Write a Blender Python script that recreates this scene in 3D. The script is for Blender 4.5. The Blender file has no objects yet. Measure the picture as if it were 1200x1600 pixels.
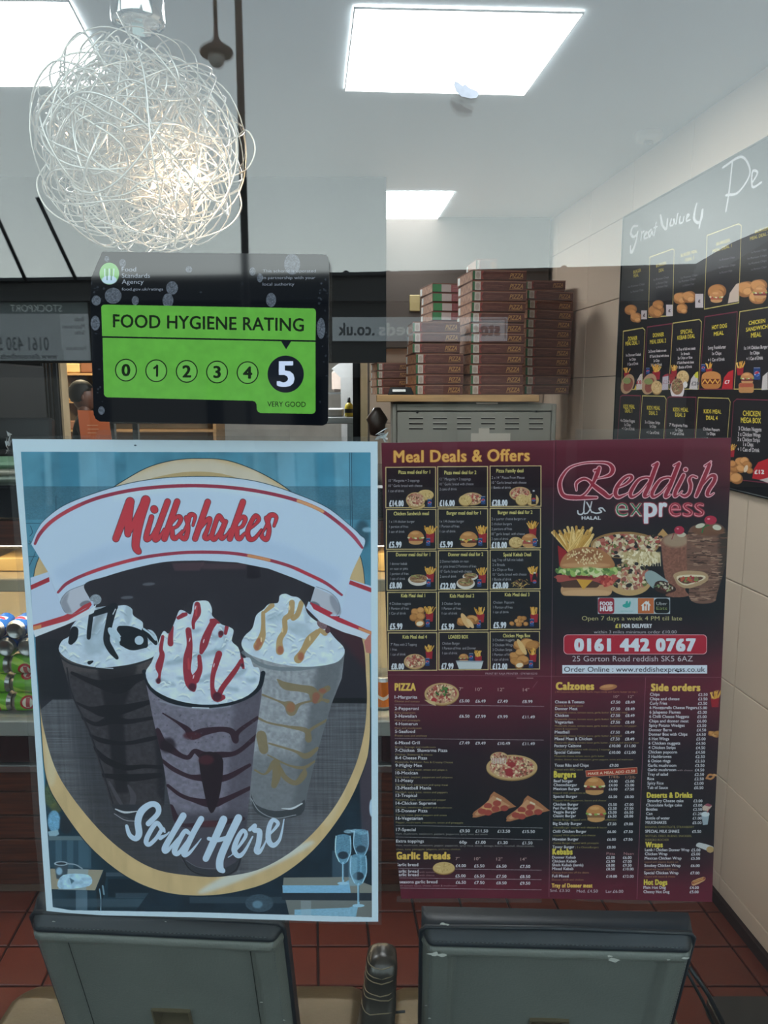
import bpy, bmesh, math, random
import numpy as np
from mathutils import Vector, Matrix
random.seed(7)
SC = bpy.context.scene; COL = SC.collection
# ---------------------------------------------------------------- camera (stands on the pavement, looking a little down through the shop window)
F_, PIT, HC, DC = 1200.0, math.radians(9), 1.72, .9
cd = bpy.data.cameras.new('camera'); cam = bpy.data.objects.new('camera', cd); COL.objects.link(cam)
cam.location = (0, -DC, HC); cam.rotation_euler = (math.radians(81), 0, 0)
cd.sensor_fit = 'VERTICAL'; cd.sensor_height = 32; cd.lens = 32*F_/1600; cd.clip_start = .02; cd.clip_end = 200
SC.camera = cam
# ---------------------------------------------------------------- sky: bright overcast
W_ = bpy.data.worlds.new('overcast_sky'); SC.world = W_; W_.use_nodes = True
nt = W_.node_tree; nt.nodes.clear()
_o = nt.nodes.new('ShaderNodeOutputWorld'); _b = nt.nodes.new('ShaderNodeBackground'); _tc = nt.nodes.new('ShaderNodeTexCoord'); _sx = nt.nodes.new('ShaderNodeSeparateXYZ'); _r = nt.nodes.new('ShaderNodeValToRGB'); _n = nt.nodes.new('ShaderNodeTexNoise'); _m = nt.nodes.new('ShaderNodeMix')
_r.color_ramp.elements[0].position = .10; _r.color_ramp.elements[0].color = (.88, .97, .95, 1); _r.color_ramp.elements[1].position = .8; _r.color_ramp.elements[1].color = (.30, .37, .43, 1)
_e = _r.color_ramp.elements.new(.42); _e.color = (.45, .54, .60, 1)
_n.inputs['Scale'].default_value = 2.2; _n.inputs['Detail'].default_value = 5
_m.data_type = 'RGBA'; _m.blend_type = 'MULTIPLY'; _m.inputs[0].default_value = .35
nt.links.new(_tc.outputs['Generated'], _sx.inputs[0]); nt.links.new(_sx.outputs['Z'], _r.inputs[0]); nt.links.new(_tc.outputs['Generated'], _n.inputs[0])
nt.links.new(_r.outputs[0], _m.inputs[6]); nt.links.new(_n.outputs[0], _m.inputs[7]); nt.links.new(_m.outputs[2], _b.inputs[0]); nt.links.new(_b.outputs[0], _o.inputs[0])
_b.inputs[1].default_value = 4.8
PANEL_GLOW = 15.0        # the shop's ceiling LED panels
SC.view_settings.view_transform = 'Standard'; SC.view_settings.look = 'None'; SC.view_settings.gamma = 1; SC.view_settings.exposure = 0.0; SC.view_settings.use_curve_mapping = False
SC.cycles.use_denoising = True; SC.cycles.max_bounces = 10; SC.cycles.transparent_max_bounces = 24; SC.cycles.sample_clamp_indirect = 8; SC.cycles.caustics_reflective = False; SC.cycles.caustics_refractive = False; SC.cycles.blur_glossy = .5
# ---------------------------------------------------------------- survey: photograph pixel -> point on a plane of the place
def ray(px, py):
    u = (np.asarray(px, float)-600)/F_; v = (800-np.asarray(py, float))/F_
    return u, math.cos(PIT)+v*math.sin(PIT), -math.sin(PIT)+v*math.cos(PIT)
def onY(px, py, y=0.):
    a, b, c = ray(px, py); t = (y+DC)/b; return Vector((float(a*t), y, float(HC+c*t)))
def onZ(px, py, z=0.):
    a, b, c = ray(px, py); t = (z-HC)/c; return Vector((float(a*t), float(-DC+b*t), z))
KW, AW = .0933, 1.35    # the side wall runs slightly askew to the window
def wall_x(y, off=0.): return AW-off-KW*(y+DC)
def onW(px, py):
    a, b, c = ray(px, py); t = AW/(a+KW*b); return Vector((float(a*t), float(-DC+b*t), float(HC+c*t)))
def atX(px, y): return float((px-600)/F_*(y+DC)*.985)    # x of pixel column px at depth y, near eye level
mp_win = lambda px, py: (lambda r: (r[0]*DC/r[1], HC+r[2]*DC/r[1]))(ray(px, py))
mp_wall = lambda px, py: (lambda r: (DC-r[1]*AW/(r[0]+KW*r[1]), HC+r[2]*AW/(r[0]+KW*r[1])))(ray(px, py))
# ---------------------------------------------------------------- printing press: flat prints are drawn here as procedural images
def hexc(c):
    if isinstance(c, str):
        c = c.lstrip('#'); return np.array([int(c[i:i+2], 16)/255 for i in (0, 2, 4)], np.float32)
    return np.array(c, np.float32)/255.0
def spline(pts, n=8, closed=False):
    """Catmull-Rom through rows of any width."""
    P_ = np.array(pts, float)
    if closed: Q = np.vstack([P_[-1], P_, P_[0], P_[1]])
    else: Q = np.vstack([2*P_[0]-P_[1], P_, 2*P_[-1]-P_[-2]])
    out = []
    t = np.linspace(0, 1, n, endpoint=False)[:, None]
    for i in range(len(Q)-3):
        a, b, c, d = Q[i:i+4]
        out.append(.5*((2*b)+(c-a)*t+(2*a-5*b+4*c-d)*t**2+(3*b-a-3*c+d)*t**3))
    if not closed: out.append(P_[-1][None])
    return np.vstack(out)
def _raster(E, h, w, ss=3):
    """signed coverage of directed edges E[n,4]=(x0,y0,x1,y1) on an h x w grid"""
    acc = np.zeros((h, w+2), np.float64)
    x0, y0, x1, y1 = E.T
    s = np.sign(y1-y0); k = s != 0
    x0, y0, x1, y1, s = x0[k], y0[k], x1[k], y1[k], s[k]
    if not len(x0): return acc[:, :w].astype(np.float32)
    lo, hi = np.minimum(y0, y1)*ss, np.maximum(y0, y1)*ss
    a = np.clip(np.ceil(lo-.5), 0, h*ss).astype(int); b = np.clip(np.ceil(hi-.5), 0, h*ss).astype(int)
    n = b-a; k = n > 0
    x0, y0, x1, y1, s, a, n = x0[k], y0[k], x1[k], y1[k], s[k], a[k], n[k]
    if not len(n): return acc[:, :w].astype(np.float32)
    idx = np.repeat(np.arange(len(n)), n)
    row = np.arange(n.sum())-np.repeat(np.cumsum(n)-n, n)+a[idx]
    yy = (row+.5)/ss
    xx = x0[idx]+(x1-x0)[idx]*(yy-y0[idx])/(y1-y0)[idx]
    xx = np.clip(xx, 0, w); i = np.floor(xx).astype(int); f = xx-i
    r = row//ss; sg = s[idx]/ss
    flat = acc.ravel()
    flat += np.bincount(r*(w+2)+i, sg*(1-f), minlength=flat.size)
    flat += np.bincount(r*(w+2)+i+1, sg*f, minlength=flat.size)
    return np.cumsum(acc, 1)[:, :w].astype(np.float32)
def _box(a, r, ax):
    n = 2*r+1; a = np.moveaxis(a, ax, 0)
    p = np.concatenate([np.repeat(a[:1], r+1, 0), a, np.repeat(a[-1:], r, 0)])
    c = np.cumsum(p, 0, dtype=np.float64)
    return np.moveaxis(((c[n:]-c[:-n])/n).astype(np.float32), 0, ax)
def blur(a, r):
    r = int(round(r))
    if r < 1: return a
    for _ in range(2): a = _box(_box(a, r, 0), r, 1)
    return a
_nz = {}
def noise(h, w, sx, sy=None, seed=0, oct=3):
    """value noise 0..1, feature size sx, sy in canvas pixels"""
    sy = sy or sx; key = (h, w, sx, sy, seed, oct)
    if key in _nz: return _nz[key]
    out = np.zeros((h, w), np.float32); amp = tot = 0; amp = 1.
    rg = np.random.RandomState(seed)
    for o in range(oct):
        gx, gy = max(2, int(w/sx)+2), max(2, int(h/sy)+2)
        g = rg.rand(gy+1, gx+1).astype(np.float32)
        X = np.linspace(0, gx-1.001, w); Y = np.linspace(0, gy-1.001, h)
        xi, yi = X.astype(int), Y.astype(int); fx, fy = X-xi, Y-yi
        fx = fx*fx*(3-2*fx); fy = (fy*fy*(3-2*fy))[:, None]
        a = g[yi][:, xi]*(1-fx)+g[yi][:, xi+1]*fx; b = g[yi+1][:, xi]*(1-fx)+g[yi+1][:, xi+1]*fx
        out += amp*(a*(1-fy)+b*fy); tot += amp; amp *= .5; sx = max(1, sx/2); sy = max(1, sy/2)
    out /= tot; _nz[key] = out
    return out
class Font:
    def __init__(s, path=None, offset=0., extra='', bold=0., base=None):
        s.bold = bold
        if base is not None:
            s.g, s.adv, s.space, s.cap = base.g, base.adv, base.space, base.cap; return
        s.g = {}; s.adv = {}
        vf = None
        if path:
            try: vf = bpy.data.fonts.load(path)
            except Exception: vf = None
        chars = ''.join(chr(c) for c in range(33, 127))+'£'+extra
        obs = []
        def mk(body):
            c = bpy.data.curves.new('glyph', 'FONT'); c.body = body; c.resolution_u = 3; c.offset = offset
            if vf: c.font = vf
            o = bpy.data.objects.new('glyph', c); bpy.context.scene.collection.objects.link(o); return o
        ref = mk('|||'); ref2 = mk('||'); pairs = [(ch, mk(ch), mk('|'+ch+'|')) for ch in chars]; sp = mk('| |')
        bpy.context.view_layer.update(); dg = bpy.context.evaluated_depsgraph_get()
        wid = lambda o: (max(v[0] for v in o.evaluated_get(dg).bound_box)-min(v[0] for v in o.evaluated_get(dg).bound_box))
        bar = wid(ref)-wid(ref2); w2 = wid(ref2)
        s.space = wid(sp)-w2
        for ch, o, o2 in pairs:
            m = bpy.data.meshes.new_from_object(o.evaluated_get(dg)); m.calc_loop_triangles()
            v = np.array([q.co[:2] for q in m.vertices], float).reshape(-1, 2)
            t = np.array([q.vertices[:] for q in m.loop_triangles], int).reshape(-1, 3)
            T = v[t] if len(t) else np.zeros((0, 3, 2))
            ar = np.cross(T[:, 1]-T[:, 0], T[:, 2]-T[:, 0]) if len(t) else np.zeros(0)
            T[ar < 0] = T[ar < 0][:, ::-1]
            s.g[ch] = T; s.adv[ch] = wid(o2)-w2
            bpy.data.meshes.remove(m)
        for o in [ref, ref2, sp]+[q for p in pairs for q in p[1:]]:
            c = o.data; bpy.data.objects.remove(o); bpy.data.curves.remove(c)
        H_ = s.g['H']; s.cap = H_[:, :, 1].max()
    def tris(s, txt, track=0.):
        x = 0; out = []
        for ch in txt:
            if ch == ' ' or ch not in s.g: x += s.space+track+s.bold; continue
            for dx, dy in ([(0, 0)] if not s.bold else [(i*s.bold, j*s.bold*.5) for i in (-1, 0, 1) for j in (-1, 1)]): out.append(s.g[ch]+np.array([x+dx, dy]))
            x += s.adv[ch]+track+s.bold*1.2
        T = np.concatenate(out) if out else np.zeros((0, 3, 2))
        if len(T): T = T-np.array([T[:, :, 0].min(), 0])
        return T/s.cap
class Canvas:
    """origin/extent in plane units; mp(px,py)->plane (u,v) with v up; S pixels per unit"""
    def __init__(s, u0, u1, v0, v1, S, mp, bg):
        s.u0, s.v1, s.S, s.mp = u0, v1, S, mp
        s.w, s.h = int(round((u1-u0)*S)), int(round((v1-v0)*S))
        s.a = np.empty((s.h, s.w, 3), np.float32); s.a[:] = hexc(bg)
        s.ext = (u0, u1, v0, v1)
    def xy(s, pts):
        pts = np.asarray(pts, float); q = s.mp(pts[:, 0], pts[:, 1])
        return np.stack([(q[0]-s.u0)*s.S, (s.v1-q[1])*s.S], 1)
    def _mask(s, E, bl=0):
        pad = int(bl*2)+2
        x0 = max(0, int(E[:, [0, 2]].min())-pad); x1 = min(s.w, int(E[:, [0, 2]].max())+pad+1)
        y0 = max(0, int(E[:, [1, 3]].min())-pad); y1 = min(s.h, int(E[:, [1, 3]].max())+pad+1)
        if x1 <= x0 or y1 <= y0: return None
        m = np.clip(np.abs(_raster(E-np.array([x0, y0, x0, y0]), y1-y0, x1-x0)), 0, 1)
        if bl: m = blur(m, bl)
        return m, y0, y1, x0, x1
    def put(s, M, col, alpha=1., clip=None, tex=None):
        if M is None: return
        m, y0, y1, x0, x1 = M
        m = (m*alpha)
        if clip is not None: m = m*clip[y0:y1, x0:x1]
        if callable(col): c = col(y0, y1, x0, x1)
        else: c = hexc(col)
        if tex is not None: c = np.clip(c*tex[y0:y1, x0:x1, None], 0, 1)
        s.a[y0:y1, x0:x1] += (c-s.a[y0:y1, x0:x1])*m[..., None]
    def poly(s, pts, col, smooth=0, bl=0, alpha=1., clip=None, tex=None):
        if smooth: pts = spline(pts, smooth, True)
        q = s.xy(pts); E = np.hstack([q, np.roll(q, -1, 0)])
        M = s._mask(E, bl); s.put(M, col, alpha, clip, tex); return M
    def full(s, M):
        f = np.zeros((s.h, s.w), np.float32)
        if M is not None: f[M[1]:M[2], M[3]:M[4]] = M[0]
        return f
    def rect(s, x0, y0, x1, y1, col, **k): return s.poly([(x0, y0), (x1, y0), (x1, y1), (x0, y1)], col, **k)
    def rrect(s, x0, y0, x1, y1, r, col, skew=0, **k):
        pts = []
        for cx, cy, a0 in ((x1-r, y0+r, -90), (x1-r, y1-r, 0), (x0+r, y1-r, 90), (x0+r, y0+r, 180)):
            for t in range(0, 91, 15): pts.append((cx+r*math.cos(math.radians(a0+t)), cy+r*math.sin(math.radians(a0+t))+skew*(cx-x0)))
        return s.poly(pts, col, **k)
    def ell(s, cx, cy, rx, ry, col, rot=0, **k):
        t = np.linspace(0, 2*math.pi, 40, endpoint=False); c, d = math.cos(math.radians(rot)), math.sin(math.radians(rot))
        x, y = rx*np.cos(t), ry*np.sin(t)
        return s.poly(np.stack([cx+x*c-y*d, cy+x*d+y*c], 1), col, **k)
    def stroke(s, pts, wd, col, smooth=6, closed=False, bl=0, alpha=1., clip=None, tex=None):
        """pts rows (x,y) or (x,y,width); round caps, width in photo pixels"""
        P_ = np.array(pts, float)
        if P_.shape[1] == 2: P_ = np.hstack([P_, np.full((len(P_), 1), wd)])
        else: P_[:, 2] *= wd
        if smooth and len(P_) > 2: P_ = spline(P_, smooth, closed)
        elif closed: P_ = np.vstack([P_, P_[:1]])
        q = s.xy(P_[:, :2])
        e = s.xy(P_[:, :2]+np.array([1, 0])); f = s.xy(P_[:, :2]+np.array([0, 1]))
        sx = np.abs(e-q).max(1); sy = np.abs(f-q).max(1)
        r = np.maximum(P_[:, 2]/2, .05)
        tt = np.linspace(0, 2*math.pi, 12, endpoint=False)
        X = q[:, 0:1]+(r*sx)[:, None]*np.cos(tt); Y = q[:, 1:2]+(r*sy)[:, None]*np.sin(tt)
        E = [np.stack([X.ravel(), Y.ravel(), np.roll(X, -1, 1).ravel(), np.roll(Y, -1, 1).ravel()], 1)]
        d = np.diff(q, axis=0); L = np.hypot(d[:, 0], d[:, 1])+1e-9; nx, ny = -d[:, 1]/L, d[:, 0]/L
        sc = (sx+sy)/2
        w0, w1 = (r*sc)[:-1], (r*sc)[1:]
        A = np.stack([q[:-1, 0]+nx*w0, q[:-1, 1]+ny*w0], 1); B = np.stack([q[1:, 0]+nx*w1, q[1:, 1]+ny*w1], 1)
        C_ = np.stack([q[1:, 0]-nx*w1, q[1:, 1]-ny*w1], 1); D_ = np.stack([q[:-1, 0]-nx*w0, q[:-1, 1]-ny*w0], 1)
        for a, b in ((A, D_), (D_, C_), (C_, B), (B, A)): E.append(np.hstack([a, b]))
        E = np.vstack(E)
        M = s._mask(E, bl); s.put(M, col, alpha, clip, tex); return M
    def text(s, font, txt, x, y, cap, col, w=None, slope=0., align='l', italic=0., outline=None, ow=1., rise=None, bl=0, alpha=1., track=0., clip=None, hscale=None):
        """baseline start (x,y) in photo px, cap height px, optional width px; slope = dy/dx"""
        T = font.tris(txt, track)
        if not len(T): return
        wd = T[:, :, 0].max(); sx = (w/wd) if w else cap*(hscale or 1.)
        X = T[:, :, 0]*sx; Y = T[:, :, 1]*cap
        if align == 'c': X = X-wd*sx/2
        if align == 'r': X = X-wd*sx
        X = X+Y*italic
        px = x+X; py = y-Y+slope*X
        q = s.xy(np.stack([px.ravel(), py.ravel()], 1)).reshape(-1, 3, 2)
        E = np.concatenate([np.hstack([q[:, i], q[:, (i+1) % 3]]) for i in range(3)])
        if outline is not None:
            M = s._mask(E, 0)
            if M is None: return
            f = s.full(M); r = ow*s.S*abs(s.mp(np.array([x+1.]), np.array([y*1.]))[0][0]-s.mp(np.array([x*1.]), np.array([y*1.]))[0][0])
            d = np.clip(blur(f, max(1, r*.6))*3.2, 0, 1)
            s.put((d, 0, s.h, 0, s.w), outline, alpha)
        M = s._mask(E, bl); s.put(M, col, alpha, clip); return M
    def image(s, name, gain=(1, 1, 1)):
        """to a packed Blender image; gain turns the colours seen under the scene's light into surface colours"""
        lin = np.where(s.a <= .04045, s.a/12.92, ((s.a+.055)/1.055)**2.4)*np.array(gain, np.float32)
        lin = np.clip(lin, 0, 1)
        o = np.where(lin <= .0031308, lin*12.92, 1.055*lin**(1/2.4)-.055)
        im = bpy.data.images.new(name, s.w, s.h, alpha=False)
        rgba = np.ones((s.h, s.w, 4), np.float32); rgba[..., :3] = o[::-1]
        im.pixels.foreach_set(rgba.ravel()); im.update(); im.pack(); return im
FR = Font(); FT = Font(offset=-.018)
FM, FC, FB, FI, FS = (Font(bold=b, base=FR) for b in (.014, .02, .03, .07, .045))
# ---------------------------------------------------------------- print: milkshake poster
def paint_milkshake(mp, ext, S):
    c = Canvas(*ext, S, mp, '#c4d8ea'); h, w = c.h, c.w
    rg = np.random.RandomState(4)
    pic = [(32, 706), (579, 707), (581, 1434), (520, 1432), (300, 1426), (110, 1423), (82, 1418)]
    nz = noise(h, w, 60, 60, 1, 4); fine = .5+.5*(noise(h, w, 4, 2, 2, 2)-.5); grain = noise(h, w, 2, 2, 3, 1)
    # teal street-cafe picture behind the badge
    C0 = c.full(c.poly(pic, '#4c879c', tex=.8+.4*nz))
    for x0, x1, col, al in ((32, 62, '#5a93a5', .5), (68, 78, '#8fbccb', .5), (92, 122, '#3f7d94', .7), (122, 150, '#8ab7c8', .55), (150, 178, '#78a9bd', .6), (196, 240, '#5d97ad', .5), (395, 430, '#6fa4b6', .5), (432, 460, '#9cc5d6', .45), (462, 490, '#79b0c4', .5), (495, 520, '#3f88a3', .6), (522, 548, '#7db4c8', .45), (552, 579, '#4d93ad', .5)):
        c.poly([(x0, 706), (x1, 706), (x1+4, 790), (x0+4, 790)], col, alpha=al, bl=3, clip=C0)
        c.poly([(x0+2, 780), (x1+2, 780), (x1+10, 940), (x0+10, 940)], col, alpha=al*.5, bl=3, clip=C0)
    c.rect(30, 760, 582, 812, '#2f4a55', alpha=.42, clip=C0, tex=.4+1.2*fine)
    c.rect(30, 812, 582, 960, '#3a6a7c', alpha=.25, clip=C0, tex=.6+.8*fine)
    for pts in ([(40, 818), (62, 818)], [(44, 850), (56, 850)], [(44, 870), (56, 870)], [(87, 775), (87, 800)], [(46, 838), (50, 832), (47, 822)], [(45, 885), (55, 860), (45, 845)]): c.stroke(pts, 1., '#1e3f4d', clip=C0, alpha=.8)
    for x in (548, 551): c.stroke([(x-2, 706), (x, 860)], 1.2, '#1c4355', clip=C0, alpha=.8)
    c.ell(566, 835, 12, 22, '#20333c', alpha=.6, bl=5, clip=C0); c.ell(574, 828, 8, 4, '#9cc7dc', alpha=.7, bl=2, clip=C0)
    # bottom left: cafe table
    c.poly([(70, 1200), (200, 1300), (330, 1440), (70, 1440)], '#1d3440', clip=C0, tex=.8+.4*nz)
    c.ell(80, 1243, 12, 20, '#4a5a40', bl=4, clip=C0, tex=.5+fine); c.ell(88, 1262, 10, 8, '#6b6a3a', bl=3, clip=C0, alpha=.6)
    c.ell(84, 1284, 10, 17, '#6ea3c0', bl=2, clip=C0, tex=.7+.6*fine); c.ell(103, 1288, 10, 16, '#242c33', bl=3, clip=C0)
    c.poly([(74, 1300), (90, 1297), (92, 1304), (78, 1314)], '#8fb0bb', bl=1, clip=C0)
    c.rect(75, 1307, 140, 1314, '#5b6f74', clip=C0, bl=1); c.rect(75, 1314, 138, 1356, '#2b4654', clip=C0)
    for x in (86, 104, 122, 132): c.rect(x, 1314, x+10, 1358, '#4c6a78', alpha=.6, clip=C0, bl=1)
    c.poly([(78, 1358), (161, 1360), (148, 1392), (80, 1390)], '#98917c', clip=C0); c.poly([(98, 1358), (138, 1359), (134, 1392), (90, 1391)], '#8fa8b4', alpha=.6, clip=C0)
    c.poly([(84, 1350), (106, 1350), (104, 1374), (88, 1374)], '#3d4c55', clip=C0, bl=1); c.ell(95, 1350, 11, 3.5, '#9db0b8', clip=C0); c.ell(95, 1350, 8, 2, '#2b3740', clip=C0); c.ell(92, 1362, 5, 6, '#8eb2c6', bl=2, clip=C0)
    c.stroke([(104, 1350), (118, 1352), (128, 1358)], 2, '#8a9ba3', clip=C0)
    c.poly([(98, 1368), (138, 1368), (139, 1385), (92, 1389)], '#a6cade', smooth=4, clip=C0, tex=.85+.3*noise(h, w, 14, 14, 7, 2)); c.poly([(108, 1372), (116, 1377), (111, 1382)], '#4a6c7d', bl=1, clip=C0)
    c.poly([(150, 1392), (162, 1362), (166, 1364), (158, 1424), (152, 1424)], '#1a252c', clip=C0); c.stroke([(155, 1390), (157, 1404), (157, 1424)], 1.6, '#7da0b0', clip=C0); c.stroke([(160, 1385), (162, 1398)], 2.5, '#6c8a97', clip=C0)
    c.rect(80, 1405, 330, 1418, '#4a5c66', alpha=.6, bl=2, clip=C0); c.rect(118, 1392, 136, 1425, '#7d97a5', alpha=.5, clip=C0)
    c.rect(165, 1364, 230, 1370, '#3e4f5a', clip=C0); c.rect(168, 1374, 330, 1402, '#16252f', clip=C0); c.rect(180, 1396, 420, 1404, '#41525d', alpha=.7, bl=1, clip=C0)
    c.rect(262, 1398, 292, 1430, '#101b24', clip=C0)
    # bottom right: laid table with wine glasses
    c.poly([(582, 1100), (582, 1440), (200, 1440), (240, 1385), (400, 1380), (500, 1310)], '#1b2a35', clip=C0, tex=.8+.4*nz)
    c.poly([(560, 1180), (582, 1170), (582, 1330), (566, 1330)], '#4b4049', alpha=.8, bl=2, clip=C0); c.ell(581, 1263, 4, 14, '#b3cddd', bl=1, clip=C0)
    c.rect(296, 1402, 500, 1412, '#35454f', alpha=.8, bl=1, clip=C0); c.ell(405, 1412, 22, 14, '#3c4e59', clip=C0, tex=.6+.8*fine); c.ell(402, 1414, 8, 6, '#6f94a6', alpha=.7, bl=2, clip=C0)
    c.rect(519, 1330, 548, 1372, '#3e5563', bl=1, alpha=.8, clip=C0)
    c.poly([(443, 1372), (545, 1371), (582, 1385), (582, 1398), (441, 1396)], '#7e8179', clip=C0); c.poly([(441, 1384), (528, 1384), (545, 1376), (548, 1396), (442, 1396)], '#7fb2cf', clip=C0, tex=.85+.3*fine)
    c.rect(440, 1396, 582, 1407, '#27303a', clip=C0); c.poly([(446, 1407), (582, 1408), (582, 1436), (452, 1432)], '#6f7470', clip=C0)
    c.poly([(460, 1422), (545, 1419), (560, 1414), (556, 1434), (460, 1432)], '#86b4c9', clip=C0, tex=.8+.35*fine); c.rect(470, 1408, 486, 1432, '#a6b8bd', alpha=.35, clip=C0)
    def wine(x, y, k, a=1.):
        c.poly([(x-11*k, y-38*k), (x+11*k, y-38*k), (x+12*k, y-14*k), (x+8*k, y), (x+2*k, y+6*k), (x-2*k, y+6*k), (x-8*k, y), (x-12*k, y-14*k)], '#6fa3bb', smooth=4, alpha=.8*a, clip=C0, tex=.6+.8*fine)
        c.stroke([(x-11*k, y-38*k), (x-12*k, y-14*k), (x-6*k, y+2*k)], 1.4*k, '#bfe3f2', clip=C0, alpha=a); c.stroke([(x+11*k, y-38*k), (x+12*k, y-14*k), (x+6*k, y+2*k)], 1.4*k, '#a4d0e4', clip=C0, alpha=a)
        c.ell(x, y-8*k, 8*k, 6*k, '#2a3a46', bl=1, clip=C0, alpha=a); c.stroke([(x, y+4*k), (x, y+34*k)], 3*k, '#94c2d6', clip=C0, alpha=a); c.stroke([(x+1, y+6*k), (x+1, y+30*k)], 1.*k, '#31424e', clip=C0, alpha=.7*a)
        c.ell(x, y+36*k, 9*k, 2.4*k, '#9cc6d8', clip=C0, alpha=a)
    for x, y in ((545, 1300), (556, 1299), (566, 1302)): c.ell(x, y, 8, 3, '#a9d3e3', clip=C0, alpha=.7, bl=1, tex=.5+fine)
    wine(564, 1335, .95, .85); wine(536, 1345, 1.0); wine(560, 1378, 1.05); c.rect(545, 1340, 558, 1385, '#86b6ca', alpha=.5, bl=2, clip=C0)
    # golden disc
    disc = [(155, 775), (190, 752), (230, 730), (270, 719), (310, 716), (355, 719), (400, 735), (440, 757), (470, 780), (500, 800), (560, 860), (573, 950), (578, 1020), (579, 1100), (578, 1160), (570, 1200), (540, 1265), (490, 1330), (430, 1375), (370, 1395), (310, 1401), (250, 1394), (195, 1370), (140, 1325), (95, 1265), (72, 1220), (64, 1150), (55, 1000), (50, 930), (60, 870), (110, 800)]
    c.poly(disc, '#1c2c36', smooth=6, clip=C0); M = c.poly([(x+(.9 if x < 300 else -.9), y+(.9 if y < 1000 else -.9)) for x, y in disc], '#ccb07f', smooth=6, clip=C0, tex=.93+.1*noise(h, w, 20, 80, 9, 2))
    Dm = c.full(M)*C0
    c.ell(400, 1356, 100, 9, '#cdd8d5', rot=-24, bl=6, alpha=.75, clip=Dm); c.ell(535, 1185, 18, 110, '#d9c9a2', rot=14, bl=6, alpha=.5, clip=Dm); c.ell(80, 1160, 10, 70, '#d6cba8', bl=5, alpha=.6, clip=Dm)
    c.poly([(150, 790), (200, 745), (270, 720), (330, 718), (400, 735), (470, 785), (300, 760)], '#d0cfc8', alpha=.6, bl=8, clip=Dm)
    c.poly([(222, 752), (260, 742), (300, 737), (345, 740), (382, 752), (340, 749), (300, 747), (262, 748)], '#b79f71', smooth=3, clip=Dm)
    # dark photo inside the disc
    inner = [(130, 905), (200, 885), (260, 870), (320, 865), (380, 875), (440, 890), (490, 910), (540, 950), (566, 1000), (572, 1060), (573, 1100), (568, 1150), (552, 1205), (520, 1265), (470, 1320), (410, 1357), (350, 1370), (300, 1369), (240, 1358), (185, 1325), (135, 1275), (90, 1210), (68, 1140), (60, 1080), (55, 1000), (60, 960), (80, 920)]
    Im = c.full(c.poly(inner, '#23262e', smooth=6))
    c.put((Im, 0, h, 0, w), '#30262c', alpha=.5*1, clip=(np.linspace(1.4, -.4, h)[:, None]*np.ones((1, w))).clip(0, 1).astype(np.float32)*Im)
    c.poly([(455, 940), (582, 980), (582, 1060), (540, 1010), (500, 970)], '#47222a', bl=10, alpha=.7, clip=Im)
    c.poly([(268, 880), (320, 878), (312, 892), (272, 892)], '#5d4148', bl=2, alpha=.6, clip=Im); c.rect(315, 880, 385, 890, '#5d4148', bl=3, alpha=.5, clip=Im)
    for x, y in ((232, 913), (198, 934)): c.ell(x, y, 10, 2.5, '#585a60', bl=1, clip=Im, rot=-4)
    wood = [(62, 1110), (82, 1093), (110, 1093), (520, 1099), (582, 1100), (582, 1400), (62, 1400)]
    wt = .62+.5*noise(h, w, 120, 3, 11, 3)+.25*noise(h, w, 5, 160, 12, 2)*(np.arange(h)[:, None] > 0)
    c.poly(wood, '#56585c', clip=Im, tex=wt); c.rect(520, 1091, 582, 1099, '#0f1216', clip=Im)
    c.poly([(110, 1093), (300, 1093), (330, 1370), (150, 1370)], '#2a2b30', alpha=.55, bl=24, clip=Im); c.ell(470, 1330, 90, 60, '#6a6d72', alpha=.35, bl=18, clip=Im)
    c.poly([(60, 1000), (105, 1000), (108, 1093), (62, 1093)], '#1c1e24', clip=Im, bl=3)
    # back left glass (chocolate)
    def glass(P_, base, dark, seed, sauce, hi):
        G = c.full(c.poly(P_, base, smooth=0, clip=Im, tex=.82+.3*noise(h, w, 10, 10, seed, 3)))
        return G
    g1 = [(92, 1018), (246, 1022), (262, 1100), (256, 1260), (246, 1275), (212, 1283), (182, 1272), (174, 1260), (140, 1150), (112, 1090)]
    G = glass(g1, '#3b383c', 0, 21, 0, 0)
    c.rect(90, 1018, 260, 1052, '#56504f', alpha=.8, bl=6, clip=G, tex=.7+.5*fine)
    for P_ in ([(112, 1052, 5), (150, 1068, 11), (185, 1072, 26), (215, 1060, 12), (258, 1050, 5)], [(118, 1098, 3), (140, 1108, 7), (165, 1112, 20), (195, 1108, 14), (232, 1098, 7), (260, 1092, 3)], [(128, 1122, 4), (150, 1132, 7), (175, 1125, 14), (200, 1128, 8), (240, 1122, 5)], [(138, 1148, 3), (160, 1158, 8), (195, 1162, 6), (230, 1156, 7), (256, 1150, 4)], [(146, 1168, 3), (165, 1188, 10), (195, 1200, 9), (225, 1198, 6), (258, 1200, 6)], [(160, 1212, 6), (200, 1216, 12), (250, 1212, 8)]): c.stroke(P_, 1., '#1b1a1f', clip=G)
    c.poly([(150, 1040), (215, 1040), (192, 1110), (200, 1240), (180, 1240), (165, 1110)], '#1a191e', bl=4, alpha=.75, clip=G)
    for P_ in ([(170, 1222, 3), (182, 1245, 6), (192, 1262, 4)], [(200, 1228, 3), (208, 1245, 9), (205, 1262, 8)]): c.stroke(P_, 1., '#4e4c50', clip=G, alpha=.8)
    c.poly([(174, 1258), (252, 1258), (246, 1278), (212, 1284), (180, 1274)], '#2f3137', clip=G, bl=1); c.stroke([(180, 1265, 2), (195, 1270, 3.4), (216, 1268, 1)], 1., '#c3c9cc', clip=Im); c.stroke([(178, 1272), (195, 1282), (214, 1284)], 1.2, '#9a9da0', clip=Im)
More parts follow.
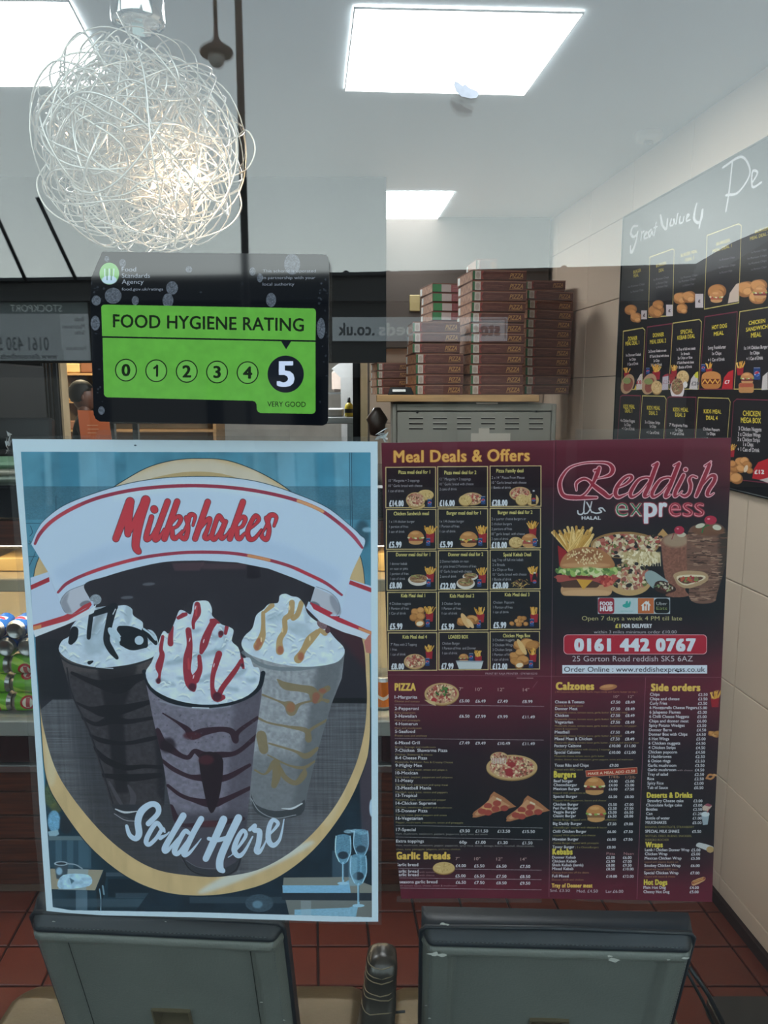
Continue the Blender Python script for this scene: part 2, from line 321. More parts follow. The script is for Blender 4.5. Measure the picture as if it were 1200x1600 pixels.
    c.poly([(236, 1000), (262, 1100), (262, 1270), (246, 1240), (240, 1100)], '#1c1c22', bl=5, alpha=.7, clip=G)
    c.stroke([(92, 1026), (112, 1038), (150, 1045), (195, 1043), (236, 1030)], 3, '#20252b', clip=Im, alpha=.9); c.stroke([(150, 1043), (176, 1045)], 1.5, '#b8c4c9', clip=Im); c.stroke([(104, 1044), (112, 1085), (142, 1150), (176, 1256)], 2, '#23242a', clip=Im)
    # back right glass (caramel)
    g3 = [(378, 1008), (539, 1015), (534, 1060), (518, 1100), (500, 1160), (482, 1230), (476, 1262), (460, 1276), (425, 1278), (400, 1268), (390, 1250), (395, 1150), (400, 1080)]
    G = glass(g3, '#999da0', 0, 31, 0, 0)
    c.poly([(500, 1010), (545, 1010), (480, 1270), (455, 1270)], '#55595c', bl=8, alpha=.7, clip=G); c.rect(380, 1180, 500, 1280, '#5d6164', bl=20, alpha=.6, clip=G)
    for P_ in ([(433, 1062, 2), (446, 1072, 12), (470, 1076, 11), (487, 1080, 14), (494, 1092, 16), (502, 1082, 10), (512, 1076, 9)], [(410, 1086, 3), (440, 1098, 4), (453, 1104, 16), (456, 1112, 14), (470, 1100, 4), (500, 1094, 4), (512, 1096, 6)], [(402, 1122, 4), (420, 1130, 3), (450, 1136, 4), (478, 1142, 8), (482, 1156, 10), (484, 1142, 5), (510, 1126, 4)], [(408, 1150, 16), (412, 1172, 14)], [(420, 1162, 3), (460, 1174, 4), (478, 1182, 9), (496, 1170, 5)], [(418, 1180, 2), (450, 1196, 3), (474, 1200, 5), (492, 1190, 3)], [(398, 1204, 3), (414, 1210, 3), (430, 1192, 11), (432, 1212, 13), (428, 1228, 9)], [(436, 1200, 7), (446, 1216, 8), (462, 1224, 8), (474, 1212, 10), (476, 1204, 5)]): c.stroke(P_, 1., '#80704f', clip=G, alpha=.85)
    c.stroke([(494, 1088, 12), (492, 1096, 8)], 1., '#8a5b48', clip=G, bl=1); c.ell(454, 1106, 7, 8, '#93684b', bl=2, clip=G); c.ell(504, 1080, 6, 4, '#8e5c48', bl=2, clip=G)
    c.poly([(392, 1240), (400, 1258), (430, 1268), (462, 1262), (476, 1250), (470, 1274), (425, 1280), (398, 1268)], '#3c4044', smooth=3, clip=Im); c.stroke([(440, 1264, 1), (456, 1264, 3), (472, 1256, 2)], 1., '#c9cfd0', clip=Im); c.stroke([(392, 1248), (405, 1268), (430, 1279), (462, 1274)], 1.4, '#8f9496', clip=Im)
    c.stroke([(380, 1020), (410, 1040), (450, 1046), (500, 1040), (536, 1022)], 6, '#6d787c', clip=Im, alpha=.8)
    def whip(pts, clip, seed, n, x0, x1, y0, y1):
        # curls and ridges of piped cream
        r = np.random.RandomState(seed)
        for i in range(n):
            x, y = x0+(x1-x0)*r.rand(), y0+(y1-y0)*r.rand(); L_ = 5+11*r.rand(); a = r.uniform(-.9, .7); k = r.uniform(-4, 4); dx, dy = math.cos(a)*L_, math.sin(a)*L_
            P_ = [(x-dx/2, y-dy/2, .8), (x-k*.3, y-abs(k), 2.+1.6*r.rand()), (x+dx/2, y+dy/2, .8)]
            c.stroke([(p, q+2.2, w_*1.3) for p, q, w_ in P_], 1., ['#8ba0ae', '#7d93a2', '#9db0bc'][i % 3], clip=clip, alpha=.42, bl=1); c.stroke(P_, 1., '#e2eef6', clip=clip, alpha=.75)
    # cream of the back left glass
    ct = .86+.2*noise(h, w, 26, 18, 41, 3)
    L1 = c.full(c.poly([(92, 1018), (96, 1002), (108, 994), (112, 978), (135, 955), (160, 948), (182, 947), (196, 946), (206, 952), (208, 962), (222, 972), (224, 982), (238, 986), (246, 1000), (244, 1020), (232, 1030), (195, 1040), (150, 1043), (112, 1034)], '#cddeea', smooth=4, clip=Im, tex=ct))
    whip(0, L1, 61, 55, 95, 245, 950, 1040)
    c.ell(150, 1000, 20, 26, '#90a4ae', rot=30, bl=7, alpha=.5, clip=L1); c.ell(200, 960, 6, 16, '#8ea1aa', bl=3, alpha=.5, clip=L1); c.poly([(150, 948), (176, 946), (150, 980), (140, 1005)], '#7c858b', bl=4, alpha=.6, clip=L1)
    for P_ in ([(116, 985, 12), (114, 996, 13), (110, 1004, 8)], [(142, 962, 7), (139, 985, 7), (138, 997, 6)], [(143, 960, 9), (160, 955, 9), (178, 948, 12)], [(176, 950, 13), (170, 975, 11), (166, 1000, 10), (173, 1016, 10), (182, 1028, 6)], [(188, 984, 12), (204, 992, 26), (220, 996, 18), (226, 1008, 10)], [(190, 1002, 14), (205, 1010, 13), (222, 1008, 12)], [(225, 985, 8), (238, 998, 10), (243, 1006, 5)], [(139, 1036, 6), (144, 1034, 3)]): c.stroke(P_, 1., '#141b23', clip=Im)
    c.ell(217, 1001, 7, 7, '#b5c9d4', rot=30, clip=L1); c.ell(178, 992, 6, 14, '#b3c8d3', rot=-40, clip=L1); c.ell(183, 1004, 3, 8, '#a9bdc8', rot=-20, clip=L1)
    c.stroke([(224, 983, 3), (234, 990, 3), (243, 999, 5)], 1., '#b8ccd6', clip=Im); c.ell(149, 937, 9, 8, '#8d979e', clip=Im, tex=.6+.8*fine); c.stroke([(176, 960, 1.5), (180, 952, 1.5)], 1, '#d0d8dc', clip=Im)
    # cream of the back right glass
    L3 = c.full(c.poly([(377, 1008), (382, 994), (394, 982), (400, 962), (412, 952), (420, 944), (434, 942), (437, 931), (446, 928), (456, 932), (466, 934), (475, 944), (480, 958), (490, 968), (508, 980), (524, 998), (537, 1012), (537, 1024), (524, 1036), (490, 1042), (455, 1041), (420, 1034), (388, 1022)], '#cfe0ec', smooth=4, clip=Im, tex=ct))
    whip(0, L3, 62, 60, 380, 535, 935, 1040)
    c.ell(470, 985, 24, 10, '#93a7b0', rot=25, bl=5, alpha=.5, clip=L3); c.ell(430, 965, 16, 8, '#8fa5ae', rot=-10, bl=5, alpha=.5, clip=L3); c.ell(480, 962, 5, 12, '#8ea2ac', bl=3, alpha=.5, clip=L3)
    for P_ in ([(411, 958, 6), (411, 982, 7), (409, 996, 11), (402, 1010, 13)], [(425, 946, 8), (414, 956, 5)], [(456, 942, 9), (454, 960, 9), (445, 968, 8), (445, 985, 8), (437, 1000, 9), (437, 1018, 12)], [(471, 942, 8), (465, 960, 8), (458, 966, 9)], [(496, 988, 9), (484, 1000, 13), (474, 1016, 9), (466, 1030, 14)], [(500, 985, 7), (508, 990, 8)]): c.stroke(P_, 1., '#b08f5c', clip=L3, alpha=.92)
    for x, y, r_ in ((405, 1004, 5), (401, 1012, 4), (438, 1016, 5), (470, 1026, 5)): c.ell(x, y, r_, r_*1.3, '#a4664a', bl=2, clip=L3)
    for x, y in ((408, 1000), (452, 950), (484, 998), (441, 985)): c.ell(x, y, 1.3, 4, '#dcc79a', clip=L3)
    c.ell(503, 976, 9, 6, '#7c6468', rot=40, clip=Im, tex=.5+fine); c.ell(512, 985, 4, 5, '#5c3b42', clip=Im, tex=.5+fine)
    # front glass
    g2 = [(224, 1048), (411, 1050), (408, 1090), (398, 1160), (392, 1220), (385, 1290), (378, 1335), (368, 1362), (335, 1370), (300, 1362), (284, 1345), (270, 1280), (262, 1240), (254, 1190), (238, 1120)]
    G = glass(g2, '#787480', 0, 51, 0, 0)
    c.poly([(370, 1060), (414, 1060), (380, 1345), (345, 1345)], '#47434c', bl=10, alpha=.6, clip=G); c.rect(260, 1270, 400, 1370, '#3f3d45', bl=14, alpha=.8, clip=G)
    ds = '#33202a'
    for P_ in ([(254, 1115, 2), (275, 1128, 4), (292, 1140, 9), (300, 1150, 13), (318, 1144, 12), (345, 1140, 8), (362, 1144, 10), (368, 1158, 9), (372, 1144, 7), (402, 1122, 5)], [(246, 1142, 8), (252, 1162, 16), (262, 1168, 14), (280, 1180, 8), (294, 1184, 7), (304, 1174, 7), (320, 1182, 14), (345, 1180, 10), (370, 1176, 7), (402, 1150, 7)], [(252, 1188, 5), (270, 1202, 7), (296, 1214, 7), (320, 1216, 12), (352, 1216, 10), (390, 1196, 5)], [(262, 1228, 5), (280, 1242, 6), (300, 1250, 7), (330, 1256, 14), (352, 1250, 9), (390, 1232, 6)], [(266, 1262, 10), (275, 1280, 10), (285, 1290, 6), (330, 1288, 9), (380, 1280, 6)]): c.stroke(P_, 1., ds, clip=G)
    c.poly([(312, 1180), (346, 1182), (346, 1225), (338, 1260), (328, 1270), (318, 1235)], '#23181f', smooth=4, clip=G); c.ell(322, 1188, 12, 8, '#45232a', bl=3, clip=G); c.ell(300, 1150, 14, 6, '#4a2028', bl=3, alpha=.8, clip=G)
    c.ell(262, 1165, 12, 12, '#1e171d', bl=4, clip=G, alpha=.8); c.ell(328, 1288, 18, 5, '#4a2a30', bl=3, clip=G)
    c.poly([(282, 1335), (300, 1352), (335, 1360), (368, 1348), (378, 1330), (370, 1362), (335, 1372), (298, 1362)], '#34363d', smooth=3, clip=Im); c.stroke([(284, 1340), (300, 1362), (336, 1371), (366, 1362), (376, 1342)], 1.3, '#191b20', clip=Im); c.stroke([(290, 1345), (310, 1356), (340, 1358)], 1., '#7f8288', clip=Im, alpha=.6)
    for i in range(50):
        x, y = 240+rg.rand()*160, 1085+rg.rand()*80; c.ell(x, y, .8+rg.rand(), .7+rg.rand()*.6, '#4a4750', alpha=.6, clip=G)
    c.stroke([(225, 1050), (236, 1076), (262, 1094), (300, 1103), (340, 1103), (380, 1092), (404, 1075), (411, 1052)], 7, '#151d26', clip=Im)
    c.stroke([(250, 1096), (280, 1104), (320, 1108), (360, 1104)], 2.5, '#8b9199', clip=Im, alpha=.7); c.stroke([(300, 1106), (326, 1107)], 1.5, '#c6d4da', clip=Im)
    # big cream
    c2 = [(227, 1052), (236, 1036), (242, 1020), (250, 996), (256, 986), (264, 990), (274, 968), (280, 954), (288, 955), (298, 960), (302, 942), (312, 939), (325, 940), (331, 952), (331, 962), (340, 970), (346, 976), (358, 980), (365, 986), (362, 1002), (372, 1012), (378, 1028), (390, 1028), (396, 1042), (404, 1044), (406, 1058), (400, 1076), (378, 1092), (340, 1101), (300, 1100), (262, 1090), (236, 1074)]
    L2 = c.full(c.poly(c2, '#d0e0ec', smooth=3, clip=Im, tex=ct))
    rg = np.random.RandomState(8)
    for x, y, rx, ry, rt in ((282, 1030, 26, 7, -18), (340, 990, 10, 14, 40), (322, 1020, 22, 7, -12), (345, 1010, 7, 18, 25), (300, 1062, 26, 5, 6), (372, 1052, 16, 6, -30), (360, 1075, 14, 5, 20), (262, 1066, 14, 5, 28), (338, 952, 4, 10, 0), (392, 1062, 9, 6, 10), (305, 985, 8, 5, 0), (326, 1056, 10, 5, -20)):
        c.ell(x, y, rx, ry, '#8299a5', rot=rt, bl=4, alpha=.55, clip=L2); c.ell(x-2, y-5, rx*.8, ry*.6, '#d2e4ec', rot=rt, bl=3, alpha=.6, clip=L2)
    c.ell(318, 952, 10, 22, '#cfe2ea', bl=3, alpha=.7, clip=L2); c.ell(285, 985, 9, 14, '#cfe2ea', bl=4, alpha=.7, clip=L2)
    whip(0, L2, 63, 95, 232, 402, 945, 1098)
    red = '#94303c'
    for P_ in ([(286, 960, 5), (278, 966, 5), (290, 960, 6)], [(268, 980, 6), (266, 998, 8), (266, 1006, 9)], [(254, 995, 5), (251, 1014, 6), (253, 1024, 8), (248, 1042, 11), (249, 1054, 4), (247, 1066, 6)], [(308, 945, 9), (308, 958, 11), (302, 972, 6), (302, 982, 4)], [(294, 985, 9), (296, 1008, 9), (293, 1028, 13), (292, 1050, 12), (298, 1068, 17), (302, 1078, 7)], [(311, 1026, 6), (312, 1046, 8), (304, 1062, 14)], [(334, 972, 11), (328, 982, 10), (322, 996, 12), (318, 1008, 12), (314, 1020, 6)], [(330, 970, 6), (342, 972, 6)], [(345, 990, 8), (344, 994, 6)], [(354, 980, 6), (352, 990, 5)], [(342, 1022, 10), (337, 1038, 9), (332, 1058, 7), (332, 1078, 7), (338, 1090, 14), (348, 1090, 8)], [(376, 1032, 4), (370, 1044, 7), (360, 1058, 8), (348, 1074, 8), (342, 1086, 8)], [(377, 1022, 4), (380, 1044, 4)]): c.stroke(P_, 1., red, clip=L2)
    for P_ in ([(294, 1030, 3), (295, 1045, 4)], [(307, 948, 3), (306, 962, 3)], [(334, 1036, 1.5), (332, 1050, 1.5)]): c.stroke(P_, 1., '#c04a4c', clip=L2, alpha=.7)
    for x, y, r_ in ((339, 1089, 7), (247, 1064, 4), (300, 1074, 6), (345, 990, 4), (378, 1040, 3)): c.ell(x, y, r_, r_, '#4c1f2e', bl=2, clip=L2)
    for x, y in ((305, 950), (334, 1040), (296, 1000), (318, 1002), (302, 1058)): c.ell(x, y, .9, 3.5, '#e8d0d4', clip=L2, rot=15)
    # ribbon tails
    tail = '#b9cadd'
    tl = c.poly([(47, 903), (80, 892), (96, 930), (145, 940), (147, 950), (110, 968), (60, 988), (51, 992)], tail, clip=C0)
    c.poly([(51, 985), (80, 978), (140, 952), (150, 945), (146, 958), (100, 978), (54, 996)], '#d0dae6', clip=C0)
    c.poly([(47, 915), (76, 902), (77, 909), (48, 922)], '#a83440'); c.poly([(51, 977), (100, 962), (130, 946), (143, 945), (138, 952), (105, 970), (52, 985)], '#b03a42'); c.poly([(51, 979), (64, 976), (64, 982), (52, 985)], '#cf8a5a', bl=1)
    c.poly([(545, 905), (580, 916), (580, 985), (572, 1000), (500, 972), (478, 950), (482, 940), (530, 965), (540, 930)], tail, clip=C0)
    c.poly([(482, 944), (500, 958), (540, 977), (578, 990), (576, 1000), (536, 988), (500, 972)], '#c9d5e3', clip=C0)
    c.poly([(547, 907), (580, 919), (580, 926), (545, 913)], '#a83440'); c.poly([(484, 942), (496, 946), (530, 965), (580, 987), (580, 992), (528, 972), (490, 952)], '#b03040'); c.poly([(560, 980), (580, 987), (580, 992), (560, 984)], '#d08f5c', bl=1)
    c.poly([(576, 993), (581, 990), (581, 1022), (572, 1020), (569, 1003)], '#b57166', clip=C0)
    # ribbon front
    band = [(48, 850), (58, 828), (70, 812), (100, 790), (148, 771), (200, 756), (250, 748), (305, 745), (360, 747), (410, 755), (462, 772), (510, 793), (545, 820), (562, 836), (570, 850), (548, 900), (535, 950), (531, 962), (518, 963), (500, 955), (484, 944), (492, 918), (460, 904), (420, 889), (370, 879), (315, 876), (260, 878), (210, 888), (165, 901), (131, 914), (141, 942), (120, 958), (102, 958), (92, 940), (75, 895)]
    band = [tuple(q) for q in spline(band[:19], 6)]+band[19:25]+[tuple(q) for q in spline(band[25:34], 6)]+band[34:]
    c.poly([(x, y-1) for x, y in band[:110]]+band[110:], '#223642'); Bm = c.full(c.poly(band, '#bccfe2'))
    c.poly([(x, y+3) for x, y in [(94, 940), (96, 930), (105, 922), (131, 914), (141, 942), (120, 958), (102, 958)]], '#a9adb4', clip=Bm, bl=2)
    for P_ in ([(95, 945), (100, 931), (112, 922), (130, 915), (134, 925), (120, 930), (110, 945), (118, 956), (104, 958)],): (c.poly([(94, 944), (99, 932), (111, 922), (131, 914), (141, 942), (122, 957), (104, 959)], '#b9bdc6', clip=Bm, bl=.6), c.poly([(94, 944), (99, 932), (108, 925), (104, 940), (112, 957), (102, 959)], '#878b94', clip=Bm, bl=2, alpha=.8), c.stroke([(131, 914), (108, 923), (97, 934), (94, 945), (102, 958)], 1.1, '#6f737c', clip=Bm, alpha=.8))
    c.ell(133, 944, 9, 5, '#6a6d75', rot=-15, bl=1, alpha=.8, clip=Bm)
    c.poly([(492, 918), (520, 930), (530, 945), (530, 960), (518, 962), (500, 955), (484, 944)], '#b3b7bf', clip=Bm, bl=1); c.ell(524, 946, 6, 17, '#868a94', rot=-25, bl=2, alpha=.8, clip=Bm); c.stroke([(494, 917), (514, 925), (527, 937), (531, 952), (526, 962)], 1.1, '#6f737c', clip=Bm, alpha=.8); c.ell(492, 946, 9, 5, '#62656f', rot=25, bl=1, clip=Bm)
    c.poly([(484, 941), (494, 945), (520, 958), (514, 963), (490, 952)], '#b03040')
    c.poly([(130, 946), (141, 941), (143, 945), (120, 958), (112, 960)], '#b03a42')
    c.stroke([(97, 958-60), (180, 862), (300, 845), (420, 858), (520, 900)], 26, '#a6bcd2', bl=10, alpha=.5, clip=Bm); c.stroke([(180, 775), (300, 758), (440, 775)], 14, '#cfe0f0', bl=6, alpha=.5, clip=Bm)
    def cstripe(pts, wd):
        P_ = spline([(x, y, wd if 0 < i < len(pts)-1 else wd*.7) for i, (x, y) in enumerate(pts)], 8)
        M = c.stroke(P_, 1., '#98374a', smooth=0)
        return P_
    s1 = cstripe([(54, 850), (62, 834), (80, 815), (110, 796), (150, 779), (200, 767), (250, 761), (305, 759), (360, 762), (410, 769), (460, 781), (500, 797), (530, 818), (552, 838), (566, 856)], 5.4)
    s2 = cstripe([(90, 926), (104, 912), (130, 899), (170, 885), (220, 872), (270, 865), (315, 863), (365, 865), (410, 873), (450, 884), (480, 897), (510, 912), (534, 930)], 5.0)
    for S_, a_, b_, col in ((s1, .72, .80, '#d39b6a'), (s2, .62, .70, '#cf9160'), (s1, .1, .25, '#b4404c'), (s2, .18, .34, '#b83c48'), (s1, .86, .98, '#a94a5e'), (s2, .78, .9, '#b43644')):
        k = S_[int(len(S_)*a_):int(len(S_)*b_)]; c.stroke(k, .92, col, smooth=0, bl=1)
    # lettering "Milkshakes" (brush script), zoom coordinates /3.871
    Z = lambda L: [(150+x/3.871, 740+y/3.871, wd/3.871) for x, y, wd in L]
    W1 = [[(118, 395, 38), (205, 170, 50)], [(205, 170, 46), (190, 350, 36), (195, 368, 26)], [(195, 365, 22), (300, 158, 44)], [(300, 160, 52), (258, 300, 50), (238, 430, 44), (252, 468, 38), (262, 474, 20)],
          [(335, 262, 26), (302, 385, 30), (318, 396, 26), (340, 370, 14), (358, 330, 8)], [(350, 215, 42), (352, 220, 42)],
          [(432, 170, 34), (358, 378, 32), (372, 394, 28), (395, 365, 14), (410, 335, 8)],
          [(490, 170, 34), (412, 395, 34)], [(430, 330, 12), (490, 262, 20), (512, 275, 24), (490, 318, 18), (455, 335, 14)], [(460, 330, 20), (462, 380, 28), (480, 392, 26), (510, 360, 12), (520, 345, 7)],
          [(520, 365, 8), (555, 300, 18), (562, 260, 26), (580, 248, 24), (598, 262, 18), (585, 315, 12)], [(545, 268, 26), (556, 320, 22), (550, 365, 26), (535, 395, 28), (508, 378, 22), (518, 368, 8)],
          [(675, 172, 34), (598, 395, 32)], [(615, 350, 14), (672, 280, 22), (690, 280, 22), (672, 340, 22), (656, 385, 26), (678, 392, 22), (705, 350, 10)],
          [(765, 285, 26), (740, 258, 26), (712, 330, 24), (700, 380, 26), (715, 398, 26), (745, 360, 18), (780, 290, 22)], [(785, 290, 22), (755, 370, 24), (762, 392, 26), (790, 370, 12), (812, 335, 7)],
          [(888, 172, 34), (808, 395, 32)], [(828, 330, 12), (880, 265, 20), (902, 275, 24), (885, 318, 18), (850, 335, 14)], [(855, 330, 20), (852, 380, 26), (870, 394, 26), (900, 360, 12)],
          [(915, 345, 12), (958, 312, 14), (984, 278, 22), (964, 256, 24), (935, 300, 24), (916, 355, 26), (928, 396, 28), (960, 392, 20), (1000, 340, 10)],
          [(1000, 370, 8), (1038, 300, 18), (1045, 262, 28), (1070, 250, 26), (1090, 268, 20), (1076, 318, 14)], [(1030, 270, 26), (1046, 330, 24), (1040, 378, 26), (1026, 400, 26), (1000, 380, 20), (1010, 370, 7)]]
    for col, ex in (('#5a2f3a', 7), ('#c23b44', 0)):
        for L in W1: c.stroke(Z([(x, y, wd+ex) for x, y, wd in L]), 1., col)
    # lettering "Sold Here", zoom coordinates /4.286
    Z = lambda L: [(180+x/4.286, 1240+y/4.286, wd/4.286) for x, y, wd in L]
    W2 = [[(220, 205, 36), (285, 135, 34), (280, 85, 40), (235, 75, 40), (175, 120, 46), (150, 190, 44), (158, 270, 44), (135, 305, 36), (95, 280, 30), (75, 220, 22)],
          [(310, 235, 28), (275, 200, 30), (225, 270, 32), (205, 325, 32), (225, 345, 28), (275, 300, 26), (315, 240, 26), (330, 260, 14)], [(300, 300, 30), (340, 280, 14), (360, 260, 8)],
          [(455, 150, 44), (390, 260, 38), (330, 370, 40), (350, 385, 26), (420, 300, 12)], [(490, 265, 28), (465, 255, 30), (420, 330, 34), (395, 390, 36), (420, 405, 28), (480, 330, 26)],
          [(575, 172, 40), (520, 270, 38), (460, 400, 40), (490, 405, 24), (540, 350, 12), (574, 305, 6)],
          [(725, 175, 50), (660, 320, 46), (605, 440, 42)], [(825, 165, 50), (760, 300, 48), (705, 430, 48), (700, 500, 48), (720, 520, 34)], [(625, 305, 26), (680, 315, 30), (760, 295, 28)],
          [(755, 430, 5), (785, 408, 8), (840, 340, 20), (875, 280, 24), (855, 250, 26), (820, 300, 32), (795, 380, 36), (825, 420, 34), (865, 390, 22), (920, 290, 10)],
          [(900, 245, 24), (935, 215, 24), (930, 250, 28), (965, 255, 36), (960, 330, 36), (945, 385, 36), (965, 395, 26), (1000, 340, 12), (1020, 280, 6)],
          [(1040, 270, 14), (1075, 230, 20), (1090, 200, 24), (1055, 180, 28), (1030, 230, 32), (1025, 310, 36), (1055, 350, 34), (1095, 320, 22), (1115, 260, 14), (1130, 175, 7)]]
    for L in W2: c.stroke(Z(L), 1., '#bcd0e4')
    # crease, paper dirt and edge wear
    c.ell(211, 696, 2, 1.2, '#43525e'); c.a *= (.985+.03*grain)[..., None]
    return c
# ---------------------------------------------------------------- print: little food pictures shared by the menu sheet and the wall board
def f_fries(c, x, y, s, seed=0):
    rg = np.random.RandomState(seed+3)
    for i in range(16):
        a = (rg.rand()-.5)*1.1; L = s*(.75+.35*rg.rand()); bx = x+(rg.rand()-.5)*s*.7
        c.stroke([(bx, y), (bx+math.sin(a)*L, y-math.cos(a)*L)], s*.13, ['#c99a45', '#d9b060', '#b98532'][i % 3], smooth=0)
    c.poly([(x-s*.5, y-s*.15), (x-s*.1, y), (x+s*.55, y-s*.2), (x+s*.45, y+s*.95), (x-s*.35, y+s*.95)], '#8f1f2c')
def f_can(c, x, y, s, k='can'):
    if k == 'bottle':
        c.poly([(x-s*.12, y-s*1.1), (x+s*.12, y-s*1.1), (x+s*.3, y-s*.5), (x+s*.3, y+s*.6), (x-s*.3, y+s*.6), (x-s*.3, y-s*.5)], '#1d1a22'); c.rect(x-s*.13, y-s*1.25, x+s*.13, y-s*1.05, '#b9bcc6')
        c.ell(x, y, s*.26, s*.26, '#aa3b48'); c.ell(x, y+s*.1, s*.24, s*.13, '#3a5fa0'); return
    c.rrect(x-s*.36, y-s*.62, x+s*.36, y+s*.62, s*.1, '#1d3c70'); c.rect(x-s*.34, y-s*.66, x+s*.34, y-s*.58, '#8d98ac')
    c.ell(x, y, s*.27, s*.27, '#c6ccd8', rot=0); c.ell(x-s*.02, y-s*.1, s*.25, s*.13, '#a93242', rot=-20); c.ell(x+s*.02, y+s*.12, s*.24, s*.12, '#27509c', rot=-20)
def f_pizza(c, x, y, rx, ry, seed=0, base='#b5996e', red='#8f4a40', herb=False, spec=1.):
    rg = np.random.RandomState(seed+11)
    c.ell(x, y+ry*.08, rx, ry, '#8d7048'); c.ell(x, y, rx, ry*.97, base); M = c.full(c.ell(x, y, rx*.88, ry*.84, '#b08070'))
    n = int(26+rx*ry*.3*spec)
    for i in range(n):
        a, r = rg.rand()*6.28, math.sqrt(rg.rand())*.85; s = .7+rg.rand()*1.*min(1.6, rx/14)
        c.ell(x+math.cos(a)*r*rx, y+math.sin(a)*r*ry, s*1.2, s*.8, [red, '#cdbb96', '#d8c9aa', '#96403a', '#6a4a3a', '#b9a482'][i % 6], rot=rg.rand()*180, clip=M, alpha=.9)
    if herb:
        for i in range(14): c.ell(x+(rg.rand()-.5)*rx*.7, y-ry*.15+(rg.rand()-.5)*ry*.8, 2.6, 1.3, ['#2f5a30', '#47753c'][i % 2], rot=rg.rand()*180)
def f_garlic(c, x, y, rx, ry, seed=0):
    rg = np.random.RandomState(seed+5); c.ell(x, y+ry*.1, rx, ry, '#8a6c3e'); c.ell(x, y, rx*.97, ry*.93, '#c0a673')
    for i in range(14): c.ell(x+(rg.rand()-.5)*rx*1.2, y+(rg.rand()-.5)*ry*1.2, 1.4, .8, ['#a08550', '#d2be8c'][i % 2], rot=rg.rand()*180, alpha=.8)
def f_burger(c, x, y, s, seed=0, fill='#6b2f2c'):
    c.ell(x, y+s*.42, s*.62, s*.26, '#b58a5c'); c.rrect(x-s*.66, y+s*.05, x+s*.66, y+s*.35, s*.12, fill)
    for i in range(7): c.ell(x-s*.6+i*s*.2, y+s*(.06+.05*(i % 2)), s*.14, s*.09, ['#7fa04e', '#c9c9a8', '#a0403c'][(i+seed) % 3])
    c.poly([(x-s*.62, y+.02*s), (x-s*.55, y-s*.32), (x-s*.28, y-s*.5), (x, y-s*.55), (x+s*.28, y-s*.5), (x+s*.55, y-s*.32), (x+s*.62, y+.02*s)], '#b07c4c', smooth=4); c.ell(x-s*.1, y-s*.32, s*.35, s*.12, '#cfa36e', bl=1, alpha=.7)
def f_nugget(c, x, y, s, seed=0, long=0, cream=0):
    rg = np.random.RandomState(seed+31)
    c.ell(x, y, s*(.95+.7*long), s*(.8-.15*long), '#8e5f34', rot=rg.rand()*60-30); c.ell(x-s*.1, y-s*.12, s*(.8+.7*long), s*(.62-.1*long), ['#bb8750', '#c4935c', '#ad7a45'][seed % 3], rot=rg.rand()*60-30, bl=.6)
    if cream: c.ell(x, y+s*.1, s*.7, s*.45, '#d9cdb8', rot=-10)
def f_doner(c, x, y, rx, ry, seed=0):
    rg = np.random.RandomState(seed+41); c.ell(x, y+ry*.25, rx, ry, '#c9c6c4'); c.ell(x, y, rx*.85, ry*.75, '#8a684c')
    for i in range(26): c.stroke([(x+(rg.rand()-.5)*rx*1.4, y+(rg.rand()-.6)*ry*1.2), (x+(rg.rand()-.5)*rx*1.4, y+(rg.rand()-.6)*ry*1.2)], 1.1, ['#6e4c36', '#a98a62', '#5b3a2c', '#b39e7a', '#6f8a4c'][i % 5], smooth=0, alpha=.85)
